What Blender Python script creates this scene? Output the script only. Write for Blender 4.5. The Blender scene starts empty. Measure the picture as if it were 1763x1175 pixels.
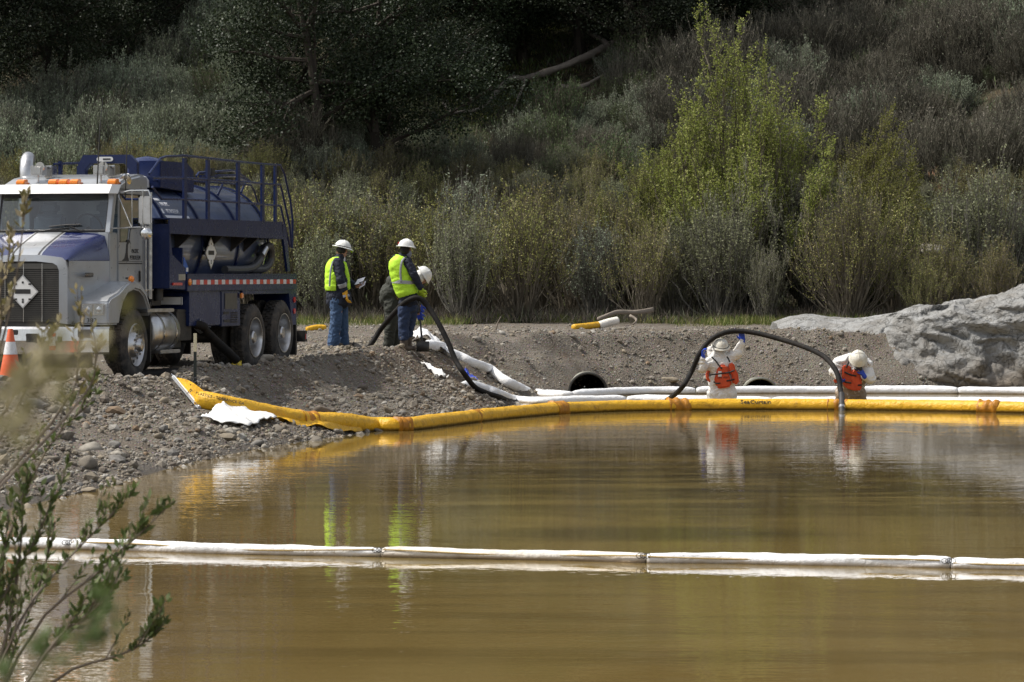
import bpy, bmesh, math, random
import numpy as np
from mathutils import Vector, Matrix, Euler
R = math.radians
scene = bpy.context.scene
COL = scene.collection
# ------------------------------------------------------------------ camera
H, FPX, CXP, HY = 2.26, 6650.0, 881.5, 470.0      # eye height, focal length in px of the photo, centre, horizon row
cam_d = bpy.data.cameras.new('camera'); cam = bpy.data.objects.new('camera', cam_d); COL.objects.link(cam)
cam.location = (0, 0, H); cam.rotation_euler = (R(90), 0, 0)
cam_d.sensor_width = 36; cam_d.lens = 36 * FPX / 1763
cam_d.shift_y = -(587.5 - HY) / 1763
cam_d.clip_start = .5; cam_d.clip_end = 2000
cam_d.dof.use_dof = True; cam_d.dof.focus_distance = 62; cam_d.dof.aperture_fstop = 12
scene.camera = cam
# ------------------------------------------------------------------ light
SUN_EL, SUN_AZ = R(56), R(-86)       # azimuth measured from +Y (away from camera) towards +X
world = bpy.data.worlds.new('World'); scene.world = world; world.use_nodes = True
wn = world.node_tree.nodes; wl = world.node_tree.links
sky = wn.new('ShaderNodeTexSky'); sky.sky_type = 'NISHITA'; sky.sun_disc = False
sky.sun_elevation = SUN_EL; sky.sun_rotation = SUN_AZ; sky.dust_density = 3; sky.air_density = 1.0
hs = wn.new('ShaderNodeHueSaturation'); hs.inputs['Saturation'].default_value = .38      # thin cloud greys the blue
wl.new(sky.outputs[0], hs.inputs['Color']); wl.new(hs.outputs[0], wn['Background'].inputs[0]); wn['Background'].inputs[1].default_value = .15
sun_d = bpy.data.lights.new('sun', 'SUN'); sun_d.energy = 3.5; sun_d.angle = R(2.5); sun_d.color = (1, .955, .88)
sun = bpy.data.objects.new('sun', sun_d); COL.objects.link(sun)
_sd = Vector((math.sin(SUN_AZ) * math.cos(SUN_EL), math.cos(SUN_AZ) * math.cos(SUN_EL), math.sin(SUN_EL)))
sun.rotation_euler = _sd.to_track_quat('Z', 'Y').to_euler(); sun.location = _sd * 60
vs = scene.view_settings; vs.view_transform = 'Standard'; vs.look = 'None'; vs.gamma = 1; vs.exposure = .28
try: vs.use_curve_mapping = False
except Exception: pass
scene.cycles.max_bounces = 6; scene.cycles.transparent_max_bounces = 6
scene.cycles.diffuse_bounces = 3; scene.cycles.glossy_bounces = 3; scene.cycles.use_denoising = True
rng = np.random.default_rng(7)

# ------------------------------------------------------------------ helpers: pixels, noise
def at(px, Y, z=None, py=None):
    """photo column px at depth Y; height given or taken from row py"""
    if z is None: z = 0. if py is None else H - (py - HY) * Y / FPX
    return Vector(((px - CXP) * Y / FPX, Y, z))
def onz(px, py, z=0.):
    Y = FPX * (H - z) / (py - HY); return Vector(((px - CXP) * Y / FPX, Y, z))
def _h(i, j, k, s):
    n = (i * 374761393 + j * 668265263 + k * 2147483647 + s * 974634777).astype(np.int64) & 0xffffffff
    n = ((n ^ (n >> 13)) * 1274126177) & 0xffffffff
    n = ((n ^ (n >> 16)) * 668265263) & 0xffffffff
    return ((n ^ (n >> 15)) & 0xffffff) / float(0xffffff) * 2 - 1
def vnoise(p, s=0):
    p = np.asarray(p, float); f = np.floor(p).astype(np.int64); t = p - f; t = t * t * t * (t * (t * 6 - 15) + 10)
    x, y, z = f[..., 0], f[..., 1], f[..., 2]; a, b, c = t[..., 0], t[..., 1], t[..., 2]; o = 0
    for i in (0, 1):
        for j in (0, 1):
            for k in (0, 1):
                o = o + _h(x + i, y + j, z + k, s) * (a if i else 1 - a) * (b if j else 1 - b) * (c if k else 1 - c)
    return o
def fbm(p, sc=1., oc=4, s=0, gain=.5, lac=2.03):
    p = np.asarray(p, float) * sc; o = 0; a = 1.
    for i in range(oc):
        o = o + a * vnoise(p + 17.3 * i, s + i); p = p * lac; a *= gain
    return o
def sst(a, b, x):
    t = np.clip((x - a) / (b - a), 0, 1); return t * t * (3 - 2 * t)

# ------------------------------------------------------------------ helpers: objects
def put(o, parent=None):
    COL.objects.link(o)
    if parent is not None: o.parent = parent
    return o
def tag(o, label=None, cat=None, group=None, kind=None):
    if label: o['label'] = label
    if cat: o['category'] = cat
    if group: o['group'] = group
    if kind: o['kind'] = kind
    return o
def thing(name, label, cat, loc=(0, 0, 0), rz=0, group=None):
    o = bpy.data.objects.new(name, None); o.empty_display_size = .2; COL.objects.link(o)
    o.location = loc; o.rotation_euler = (0, 0, rz); return tag(o, label, cat, group)
def np_mesh(name, V, F, mats, midx=None, var=None, smooth=False):
    """V (n,3); F list of int arrays each (m,k) """
    V = np.ascontiguousarray(V, np.float32); me = bpy.data.meshes.new(name)
    if not isinstance(F, (list, tuple)): F = [F]
    F = [np.asarray(f, np.int32) for f in F if len(f)]
    nl = sum(f.size for f in F); nf = sum(len(f) for f in F)
    me.vertices.add(len(V)); me.vertices.foreach_set('co', V.ravel())
    me.loops.add(nl); me.loops.foreach_set('vertex_index', np.concatenate([f.ravel() for f in F]))
    cnt = np.concatenate([np.full(len(f), f.shape[1], np.int32) for f in F])
    st = np.concatenate([[0], np.cumsum(cnt)[:-1]]).astype(np.int32)
    me.polygons.add(nf); me.polygons.foreach_set('loop_start', st); me.polygons.foreach_set('loop_total', cnt)
    if midx is not None: me.polygons.foreach_set('material_index', np.asarray(midx, np.int32))
    me.polygons.foreach_set('use_smooth', np.full(nf, bool(smooth)))
    for m in (mats if isinstance(mats, (list, tuple)) else [mats]): me.materials.append(m)
    me.update(calc_edges=True)
    if var is not None:
        at_ = me.attributes.new('var', 'FLOAT', 'FACE'); at_.data.foreach_set('value', np.asarray(var, np.float32))
    return me
def np_obj(name, V, F, mats, parent=None, **k):
    return put(bpy.data.objects.new(name, np_mesh(name, V, F, mats, **k)), parent)

class MB:
    """collects simple shapes; build() links them as one mesh object"""
    def __init__(s): s.v = []; s.f = []; s.m = []; s.T = Matrix()
    def add(s, vs, fs, mi=0):
        n = len(s.v); s.v += [s.T @ Vector(v) for v in vs]
        s.f += [[i + n for i in f] for f in fs]; s.m += [mi] * len(fs); return s
    def box(s, a, b, mi=0):
        x0, y0, z0 = a; x1, y1, z1 = b
        return s.add([(x0,y0,z0),(x1,y0,z0),(x1,y1,z0),(x0,y1,z0),(x0,y0,z1),(x1,y0,z1),(x1,y1,z1),(x0,y1,z1)],
              [(0,3,2,1),(4,5,6,7),(0,1,5,4),(1,2,6,5),(2,3,7,6),(3,0,4,7)], mi)
    def prism(s, poly, axis, t0, t1, mi=0):
        """poly 2D in the plane normal to axis: x->(y,z) y->(x,z) z->(x,y)"""
        def P(a, b, t): return {'x': (t, a, b), 'y': (a, t, b), 'z': (a, b, t)}[axis]
        n = len(poly); vs = [P(a, b, t0) for a, b in poly] + [P(a, b, t1) for a, b in poly]
        return s.add(vs, [list(range(n))[::-1], list(range(n, 2*n))] + [(i, (i+1) % n, n + (i+1) % n, n + i) for i in range(n)], mi)
    def ring(s, c, u, v, r, n): return [c + u * (r * math.cos(2*math.pi*i/n)) + v * (r * math.sin(2*math.pi*i/n)) for i in range(n)]
    def tube(s, pts, r, n=8, mi=0, cap=True, closed=False):
        pts = [Vector(p) for p in pts]; m = len(pts)
        rr = r if isinstance(r, (list, tuple, np.ndarray)) else [r] * m
        ref = None; rings = []
        for i, p in enumerate(pts):
            if closed: t = pts[(i+1) % m] - pts[i-1]
            else: t = pts[min(i+1, m-1)] - pts[max(i-1, 0)]
            t.normalize()
            if ref is None: ref = Vector((0, 0, 1)) if abs(t.z) < .9 else Vector((1, 0, 0))
            u = ref - t * ref.dot(t); u.normalize(); ref = u; v = t.cross(u)
            rings.append(s.ring(p, u, v, rr[i], n))
        vs = [q for k in rings for q in k]; fs = []
        for i in range(m if closed else m - 1):
            j = (i+1) % m
            for k in range(n): fs.append((i*n + k, i*n + (k+1) % n, j*n + (k+1) % n, j*n + k))
        if cap and not closed: fs += [list(range(n))[::-1], list(range((m-1)*n, m*n))]
        return s.add(vs, fs, mi)
    def cyl(s, a, b, r, r1=None, n=12, mi=0): return s.tube([a, b], [r, r if r1 is None else r1], n, mi)
    def lathe(s, c, ax, prof, n=24, mi=0, cap=True):
        """prof: list of (distance along axis, radius)"""
        ax = Vector(ax).normalized(); c = Vector(c); u = ax.orthogonal().normalized(); v = ax.cross(u); m = len(prof)
        vs = []
        for d, r in prof: vs += s.ring(c + ax * d, u, v, max(r, 1e-4), n)
        fs = [(i*n+k, i*n+(k+1) % n, (i+1)*n+(k+1) % n, (i+1)*n+k) for i in range(m-1) for k in range(n)]
        if cap: fs += [list(range(n))[::-1], list(range((m-1)*n, m*n))]
        return s.add(vs, fs, mi)
    def ball(s, c, r, n=12, m=8, mi=0):
        c = Vector(c); r = r if isinstance(r, (tuple, list)) else (r, r, r); vs = []
        for i in range(m+1):
            a = math.pi * i / m
            for k in range(n):
                b = 2*math.pi*k/n; vs.append(c + Vector((r[0]*math.sin(a)*math.cos(b), r[1]*math.sin(a)*math.sin(b), r[2]*math.cos(a))))
        return s.add(vs, [(i*n+k, (i+1)*n+k, (i+1)*n+(k+1) % n, i*n+(k+1) % n) for i in range(m) for k in range(n)], mi)
    def build(s, name, mats, parent=None, bevel=0, smooth=True, seg=2, angle=35):
        me = bpy.data.meshes.new(name); me.from_pydata([tuple(v) for v in s.v], [], s.f)
        for m in (mats if isinstance(mats, (list, tuple)) else [mats]): me.materials.append(m)
        me.polygons.foreach_set('material_index', s.m)
        bm = bmesh.new(); bm.from_mesh(me); bmesh.ops.recalc_face_normals(bm, faces=bm.faces)
        if bevel:
            es = [e for e in bm.edges if len(e.link_faces) == 2 and e.calc_face_angle(0) > R(40)]
            try: bmesh.ops.bevel(bm, geom=es, offset=bevel, segments=seg, affect='EDGES', clamp_overlap=True)
            except Exception: pass
        if smooth:
            for f in bm.faces: f.smooth = True
            for e in bm.edges:
                if len(e.link_faces) == 2 and e.calc_face_angle(0) > R(angle): e.smooth = False
        bm.to_mesh(me); bm.free()
        return put(bpy.data.objects.new(name, me), parent)
def catmull(P, n=8):
    P = [Vector(p) for p in P]; Q = [P[0]*2 - P[1]] + P + [P[-1]*2 - P[-2]]; out = []
    for i in range(1, len(Q) - 2):
        a, b, c, d = Q[i-1:i+3]
        for k in range(n):
            t = k / n; out.append(.5 * ((2*b) + (c-a)*t + (2*a-5*b+4*c-d)*t*t + (3*b-a-3*c+d)*t*t*t))
    return out + [P[-1]]
def text(s, size, mat, parent, origin, xdir, ydir, name='lettering', depth=.002, align='CENTER', sx=1.):
    cu = bpy.data.curves.new(name, 'FONT'); cu.body = s; cu.size = size; cu.align_x = align; cu.align_y = 'CENTER'; cu.extrude = depth
    cu.resolution_u = 2
    tmp = bpy.data.objects.new('tmp', cu); COL.objects.link(tmp); dg = bpy.context.evaluated_depsgraph_get()
    me = bpy.data.meshes.new_from_object(tmp.evaluated_get(dg)); bpy.data.objects.remove(tmp); me.name = name
    X = Vector(xdir).normalized(); Z = X.cross(Vector(ydir)).normalized(); Y = Z.cross(X)
    M = Matrix((X * sx, Y, Z)).transposed().to_4x4(); M.translation = Vector(origin)
    me.transform(M); me.materials.clear(); me.materials.append(mat)
    return put(bpy.data.objects.new(name, me), parent)

# ------------------------------------------------------------------ helpers: materials
class NT:
    def __init__(s, name):
        s.m = bpy.data.materials.new(name); s.m.use_nodes = True; s.t = s.m.node_tree; s.n = s.t.nodes; s.l = s.t.links
        s.b = s.n['Principled BSDF']; s.out = s.n['Material Output']
    def N(s, t, **k):
        o = s.n.new(t)
        for a, v in k.items():
            if a.startswith('i_'):
                key = a[2:]; key = int(key) if key.isdigit() else key.replace('_', ' ')
                o.inputs[key].default_value = v
            else: setattr(o, a, v)
        return o
    def L(s, a, b): s.l.new(a, b)
    def coord(s, scale=(1, 1, 1), kind='Object'):
        c = s.N('ShaderNodeTexCoord'); m = s.N('ShaderNodeMapping'); m.inputs['Scale'].default_value = scale
        s.L(c.outputs[kind], m.inputs[0]); return m.outputs[0]
    def noise(s, co, sc, det=4, rough=.55, out=0, dist=0):
        n = s.N('ShaderNodeTexNoise', i_Scale=sc, i_Detail=det, i_Roughness=rough, i_Distortion=dist); s.L(co, n.inputs['Vector']); return n.outputs[out]
    def ramp(s, f, stops, interp='LINEAR'):
        r = s.N('ShaderNodeValToRGB'); r.color_ramp.interpolation = interp; e = r.color_ramp.elements
        while len(e) < len(stops): e.new(.5)
        for q, (p, c) in zip(e, stops): q.position = p; q.color = (c if len(c) == 4 else (*c, 1)) if not isinstance(c, (int, float)) else (c, c, c, 1)
        s.L(f, r.inputs[0]); return r.outputs[0]
    def mix(s, f, a, b, bt='MIX'):
        m = s.N('ShaderNodeMix', data_type='RGBA', blend_type=bt)
        for v, i in ((f, 0), (a, 6), (b, 7)):
            if hasattr(v, 'is_linked'): s.L(v, m.inputs[i])
            else: m.inputs[i].default_value = v if i == 0 else (*v[:3], 1)
        return m.outputs[2]
    def math(s, op, a, b=None, c=None):
        m = s.N('ShaderNodeMath', operation=op)
        for i, v in enumerate((a, b, c)):
            if v is None: continue
            if hasattr(v, 'is_linked'): s.L(v, m.inputs[i])
            else: m.inputs[i].default_value = v
        return m.outputs[0]
    def bump(s, h, strength=.5, dist=.02, prev=None):
        b = s.N('ShaderNodeBump', i_Strength=strength, i_Distance=dist); s.L(h, b.inputs['Height'])
        if prev is not None: s.L(prev, b.inputs['Normal'])
        s.L(b.outputs[0], s.b.inputs['Normal']); return b.outputs[0]
    def set(s, **k):
        for a, v in k.items():
            i = s.b.inputs[a.replace('_', ' ')]
            if hasattr(v, 'is_linked'): s.L(v, i)
            else: i.default_value = (*v, 1) if isinstance(v, tuple) and len(v) == 3 else v
        return s.m
def simple(name, col, rough=.5, metal=0., vary=.25, sc=6., bump=0., bsc=60., dirt=None, coat=0., spec=.5):
    """a plain surface whose colour and gloss wander a little; dirt=(colour, amount, scale)"""
    t = NT(name); co = t.coord(); n = t.noise(co, sc, 5, .6)
    c = t.mix(n, tuple(v * (1 - vary) for v in col), tuple(min(1, v * (1 + vary)) for v in col))
    if dirt:
        d = t.ramp(t.noise(co, dirt[2], 6, .7), [(.5 - .1, 0), (.5 + .14, 1)])
        c = t.mix(t.math('MULTIPLY', d, dirt[1]), c, dirt[0])
    r = t.math('MULTIPLY_ADD', t.noise(co, sc * 2.3, 4), .3, rough - .15)
    t.set(Base_Color=c, Roughness=r, Metallic=metal, Coat_Weight=coat, Coat_Roughness=.08, Specular_IOR_Level=spec)
    if bump: t.bump(t.noise(co, bsc, 5, .6), bump, .01)
    return t.m
# ================================================================== TERRAIN
_sh = [(-250, 903), (-60, 888), (0, 881), (60, 867), (170, 841), (240, 821), (330, 796), (450, 771), (590, 750), (700, 736), (820, 716), (872, 703),
       (893, 690), (930, 682), (1000, 677), (1060, 673), (1180, 671), (1300, 669), (1500, 669), (1763, 668), (2300, 668), (3400, 668)]
SHORE = [(-60., 27.), (-22., 29.), (-10., 33.)] + [(onz(a, b).x, onz(a, b).y) for a, b in _sh[1:]]
NEAR = [(60., 9.), (8., 11.), (2., 13.), (-1., 14.5), (-4, 16.5), (-12., 19.), (-60., 21.)]
SHORE = np.array(SHORE); NEAR = np.array(NEAR); POND = np.vstack([SHORE, NEAR])
def poly_dist(x, y, P):
    d = np.full(x.shape, 1e9)
    for (ax, ay), (bx, by) in zip(P[:-1], P[1:]):
        vx, vy = bx - ax, by - ay; t = np.clip(((x-ax)*vx + (y-ay)*vy) / (vx*vx+vy*vy), 0, 1)
        d = np.minimum(d, np.hypot(x-ax-t*vx, y-ay-t*vy))
    return d
def inside(x, y, P):
    c = np.zeros(x.shape, bool); j = len(P) - 1
    for i in range(len(P)):
        xi, yi = P[i]; xj, yj = P[j]
        m = ((yi > y) != (yj > y)) & (x < (xj-xi)*(y-yi)/((yj-yi) if yj != yi else 1e-9) + xi); c ^= m; j = i
    return c
def hill_z(x, y):
    p = np.stack([x, y, x*0], -1)
    b = y - 92.5 - 1.4 * vnoise(p * .13, 3) - np.clip(x - 9, 0, 9) * -.45
    s = np.where(b > 0, b, 0)
    z = .40 * s - .28 * (1 - np.exp(-s / 1.4)) + np.clip(s - 30, 0, None) * .12
    z = z + sst(0, 6, s) * (.55 * vnoise(p * .17, 5) + .22 * vnoise(p * .5, 6))
    return z
def ground(x, y, detail=True):
    x = np.asarray(x, float); y = np.asarray(y, float); p = np.stack([x, y, x*0], -1)
    ins = inside(x, y, POND); d = poly_dist(x, y, SHORE); dn = poly_dist(x, y, NEAR)
    near = dn < d; dd = np.where(near, dn, d); sd = np.where(ins, -dd, dd)
    sd = sd + (.10 * vnoise(p * 1.3, 11) + .16 * vnoise(p * .45, 12)) * sst(0, 1.2, np.abs(sd)) 
    plat = np.interp(y, [0, 20, 38, 50, 57, 60, 62.5, 65, 69, 76, 90], [.65, .5, .75, .73, .72, .74, .83, .98, 1.02, 1.07, 1.12])
    w = np.interp(y, [30, 45, 52, 56, 60, 62, 68, 70, 73.5, 76], [4.0, 3.4, 2.7, 2.35, 2.2, 1.65, 1.6, 2.0, 1.6, 1.35])
    w = np.where(near, 3., w)
    t = np.clip(sd / w, 0, 1); prof = np.where(near, t, t ** .82 * (1 - .10 * np.sin(t * math.pi)))
    z = plat * prof
    berm = np.exp(-((sd - w * 1.0) / .42) ** 2) * np.interp(y, [40, 46, 50, 53, 56, 60, 62, 64, 66, 70], [.02, .06, .10, .05, .13, .24, .16, .08, .05, .02])
    z = z + np.where(near, 0, berm)
    z = np.where(sd < 0, np.maximum(sd * .34, -.72 - .06 * vnoise(p * .4, 2)), z)
    z = np.where(sd > 0, z + hill_z(x, y), z)
    if detail:
        a = sst(-.05, .6, sd) * (1 - .75 * sst(w * 1.25, w * 1.7, sd)) * np.where(y > 90, .3, 1)
        n = .085 * fbm(p, .9, 3, 21) + .030 * fbm(p, 3.6, 3, 25)
        rill = np.abs(vnoise(np.stack([x * 1.6 + .6 * vnoise(p * .8, 33), y * .5, x * 0], -1), 31)) - .35
        z = z + a * (n + .07 * rill) + sst(0, .3, sd) * .012 * fbm(p, 6., 2, 41)
    return z, sd
def gz(x, y): return float(ground(np.array([x]), np.array([y]))[0][0])
def axis(segs):
    o = []
    for a, b, s in segs: o += list(np.arange(a, b, s))
    return np.array(o + [segs[-1][1]])
AX = axis([(-140, -30, 5), (-30, -12, .8), (-12, -8, .22), (-8, 12.5, .1), (12.5, 20, .5), (20, 40, 1.5), (40, 140, 5)])
AY1 = axis([(-6, 10, 1.2), (10, 34, .6), (34, 48, .16), (48, 82, .1), (82, 91, .25)])
AY2 = axis([(91, 112, .3), (112, 160, 1.2), (160, 420, 6)])
CULV = [(at(1012, 72.4).x, .35, .03), (at(1308, 75.2).x, .36, -.15)]     # x, radius, centre height
def sheet(name, ax, ay, mat):
    X, Y = np.meshgrid(ax, ay); Z, sd = ground(X, Y); V = np.stack([X, Y, Z], -1).reshape(-1, 3); nx, ny = len(ax), len(ay)
    i = (np.arange(ny-1)[:, None] * nx + np.arange(nx-1)[None]).ravel(); Q = np.stack([i, i+1, i+nx+1, i+nx], 1)
    c = V[Q].mean(1)
    for cx, r, cz in CULV:      # the mouths of the culverts are cut out of the bank
        rr = np.hypot(c[:, 0] - cx, c[:, 2] - cz); Q = Q[~((rr < r - .03) & (c[:, 1] > 71.5) & (c[:, 1] < 80))]; c = V[Q].mean(1)
    o = np_obj(name, V, Q, mat, smooth=True); return tag(o, kind='structure')

# gravelly earth: colour wanders between grey gravel and browner soil, speckled with chips of stone
t = NT('gravel_earth'); co = t.coord()
big = t.noise(co, .55, 4, .6); mid = t.noise(co, 3.2, 5, .65); fine = t.noise(co, 22, 4, .7)
c = t.ramp(big, [(.34, (.098, .072, .050)), (.5, (.140, .116, .088)), (.66, (.180, .160, .130))])
c = t.mix(t.ramp(mid, [(.36, 0), (.64, 1)]), c, (.175, .152, .122))
dm = t.N('ShaderNodeMapping'); dm.inputs['Location'].default_value = (.28, -16.2, 0); dm.inputs['Scale'].default_value = (.36, .25, 0); t.L(co, dm.inputs[0]); gd = t.N('ShaderNodeVectorMath', operation='LENGTH'); t.L(dm.outputs[0], gd.inputs[0])
c = t.mix(t.math('MULTIPLY', t.ramp(t.math('ADD', gd.outputs['Value'], t.math('MULTIPLY', t.math('SUBTRACT', mid, .5), 1.2)), [(.6, 1), (1.15, 0)]), .7), c, (.115, .082, .054))      # freshly dug brown soil on the mound
c = t.mix(t.math('MULTIPLY', t.ramp(fine, [(.35, 1), (.52, 0)]), .6), c, (.055, .045, .036))
v = t.N('ShaderNodeTexVoronoi', i_Scale=26.); t.L(co, v.inputs['Vector'])
c = t.mix(t.math('MULTIPLY', t.ramp(v.outputs['Distance'], [(.10, 1), (.30, 0)]), .45), c, t.mix(.35, v.outputs['Color'], (.30, .28, .24), 'MIX'))
# damp band just above the water line
sx = t.N('ShaderNodeSeparateXYZ'); t.L(co, sx.inputs[0])
wet = t.ramp(t.math('ADD', sx.outputs[2], t.math('MULTIPLY', t.math('SUBTRACT', mid, .5), .12)), [(.03, 1), (.13, 0)])
c = t.mix(t.math('MULTIPLY', wet, .55), c, (.050, .040, .030))
t.set(Base_Color=c, Roughness=t.math('SUBTRACT', .95, t.math('MULTIPLY', wet, .5)), Specular_IOR_Level=.25)
b1 = t.bump(fine, .9, .03); v2 = t.N('ShaderNodeTexVoronoi', i_Scale=34.); t.L(co, v2.inputs['Vector']); t.bump(v2.outputs['Distance'], .9, .02, b1)
M_GRAVEL = t.m
t = NT('hill_soil'); co = t.coord(); n = t.noise(co, .35, 6, .65); n2 = t.noise(co, 5, 5, .7)
c = t.ramp(n, [(.35, (.050, .052, .028)), (.5, (.085, .070, .045)), (.68, (.16, .105, .065))])
c = t.mix(t.ramp(n2, [(.4, 0), (.62, 1)]), c, (.045, .050, .028))
dm = t.N('ShaderNodeMapping'); dm.inputs['Location'].default_value = (-4.6, -41.2, 0); dm.inputs['Scale'].default_value = (.38, .4, 0); t.L(co, dm.inputs[0]); gd = t.N('ShaderNodeVectorMath', operation='LENGTH'); t.L(dm.outputs[0], gd.inputs[0])
c = t.mix(t.ramp(t.math('ADD', gd.outputs['Value'], t.math('MULTIPLY', t.math('SUBTRACT', n2, .5), .8)), [(.8, 1), (1.2, 0)]), c, (.21, .125, .075))      # bare reddish scree
t.set(Base_Color=c, Roughness=.95, Specular_IOR_Level=.15); t.bump(n2, 1., .15); M_HILL = t.m
sheet('gravel_bank', AX, AY1, M_GRAVEL)
sheet('hillside', AX, AY2, M_HILL)

# ------------------------------------------------------------------ pond water
t = NT('murky_water'); co = t.coord()
geo = t.coord((.22, .035, 1)); patch = t.noise(geo, 1.0, 4, .6, dist=1.2)
c = t.ramp(patch, [(.38, (.160, .108, .034)), (.52, (.200, .142, .050)), (.66, (.165, .126, .040))])
r1 = t.noise(t.coord((2.2, 3.6, 1)), 1.0, 3, .55); r2 = t.noise(t.coord((6, 10, 1)), 1.0, 2, .5); r3 = t.noise(t.coord((1.0, 1.15, 1)), 1., 3, .5)
amp = t.ramp(t.noise(t.coord((.12, .05, 1)), 1.0, 3, .5, dist=.8), [(.42, .22), (.60, .45), (.68, 1.3)])
# calm, slick (oily) streaks run across the far pool
film = t.ramp(t.noise(t.coord((.055, .42, 1)), 1.0, 5, .62, dist=1.4), [(.50, 0), (.57, 1), (.61, 1), (.68, 0)])
hgt = t.math('MULTIPLY', t.math('ADD', t.math('MULTIPLY', r1, .45), t.math('ADD', t.math('MULTIPLY', r2, .34), t.math('MULTIPLY', r3, 1.25))), amp)
def near_(cx, cy, sx_, sy_):
    m_ = t.N('ShaderNodeMapping'); m_.inputs['Location'].default_value = (-cx * sx_, -cy * sy_, 0); m_.inputs['Scale'].default_value = (sx_, sy_, 0); t.L(co, m_.inputs[0])
    g_ = t.N('ShaderNodeVectorMath', operation='LENGTH'); t.L(m_.outputs[0], g_.inputs[0]); return t.ramp(g_.outputs['Value'], [(.5, 1), (1., 0)])
rot = t.N('ShaderNodeMapping'); rot.inputs['Rotation'].default_value = (0, 0, .55); rot.inputs['Scale'].default_value = (.09, .42, 1); t.L(co, rot.inputs[0])
sheen = t.ramp(t.noise(rot.outputs[0], 1.2, 5, .6, dist=.9), [(.40, 0), (.46, 1), (.50, .1), (.54, 1), (.62, 0)])
c = t.mix(t.math('MULTIPLY', film, .30), c, (.070, .050, .018))
c = t.mix(t.math('MULTIPLY', t.math('MULTIPLY', sheen, near_(3.5, 46, .12, .07)), .9), c, (.045, .030, .014))      # oily streaks
c = t.mix(t.math('MULTIPLY', near_(1.2, 33.5, .5, .9), .6), c, (.030, .022, .012))      # black oil held against the near boom
amp = t.math('ADD', amp, t.math('MULTIPLY', near_(-1.9, 28, .30, .30), 3.5))      # a cat's paw of wind
t.set(Base_Color=c, Roughness=.0, IOR=1.33, Specular_IOR_Level=.5)
t.bump(hgt, 1., .0080); M_WATER = t.m
X, Y = np.meshgrid(np.linspace(-60, 60, 61), np.linspace(6, 82, 77)); V = np.stack([X, Y, X*0], -1).reshape(-1, 3)
i = (np.arange(76)[:, None] * 61 + np.arange(60)[None]).ravel()
tag(np_obj('pond_water', V, np.stack([i, i+1, i+62, i+61], 1), M_WATER), kind='structure')

# ------------------------------------------------------------------ stones
def ico(sub, seed, flat=.62, jag=.28):
    bm = bmesh.new(); bmesh.ops.create_icosphere(bm, subdivisions=sub, radius=1)
    V = np.array([v.co[:] for v in bm.verts]); Fc = np.array([[v.index for v in f.verts] for f in bm.faces]); bm.free()
    V = V * (1 + jag * vnoise(V * 1.3 + seed * 7.7, seed)[:, None] + .35 * jag * vnoise(V * 3.1 + seed, seed)[:, None])
    V = V * np.array([1, .78, flat]); return V, Fc
def M_stone(name, stops, wetable=True):
    t = NT(name); co = t.coord(); a = t.N('ShaderNodeAttribute', attribute_name='var'); oi = t.N('ShaderNodeObjectInfo')
    f = t.math('FRACT', t.math('ADD', a.outputs['Fac'], oi.outputs['Random']))
    c = t.ramp(f, stops, 'CONSTANT'); n = t.noise(t.coord(kind='Generated'), 9, 5, .7)
    g = t.N('ShaderNodeNewGeometry'); n = t.N('ShaderNodeTexNoise', i_Scale=14., i_Detail=5.); t.L(g.outputs['Position'], n.inputs['Vector']); n = n.outputs[0]
    c = t.mix(t.ramp(n, [(.35, 0), (.7, .55)]), c, (.12, .105, .085))
    t.set(Base_Color=c, Roughness=.85, Specular_IOR_Level=.3); t.bump(n, .5, .02); return t.m
ST = [(0, (.20, .175, .14)), (.16, (.27, .24, .20)), (.3, (.15, .125, .10)), (.42, (.31, .285, .24)), (.54, (.22, .185, .135)), (.66, (.19, .18, .165)), (.78, (.28, .235, .17)), (.9, (.37, .35, .31)), (.96, (.23, .16, .10))]
M_STONE = M_stone('river_stone', ST)
def scatter_pts(n, ylo, yhi, dlo, dhi, xr=(-9.5, 12.5), seed=1):
    g = np.random.default_rng(seed); x = g.uniform(*xr, n * 6); y = g.uniform(ylo, yhi, n * 6)
    m = np.abs(x) < y * .137 + .5; x, y = x[m], y[m]; z, sd = ground(x, y)
    m = (sd > dlo) & (sd < dhi); x, y, z = x[m][:n], y[m][:n], z[m][:n]; return np.stack([x, y, z], -1)
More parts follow.
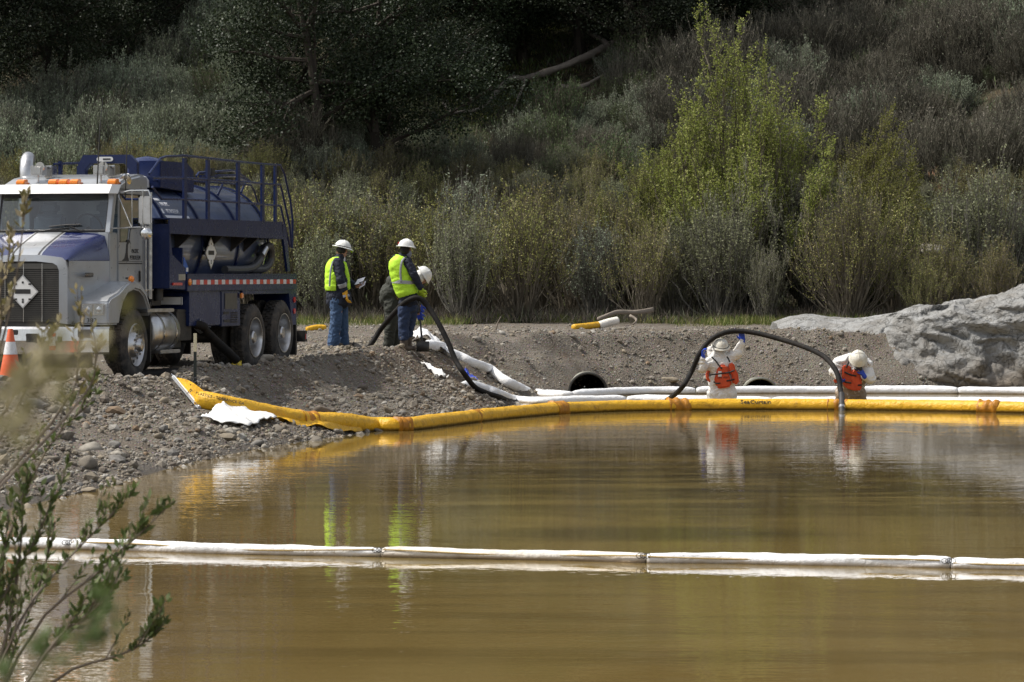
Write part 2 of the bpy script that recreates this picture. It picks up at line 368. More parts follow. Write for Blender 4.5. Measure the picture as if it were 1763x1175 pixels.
def pebbles(name, n, size, regions, seed):
    g = np.random.default_rng(seed); P = np.vstack([scatter_pts(int(n * f), *r, seed=seed + i) for i, (f, r) in enumerate(regions)])
    cl = fbm(np.stack([P[:, 0], P[:, 1], P[:, 0]*0], -1), .8, 3, 51); P = P[(cl + g.uniform(-.9, .9, len(P))) > -.25]; N = len(P)
    s = size[0] * np.exp(g.normal(0, size[1], N)); s = np.clip(s, size[0] * .5, size[2]); out = []; fo = []; va = []
    base = [ico(1 if size[0] > .05 else 0, k)[0] for k in range(8)]; Fc = ico(1 if size[0] > .05 else 0, 0)[1]
    if size[0] <= .05: bm = bmesh.new(); bmesh.ops.create_icosphere(bm, subdivisions=1, radius=1); bm.free()
    k = g.integers(0, 8, N); B = np.stack(base)[k]; a = g.uniform(0, 6.28, N); ti = g.normal(0, .35, N)
    ca, sa = np.cos(a)[:, None], np.sin(a)[:, None]; ct, stt = np.cos(ti)[:, None], np.sin(ti)[:, None]
    x, y, z = B[..., 0], B[..., 1], B[..., 2]; x, z = x*ct - z*stt, x*stt + z*ct; x, y = x*ca - y*sa, x*sa + y*ca
    W = np.stack([x, y, z], -1) * s[:, None, None] + P[:, None] + np.array([0, 0, 1]) * (s * .25)[:, None, None]
    nv = W.shape[1]; F_ = (Fc[None] + (np.arange(N) * nv)[:, None, None]).reshape(-1, 3)
    o = np_obj(name, W.reshape(-1, 3), F_, M_STONE, var=np.repeat(g.random(N), len(Fc)), smooth=size[0] > .05)
    return tag(o, kind='stuff')
REG_L = (35, 67, -.25, 3.6, (-9.5, 2)); REG_F = (66, 79.5, -.2, 3.2, (-4, 12)); REG_T = (48, 84, 2.6, 12, (-9.5, 12))
pebbles('gravel', 47000, (.017, .42, .05), [(.52, REG_L), (.30, REG_F), (.18, REG_T)], 5)
pebbles('small_stones', 5200, (.036, .42, .10), [(.74, REG_L), (.16, REG_F), (.10, REG_T)], 9)
bank = bpy.data.objects['gravel_bank']
g = np.random.default_rng(33)
_sm = []
for k in range(10):
    Vv, Fc = ico(2, 40 + k, .6, .34); _sm.append(np_mesh('stone', Vv, Fc, M_STONE, smooth=k % 3 != 0))
P = np.vstack([scatter_pts(190, 36, 66, -.15, 3.2, (-9.5, 1.5), 61), scatter_pts(60, 67, 78.5, -.05, 2.2, (-3, 12), 62), scatter_pts(15, 60, 80, 2.6, 5, (-6, 10), 63)])
for q in P:
    o = put(bpy.data.objects.new('stone', _sm[g.integers(0, 10)]), bank)
    s = float(np.clip((.070 if q[1] < 60 else .052) * math.exp(g.normal(0, .38)), .045, .17)); o.location = (q[0], q[1], q[2] + s * .22)
    o.scale = (s * g.uniform(.8, 1.25), s, s * g.uniform(.7, 1.1)); o.rotation_euler = (g.normal(0, .3), g.normal(0, .3), g.uniform(0, 6.28))
# ================================================================== VEGETATION
def M_leaf(name, stops, trans=.3, rough=.6):
    t = NT(name); a = t.N('ShaderNodeAttribute', attribute_name='var'); oi = t.N('ShaderNodeObjectInfo')
    f = t.math('FRACT', t.math('ADD', a.outputs['Fac'], t.math('MULTIPLY', oi.outputs['Random'], .0)))
    c = t.ramp(f, stops)
    hsv = t.N('ShaderNodeHueSaturation'); t.L(c, hsv.inputs['Color'])
    t.L(t.math('MULTIPLY_ADD', oi.outputs['Random'], .5, .75), hsv.inputs['Value'])
    t.L(t.math('MULTIPLY_ADD', oi.outputs['Random'], .03, .485), hsv.inputs['Hue']); c = hsv.outputs[0]
    t.set(Base_Color=c, Roughness=rough, Specular_IOR_Level=.25)
    tr = t.N('ShaderNodeBsdfTranslucent'); t.L(c, tr.inputs[0]); ms = t.N('ShaderNodeMixShader', i_0=trans)
    t.L(t.b.outputs[0], ms.inputs[1]); t.L(tr.outputs[0], ms.inputs[2]); t.L(ms.outputs[0], t.out.inputs[0]); return t.m
def M_twig(name, a, b):
    t = NT(name); at_ = t.N('ShaderNodeAttribute', attribute_name='var'); c = t.mix(at_.outputs['Fac'], a, b)
    t.set(Base_Color=c, Roughness=.85, Specular_IOR_Level=.2); return t.m
ML_SAGE = M_leaf('sage_leaf', [(0, (.15, .18, .11)), (.4, (.21, .245, .16)), (.8, (.28, .315, .22)), (1, (.36, .39, .29))])
ML_GREEN = M_leaf('scrub_leaf', [(0, (.07, .10, .040)), (.5, (.105, .14, .06)), (1, (.16, .19, .09))])
ML_OLIVE = M_leaf('mulefat_leaf', [(0, (.13, .145, .04)), (.45, (.21, .215, .06)), (.8, (.29, .275, .09)), (.95, (.40, .34, .14)), (1, (.52, .46, .25))])
ML_GREYUP = M_leaf('grey_shrub_leaf', [(0, (.15, .165, .085)), (.5, (.21, .225, .12)), (1, (.30, .305, .18))])
ML_WILLOW = M_leaf('willow_leaf', [(0, (.16, .19, .035)), (.5, (.24, .265, .055)), (.85, (.33, .34, .10)), (1, (.44, .42, .18))], .4)
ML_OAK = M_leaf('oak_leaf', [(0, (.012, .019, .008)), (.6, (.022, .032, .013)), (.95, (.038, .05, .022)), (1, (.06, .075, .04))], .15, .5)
ML_DRY = M_leaf('dry_tip', [(0, (.10, .085, .065)), (.6, (.15, .13, .105)), (1, (.13, .15, .085))])
ML_GRASS = M_leaf('grass_blade', [(0, (.07, .10, .018)), (.5, (.12, .15, .03)), (.75, (.19, .19, .06)), (1, (.36, .30, .17))])
MT_GREY = M_twig('grey_twig', (.10, .092, .075), (.20, .185, .155))
MT_BROWN = M_twig('brown_twig', (.095, .080, .058), (.20, .172, .13))
MT_MAUVE = M_twig('dry_twig', (.075, .070, .050), (.155, .142, .108))
MT_OAK = M_twig('oak_bark', (.035, .028, .022), (.075, .062, .05))

def tubes(P, r, sides=3):
    """P (N,S,3), r (N,S) -> verts, quads"""
    N, S, _ = P.shape; T = np.gradient(P, axis=1); T /= np.linalg.norm(T, axis=2, keepdims=True) + 1e-9
    ref = np.where(np.abs(T[..., 2:3]) < .95, np.array([0, 0, 1.]), np.array([1., 0, 0])); U = np.cross(T, ref); U /= np.linalg.norm(U, axis=2, keepdims=True) + 1e-9
    W = np.cross(T, U); a = np.arange(sides) * 2 * math.pi / sides
    V = P[:, :, None] + (U[:, :, None] * np.cos(a)[None, None, :, None] + W[:, :, None] * np.sin(a)[None, None, :, None]) * r[:, :, None, None]
    base = (np.arange(N)[:, None, None] * S + np.arange(S-1)[None, :, None]) * sides; k = np.arange(sides)[None, None]; k2 = (k + 1) % sides
    Q = np.stack([base + k, base + k2, base + k2 + sides, base + k + sides], -1).reshape(-1, 4)
    return V.reshape(-1, 3), Q
def leaves(P, D, L, W, g):
    D = D / (np.linalg.norm(D, axis=1, keepdims=True) + 1e-9); S = np.cross(D, g.normal(size=P.shape)); S /= np.linalg.norm(S, axis=1, keepdims=True) + 1e-9
    L = L[:, None]; W = np.asarray(W)[:, None]
    V = np.stack([P, P + D * L * .5 + S * W, P + D * L, P + D * L * .5 - S * W], 1).reshape(-1, 3)
    return V, np.arange(len(P) * 4).reshape(-1, 4)
def unit(a): return a / (np.linalg.norm(a, axis=-1, keepdims=True) + 1e-9)
def stems_gen(g, n, h, spread, base=.15, curve=.25, S=7, hv=.25, wander=.06):
    """fan of stems from the base: returns (n,S,3)"""
    az = g.uniform(0, 2*math.pi, n); th = np.abs(g.normal(0, .55, n)).clip(0, 1.25) * spread
    L = h * (1 - hv * g.random(n)) * (1 - .28 * th / max(spread, .1)); t = np.linspace(0, 1, S)[None]
    th_t = th[:, None] * (1 - curve * t); dz = np.cos(th_t); dr = np.sin(th_t)
    z = np.cumsum(dz, 1) * L[:, None] / S; r = np.cumsum(dr, 1) * L[:, None] / S; z -= z[:, :1]; r -= r[:, :1]
    r0 = base * np.sqrt(g.random(n)); P = np.stack([(r0[:, None] + r) * np.cos(az)[:, None], (r0[:, None] + r) * np.sin(az)[:, None], z], -1)
    w = np.cumsum(g.normal(0, wander, (n, S, 3)), 1) * h / S * 2; w -= w[:, :1]; return P + w
def sub_twigs(g, P, k, tl, th, length, up=.6, S=4, out=.8, wander=.05):
    N, SS, _ = P.shape; idx = np.repeat(np.arange(N), k); t = g.uniform(tl, th, len(idx)) * (SS - 1); i = np.minimum(t.astype(int), SS - 2); f = (t - i)[:, None]
    B = P[idx, i] * (1-f) + P[idx, i+1] * f; T = unit(P[idx, i+1] - P[idx, i])
    D = unit(T + out * unit(g.normal(size=B.shape)) + np.array([0, 0, up])); L = length * g.uniform(.5, 1.15, len(idx)) * (1.15 - .5 * t / (SS-1))
    s = np.linspace(0, 1, S)[None, :, None]; bend = np.array([0, 0, up * .35])
    C = B[:, None] + D[:, None] * s * L[:, None, None] + bend * (s ** 2) * L[:, None, None]
    w = np.cumsum(g.normal(0, wander, C.shape), 1) * L[:, None, None] / S; w -= w[:, :1]; return C + w
def leaf_on(g, P, per, tl, size, asp=.28, up=.3, jit=.02):
    N, SS, _ = P.shape; idx = np.repeat(np.arange(N), per); t = g.uniform(tl, 1, len(idx)) * (SS - 1); i = np.minimum(t.astype(int), SS - 2); f = (t - i)[:, None]
    B = P[idx, i] * (1-f) + P[idx, i+1] * f; T = unit(P[idx, i+1] - P[idx, i])
    D = unit(T * .6 + unit(g.normal(size=B.shape)) * .9 + np.array([0, 0, up])); L = size * g.uniform(.6, 1.4, len(idx))
    return leaves(B + g.normal(0, jit, B.shape), D, L, L * asp, g)
def merge(*VQ):
    V = []; Q = []; n = 0
    for v, q in VQ: V.append(v); Q.append(q + n); n += len(v)
    return np.vstack(V), np.vstack(Q)
class Plant:
    """wood and leaf geometry of one plant variant, either as two meshes or as one"""
    def __init__(s, name, wood, leaf, mt, ml, g, mix=None):
        s.name = name; (Vw, Qw), (Vl, Ql) = wood, leaf
        s.wood = np_mesh('stems', Vw, Qw, mt, var=np.repeat(g.random(len(Qw)//3 + 1), 3)[:len(Qw)])
        s.leaf = np_mesh('foliage', Vl, Ql, ml, var=g.random(len(Ql)))
        V, Q = merge(wood, leaf)
        s.one = np_mesh(name, V, Q, [mt, ml], midx=np.r_[np.zeros(len(Qw)), np.ones(len(Ql))], var=g.random(len(Q)))
def mk_upright(seed, h, spread, nst, twk, lper, ml, mt, lsize=.045, tl=.35, low=.3, curve=.2):
    g = np.random.default_rng(seed); P = stems_gen(g, nst, h, spread, .16 * h / 3, curve, 8); S = P.shape[1]
    r = np.linspace(.014, .004, S)[None] * g.uniform(.6, 1.4, (len(P), 1)) * (h / 3.2) ** .5
    T1 = sub_twigs(g, P, twk, low, .97, h * .20, .7, 4, .45); r1 = np.linspace(.0055, .0025, 4)[None].repeat(len(T1), 0)
    T2 = sub_twigs(g, T1, 2, .2, .9, h * .08, .6, 3, .6); r2 = np.linspace(.0035, .002, 3)[None].repeat(len(T2), 0)
    wood = merge(tubes(P, r), tubes(T1, r1), tubes(T2, r2))
    leaf = merge(leaf_on(g, T1, lper, tl * .6, lsize), leaf_on(g, T2, max(1, lper // 2), .1, lsize), leaf_on(g, P, lper * 2, .62, lsize))
    return Plant('shrub', wood, leaf, mt, ml, g)
def mk_mound(seed, h, ml, mt, nst=120, twk=7, lper=9, lsize=.042, spread=1.15, asp=.22):
    g = np.random.default_rng(seed); P = stems_gen(g, nst, h, spread, .25 * h, .45, 5, .3, .08)
    r = np.linspace(.010, .003, 5)[None].repeat(len(P), 0); T1 = sub_twigs(g, P, twk, .35, 1., h * .24, .9, 3, .55); r1 = np.linspace(.004, .002, 3)[None].repeat(len(T1), 0)
    return Plant('sagebrush', merge(tubes(P, r), tubes(T1, r1)), merge(leaf_on(g, T1, lper, .1, lsize, asp, .9), leaf_on(g, P, 3, .55, lsize, asp, .9)), mt, ml, g)
def mk_dry(seed, h, ml, mt, nst=120, lper=1):
    g = np.random.default_rng(seed); P = stems_gen(g, nst, h, .95, .3 * h, .25, 6, .35, .09)
    r = np.linspace(.010, .004, 6)[None].repeat(len(P), 0); T1 = sub_twigs(g, P, 7, .25, 1., h * .32, .55, 4, .7, .09); r1 = np.linspace(.006, .003, 4)[None].repeat(len(T1), 0)
    T2 = sub_twigs(g, T1, 2, .3, 1., h * .13, .5, 3, .8); r2 = np.linspace(.004, .0025, 3)[None].repeat(len(T2), 0)
    return Plant('dry_brush', merge(tubes(P, r), tubes(T1, r1), tubes(T2, r2)), leaf_on(g, T2, lper, .3, .04, .3, .4), mt, ml, g)

V_OLIVE = [mk_upright(100 + k, 3.3, .62, 80, 5, 8, ML_OLIVE, MT_BROWN, .040) for k in range(4)]
V_GREY = [mk_upright(120 + k, 3.0, .42, 95, 5, 8, ML_GREYUP, MT_GREY, .042, .2, .2) for k in range(3)]
V_BIG = [mk_upright(135, 3.4, .80, 150, 5, 7, ML_OLIVE, MT_BROWN, .040)]
V_SAGE = [mk_mound(140 + k, 1.25, ML_SAGE, MT_GREY) for k in range(4)]
V_SCRUB = [mk_mound(150 + k, 1.2, ML_GREEN, MT_BROWN, 120, 5, 6, .045) for k in range(3)]
V_DRY = [mk_dry(160 + k, 1.5, ML_DRY, MT_MAUVE) for k in range(4)]

def row_shrub(var, px, Y, h, label, group, name='shrub', sx=1., rz=None, lean=0.):
    X = (px - CXP) * Y / FPX; r = thing(name, label, 'shrub', (X, Y, gz(X, Y) - .03), rz if rz is not None else random.uniform(0, 6.28), group)
    base = 3.3 if var in V_OLIVE or var in V_BIG else 3.0
    s = h / base; r.scale = (s * sx, s * sx, s); r.rotation_euler.x = lean
    put(bpy.data.objects.new('stems', var.wood), r); put(bpy.data.objects.new('foliage', var.leaf), r); return r
def one_shrub(var, X, Y, s, label, cat, group, name, sz=1.):
    o = put(bpy.data.objects.new(name, var.one)); o.location = (X, Y, gz(X, Y) - .05); o.scale = (s, s, s * sz)
    o.rotation_euler = (random.gauss(0, .08), random.gauss(0, .08), random.uniform(0, 6.28)); return tag(o, label, cat, group)
random.seed(11)
# ---- the row of tall upright shrubs behind the road: (column, depth, height, kind, label)
ROW = [
 (-20, 90, 3.5, 'o', 'olive shrub at the left edge of the photo, behind the chrome exhaust stack'),
 (60, 92, 3.2, 'g', 'grey-green shrub half hidden behind the white cab roof'),
 (250, 93, 3.3, 'o', 'yellowish shrub hidden behind the headache rack of the truck'),
 (360, 92, 3.4, 'g', 'grey shrub whose top shows through the tank railing'),
 (430, 91, 3.5, 'o', 'olive shrub seen through the rear end of the tank railing'),
 (480, 90, 3.6, 'o', 'yellow-tipped shrub just right of the ladder at the rear of the truck'),
 (525, 91, 3.6, 'o', 'yellow-tipped shrub left of the man in blue jeans reading papers'),
 (560, 88.5, 2.4, 'g', 'low grey brushy shrub directly behind the man holding papers'),
 (590, 91.5, 3.7, 'g', 'tall pale grey shrub rising behind the helmet of the man with papers'),
 (640, 91, 3.5, 'o', 'olive shrub in the gap between the two men in yellow vests'),
 (685, 92, 3.3, 'g', 'grey shrub rising behind the man holding the black hose'),
 (740, 90, 3.3, 'o', 'yellow-green shrub just right of the bending man'),
 (798, 87.5, 3.0, 'g', 'straw-coloured multi-stemmed shrub with a dark tangled foot above the hose arch'),
 (800, 92, 3.9, 'w', 'pale grey leafless shrub standing tallest above the middle of the row'),
 (850, 91, 3.2, 'o', 'olive shrub left of the shrub with the clumped root base'),
 (895, 88, 3.5, 'o', 'many-stemmed olive shrub with a dark clumped root base on the grass'),
 (935, 91, 3.8, 'o', 'tall yellow-tipped shrub in the centre of the row'),
 (985, 90, 3.3, 'o', 'brown-stemmed shrub above the left culvert'),
 (1030, 89, 2.6, 'w', 'silvery pale shrub above the yellow scrap on the bank'),
 (1065, 91, 3.4, 'o', 'yellowish shrub behind the driftwood on the bank'),
 (1110, 88, 2.8, 'o', 'olive shrub with bare lower stems left of the willow'),
 (1160, 89, 2.6, 'g', 'grey-green shrub at the left foot of the yellow-green willow'),
 (1200, 90, 2.9, 'g', 'grey-brown shrub in front of the willow trunk'),
 (1240, 88, 3.1, 'g', 'narrow grey-brown shrub rising from the grass before the willow'),
 (1285, 90, 3.8, 'g', 'tall grey shrub with bare stems to the right of the willow base'),
 (1320, 87, 2.0, 'g', 'short straw-coloured shrub above the worker raising the hose'),
 (1405, 91, 4.1, 'g', 'tall grey shrub standing behind the big fan-shaped shrub'),
 (1465, 87.5, 3.6, 'B', 'big fan-shaped olive shrub with many dark stems above the right worker'),
 (1545, 90, 3.3, 'o', 'olive shrub between the big fan-shaped shrub and the tall grey column'),
 (1590, 87, 1.7, 'o', 'small leafy shrub just above the left shoulder of the grey rock'),
 (1640, 91, 3.6, 'g', 'tall grey-green column of a shrub left of the pale shrub at the right edge'),
 (1690, 90, 4.1, 'g', 'tallest grey-green column shrub near the right edge of the photo'),
 (1715, 87, 2.2, 'o', 'low olive shrub just behind the top of the grey rock'),
 (1765, 91, 3.6, 'w', 'pale silvery shrub at the right edge of the photo behind the rock'),
 (1620, 88, 2.6, 'o', 'yellow-tipped shrub standing where the rock meets the brush'),
]
V_PALE = [mk_upright(131, 3.0, .45, 120, 5, 4, ML_SAGE, MT_GREY, .042, .3, .3)]
for i, (px, Y, h, k, lab) in enumerate(ROW):
    v = {'o': V_OLIVE, 'g': V_GREY, 'w': V_PALE, 'B': V_BIG}[k]
    row_shrub(v[i % len(v)], px, Y, h, lab, 'upright shrubs in the row behind the road', sx=random.uniform(1.1, 1.45) if k != 'B' else 1.0)

# ---- willow
def mk_willow(seed):
    g = np.random.default_rng(seed); P = stems_gen(g, 44, 6.2, .62, .35, .25, 9, .35, .07)
    P[:7] = stems_gen(g, 7, 7.0, .16, .12, 0., 9, .08, .05); r = np.linspace(.045, .008, 9)[None] * g.uniform(.6, 1.2, (44, 1))
    T1 = sub_twigs(g, P, 15, .16, .98, 1.4, .9, 6, .55); r1 = np.linspace(.010, .003, 6)[None].repeat(len(T1), 0)
    T2 = sub_twigs(g, T1, 5, .2, .95, .55, .7, 4, .6); r2 = np.linspace(.005, .0025, 4)[None].repeat(len(T2), 0)
    wood = merge(tubes(P, r, 5)[0:2] if False else tubes(P, r, 3), tubes(T1, r1), tubes(T2, r2))
    leaf = merge(leaf_on(g, T2, 20, .1, .044, .3, .2, .02), leaf_on(g, T1, 22, .35, .044, .3, .2, .02))
    return Plant('willow', wood, leaf, MT_BROWN, ML_WILLOW, g)
w = mk_willow(3); r = thing('willow_tree', 'tall bright yellow-green willow rising above the shrubs right of centre', 'tree', (at(1285, 91.5).x, 91.5, 1.0), .6); r.scale = (1.3, 1.3, 1.03)
put(bpy.data.objects.new('trunk', w.wood), r); put(bpy.data.objects.new('crown', w.leaf), r)
r = thing('willow_tree', 'smaller yellow-green willow leaning right over the slope beside the tall willow', 'tree', (at(1410, 93).x, 93, gz(at(1410, 93).x, 93) - .1), 2.4)
r.scale = (1.3, 1.3, .72); r.rotation_euler = (0, .42, 2.4)
r.rotation_euler = (R(4), R(26), 0)
put(bpy.data.objects.new('trunk', w.wood), r); put(bpy.data.objects.new('crown', w.leaf), r)
r = thing('willow_tree', 'short yellow-green willow growing left of the tall willow', 'tree', (at(1180, 93).x, 93, gz(at(1180, 93).x, 93) - .1), 4.4)
r.scale = (.95, .95, .72)
put(bpy.data.objects.new('trunk', w.wood), r); put(bpy.data.objects.new('crown', w.leaf), r)

# ---- hillside brush: points are taken where a photo pixel's ray meets the slope
_yy = np.arange(86, 190, .25)
def hill_hit(px, py):
    X = (px - CXP) * _yy / FPX; z, _ = ground(X, _yy, False); rows = HY - (z - H) * FPX / _yy
    i = int(np.argmax(rows < py)); return X[i], _yy[i]
def in_oak(px, py):
    if px < 470: return py < 235 - px * .47
    if px < 765: return py < 262 - max(0, px - 700) * 1.8
    if px < 1340: return py < 95
    return False
cells = []
random.seed(5)
row = -30
while row < 520:
    step = 40; px = -60 + random.uniform(0, 30)
    while px < 1830:
        cells.append((px + random.uniform(-17, 17), row + random.uniform(-11, 11))); px += step + random.uniform(-6, 10)
    row += 26 if row < 330 else 44
n_s = n_d = n_g = 0
LM = [(-40, 'left edge of the photo'), (40, 'exhaust stack'), (110, 'roof lights'), (180, 'hoist frame'), (230, "cab's rear corner"), (272, 'round pressure gauge'), (310, 'valve housing'), (360, 'tank railing'), (415, 'last wide railing gap'),
  (465, 'rear posts of the tank railing'), (525, 'gap right of the truck'), (583, 'man with the papers'), (640, 'gap between the vested men'), (697, 'man holding the hose'), (745, 'white plastic sheet'), (800, 'dropped blue gloves'), (860, 'dry stick on the bank'),
  (935, 'gully left of the culverts'), (1012, 'left culvert'), (1080, 'driftwood log'), (1150, 'tan stone on the bank'), (1200, 'left bend of the raised hose'), (1250, 'worker raising the hose'), (1308, 'right culvert'), (1375, 'raised hose'),
  (1464, 'bent worker'), (1540, "rock's left shoulder"), (1610, 'rock'), (1680, 'highest rock shoulder'), (1750, "rock's right edge")]
BANDS = [(25, 'at the top'), (85, 'high up'), (145, 'on the upper slope'), (205, 'at mid slope'), (265, 'low on the slope'), (330, 'behind the shrubs'), (410, 'in the thicket'), (9999, 'deep in the thicket')]
ENT = []
def note(o, phrase, px, py):
    ENT.append((o, phrase, min(LM, key=lambda l: abs(l[0] - px))[1], next(n for y_, n in BANDS if py < y_), px)); return o
def label_all():
    d = {}
    for e in ENT: d.setdefault(e[1:4], []).append(e)
    for (ph, lm, bd), es in d.items():
        es.sort(key=lambda e: e[4]); n = len(es)
        for i, e in enumerate(es):
            pre = {1: [''], 2: ['left-hand ', 'right-hand '], 3: ['leftmost ', 'middle ', 'rightmost ']}.get(n) or [k + ' from left, ' for k in ('first', 'second', 'third', 'fourth', 'fifth', 'sixth', 'seventh', 'eighth', 'ninth')]
            pre = pre[i]
            t_ = pre + ph + ' ' + bd + ', above the ' + lm
            if len(t_.replace('-', ' ').split()) > 16: t_ = t_.replace(' from left,', '').replace('in the thicket', 'low')
            e[0]['label'] = t_
for px, py in cells:
    if in_oak(px, py - 10) and py > -20: continue
    if 770 < px < 960 and 120 < py < 215: continue                       # grassy ledge under the oaks
    if 760 < px < 1080 and 150 < py < 235 and random.random() < .55: continue
    if 745 < px < 905 and 150 < py < 275: continue
    if 895 < px < 1060 and 190 - (px - 905) * .35 - 55 < py < 240 - (px - 905) * .35: continue
    if px > 1560 and 150 < py < 320 and abs((px - 1620) * .9 + (py - 280)) < 58: continue    # bare scree
    if py > 330:
        X, Y = hill_hit(px, py); v = random.choice(V_OLIVE + V_GREY); low_k = 'olive' if v in V_OLIVE else 'grey'
        o = note(one_shrub(v, X, Y, random.uniform(.36, .52), 'x', 'shrub', low_k + ' upright brush filling the thicket', 'brush', .95), low_k + ' upright brush', px, py); o.scale.x *= 1.5; o.scale.y *= 1.4; continue
    X, Y = hill_hit(px, py); q = random.random(); nz = float(vnoise(np.array([X * .35, Y * .35, 0]), 77))
    if px < 520: ks = 's' if q < .74 + nz * .25 else ('d' if q < .86 else 'g')
    elif px < 1150: ks = 's' if q < .34 + nz * .3 else ('d' if q < .62 else 'g')
    elif px < 1400: ks = 's' if q < .35 else 'd'
    else: ks = 'd' if q < .72 + nz * .2 else ('s' if q < .93 else 'g')
    s = random.choice([.7, .9, 1., 1.15, 1.5]) * random.uniform(.9, 1.1)
    if ks == 's':
        note(one_shrub(random.choice(V_SAGE), X, Y, s * 1.05, 'x', 'shrub', 'sagebrush mounds on the hillside', 'sagebrush'), 'silvery sagebrush', px, py); n_s += 1
    elif ks == 'd':
        note(one_shrub(random.choice(V_DRY), X, Y, s * .95, 'x', 'shrub', 'bare twiggy brush on the hillside', 'dry_brush'), 'bare twiggy bush', px, py); n_d += 1
    else:
        note(one_shrub(random.choice(V_SCRUB), X, Y, s * .9, 'x', 'shrub', 'green scrub bushes on the hillside', 'scrub_bush'), 'dull green bush', px, py); n_g += 1
label_all()

# ---- oaks
def mk_oak(seed, h=8.5, w=4.6):
    g = np.random.default_rng(seed); S = 8; t = np.linspace(0, 1, S)
    tr = np.stack([.5 * np.sin(t * 2 + seed) * t, .4 * np.cos(t * 3 + seed) * t, t * h * .75], -1)[None]; rt = np.linspace(.19, .05, S)[None]
    L1 = sub_twigs(g, tr, 19, .06, 1., h * .42, .12, 6, 1.5, .12); r1 = np.linspace(.08, .025, 6)[None].repeat(len(L1), 0)
    L2 = sub_twigs(g, L1, 6, .25, 1., h * .18, .3, 5, 1.1, .12); r2 = np.linspace(.035, .012, 5)[None].repeat(len(L2), 0)
    C = np.vstack([L2[:, -1], L1[:, -1], L2[:, 2]]); n = 290; out = []
    lv = []
    for c in C:
        R_ = g.uniform(.45, .95); m = int(n * R_ ** 1.6); d = unit(g.normal(size=(m, 3))); rad = R_ * g.random(m) ** .35
        lv.append(c + d * rad[:, None] * np.array([1.15, 1.15, .72]) - np.array([0, 0, .1]))
    B = np.vstack(lv); D = unit(g.normal(size=B.shape) + np.array([0, 0, .2])); L = g.uniform(.05, .11, len(B))
    leaf = leaves(B, D, L, L * .36, g); wood = merge(tubes(tr, rt, 8), tubes(L1, r1, 5), tubes(L2, r2, 3))
    return Plant('oak', wood, leaf, MT_OAK, ML_OAK, g)
V_OAK = [mk_oak(k + 1) for k in range(3)]
OAKS = [(-60, 222, .9, 'dark oak cut by the left edge of the photo above the exhaust stack'), (75, 178, .8, 'dark oak standing on the upper left slope, second from the left edge'),
  (185, 118, .75, 'dark oak on the upper left slope above the roof lights of the cab'), (20, 60, 1.0, 'dark oak high in the upper left corner'), (255, 75, .62, 'dark oak whose foot meets the sagebrush above the headache rack'), (350, -28, .55, 'dark oak near the top edge above the tank railing'),
  (140, 20, 1.0, 'dark oak at the top edge behind the left slope oaks'), (470, -25, .7, 'dark oak at the top edge left of the biggest oak mass'), (545, 312, .90, 'biggest near-black oak hanging low above the man with papers'),
  (652, 315, .84, 'near-black oak above the man holding the hose'), (600, 130, .9, 'oak filling the shade behind the biggest dark oak'),
  (738, 192, .72, 'oak whose thin trunks stand at the left end of the grassy ledge'), (805, 138, .9, 'oak shading the grassy ledge from behind'),
  (900, 110, .9, 'oak overhanging the right end of the grassy ledge'), (1000, 104, .9, 'oak with bare hanging twigs above the broken branch'),
  (1105, 128, .8, 'oak with a thick dark leaning trunk above the fallen branch'), (1195, 92, .85, 'oak at the top edge behind the tip of the willow'),
  (1275, 66, .7, 'last dark oak at the top edge right of the willow tip'), (700, 60, 1.0, 'far oak filling the dark top edge left of centre'), (860, 20, 1.05, 'far oak filling the dark top edge at centre'), (1030, 10, 1.0, 'far oak filling the dark top edge right of centre')]
for i, (px, py, s, lab) in enumerate(OAKS):
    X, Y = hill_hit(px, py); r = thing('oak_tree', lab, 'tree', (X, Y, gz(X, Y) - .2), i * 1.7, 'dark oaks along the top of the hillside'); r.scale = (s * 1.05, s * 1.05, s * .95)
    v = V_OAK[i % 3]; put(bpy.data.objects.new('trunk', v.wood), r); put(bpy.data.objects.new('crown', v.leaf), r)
# the wood goes on above the frame (it is what the pond mirrors)
V = []; Q = []; n = 0
g = np.random.default_rng(8)
crown = V_OAK[0]
cv = np.empty(len(crown.leaf.vertices) * 3); crown.leaf.vertices.foreach_get('co', cv); cv = cv.reshape(-1, 4, 3)
keep = cv[g.random(len(cv)) < .16]; c0 = keep.mean(1, keepdims=True); keep = c0 + (keep - c0) * 2.3
for k in range(70):
    X = g.uniform(-42, 46); Y = g.uniform(137, 200) ; a = g.uniform(0, 6.28); s = g.uniform(.9, 1.3); M = np.array([[math.cos(a), -math.sin(a), 0], [math.sin(a), math.cos(a), 0], [0, 0, 1]])
    V.append((keep @ M.T * s + np.array([X, Y, gz(X, Y) - .6])).reshape(-1, 3))
V = np.vstack(V); Q = np.arange(len(V)).reshape(-1, 4)
tag(np_obj('woodland', V, Q, ML_OAK, var=g.random(len(Q))), kind='stuff')

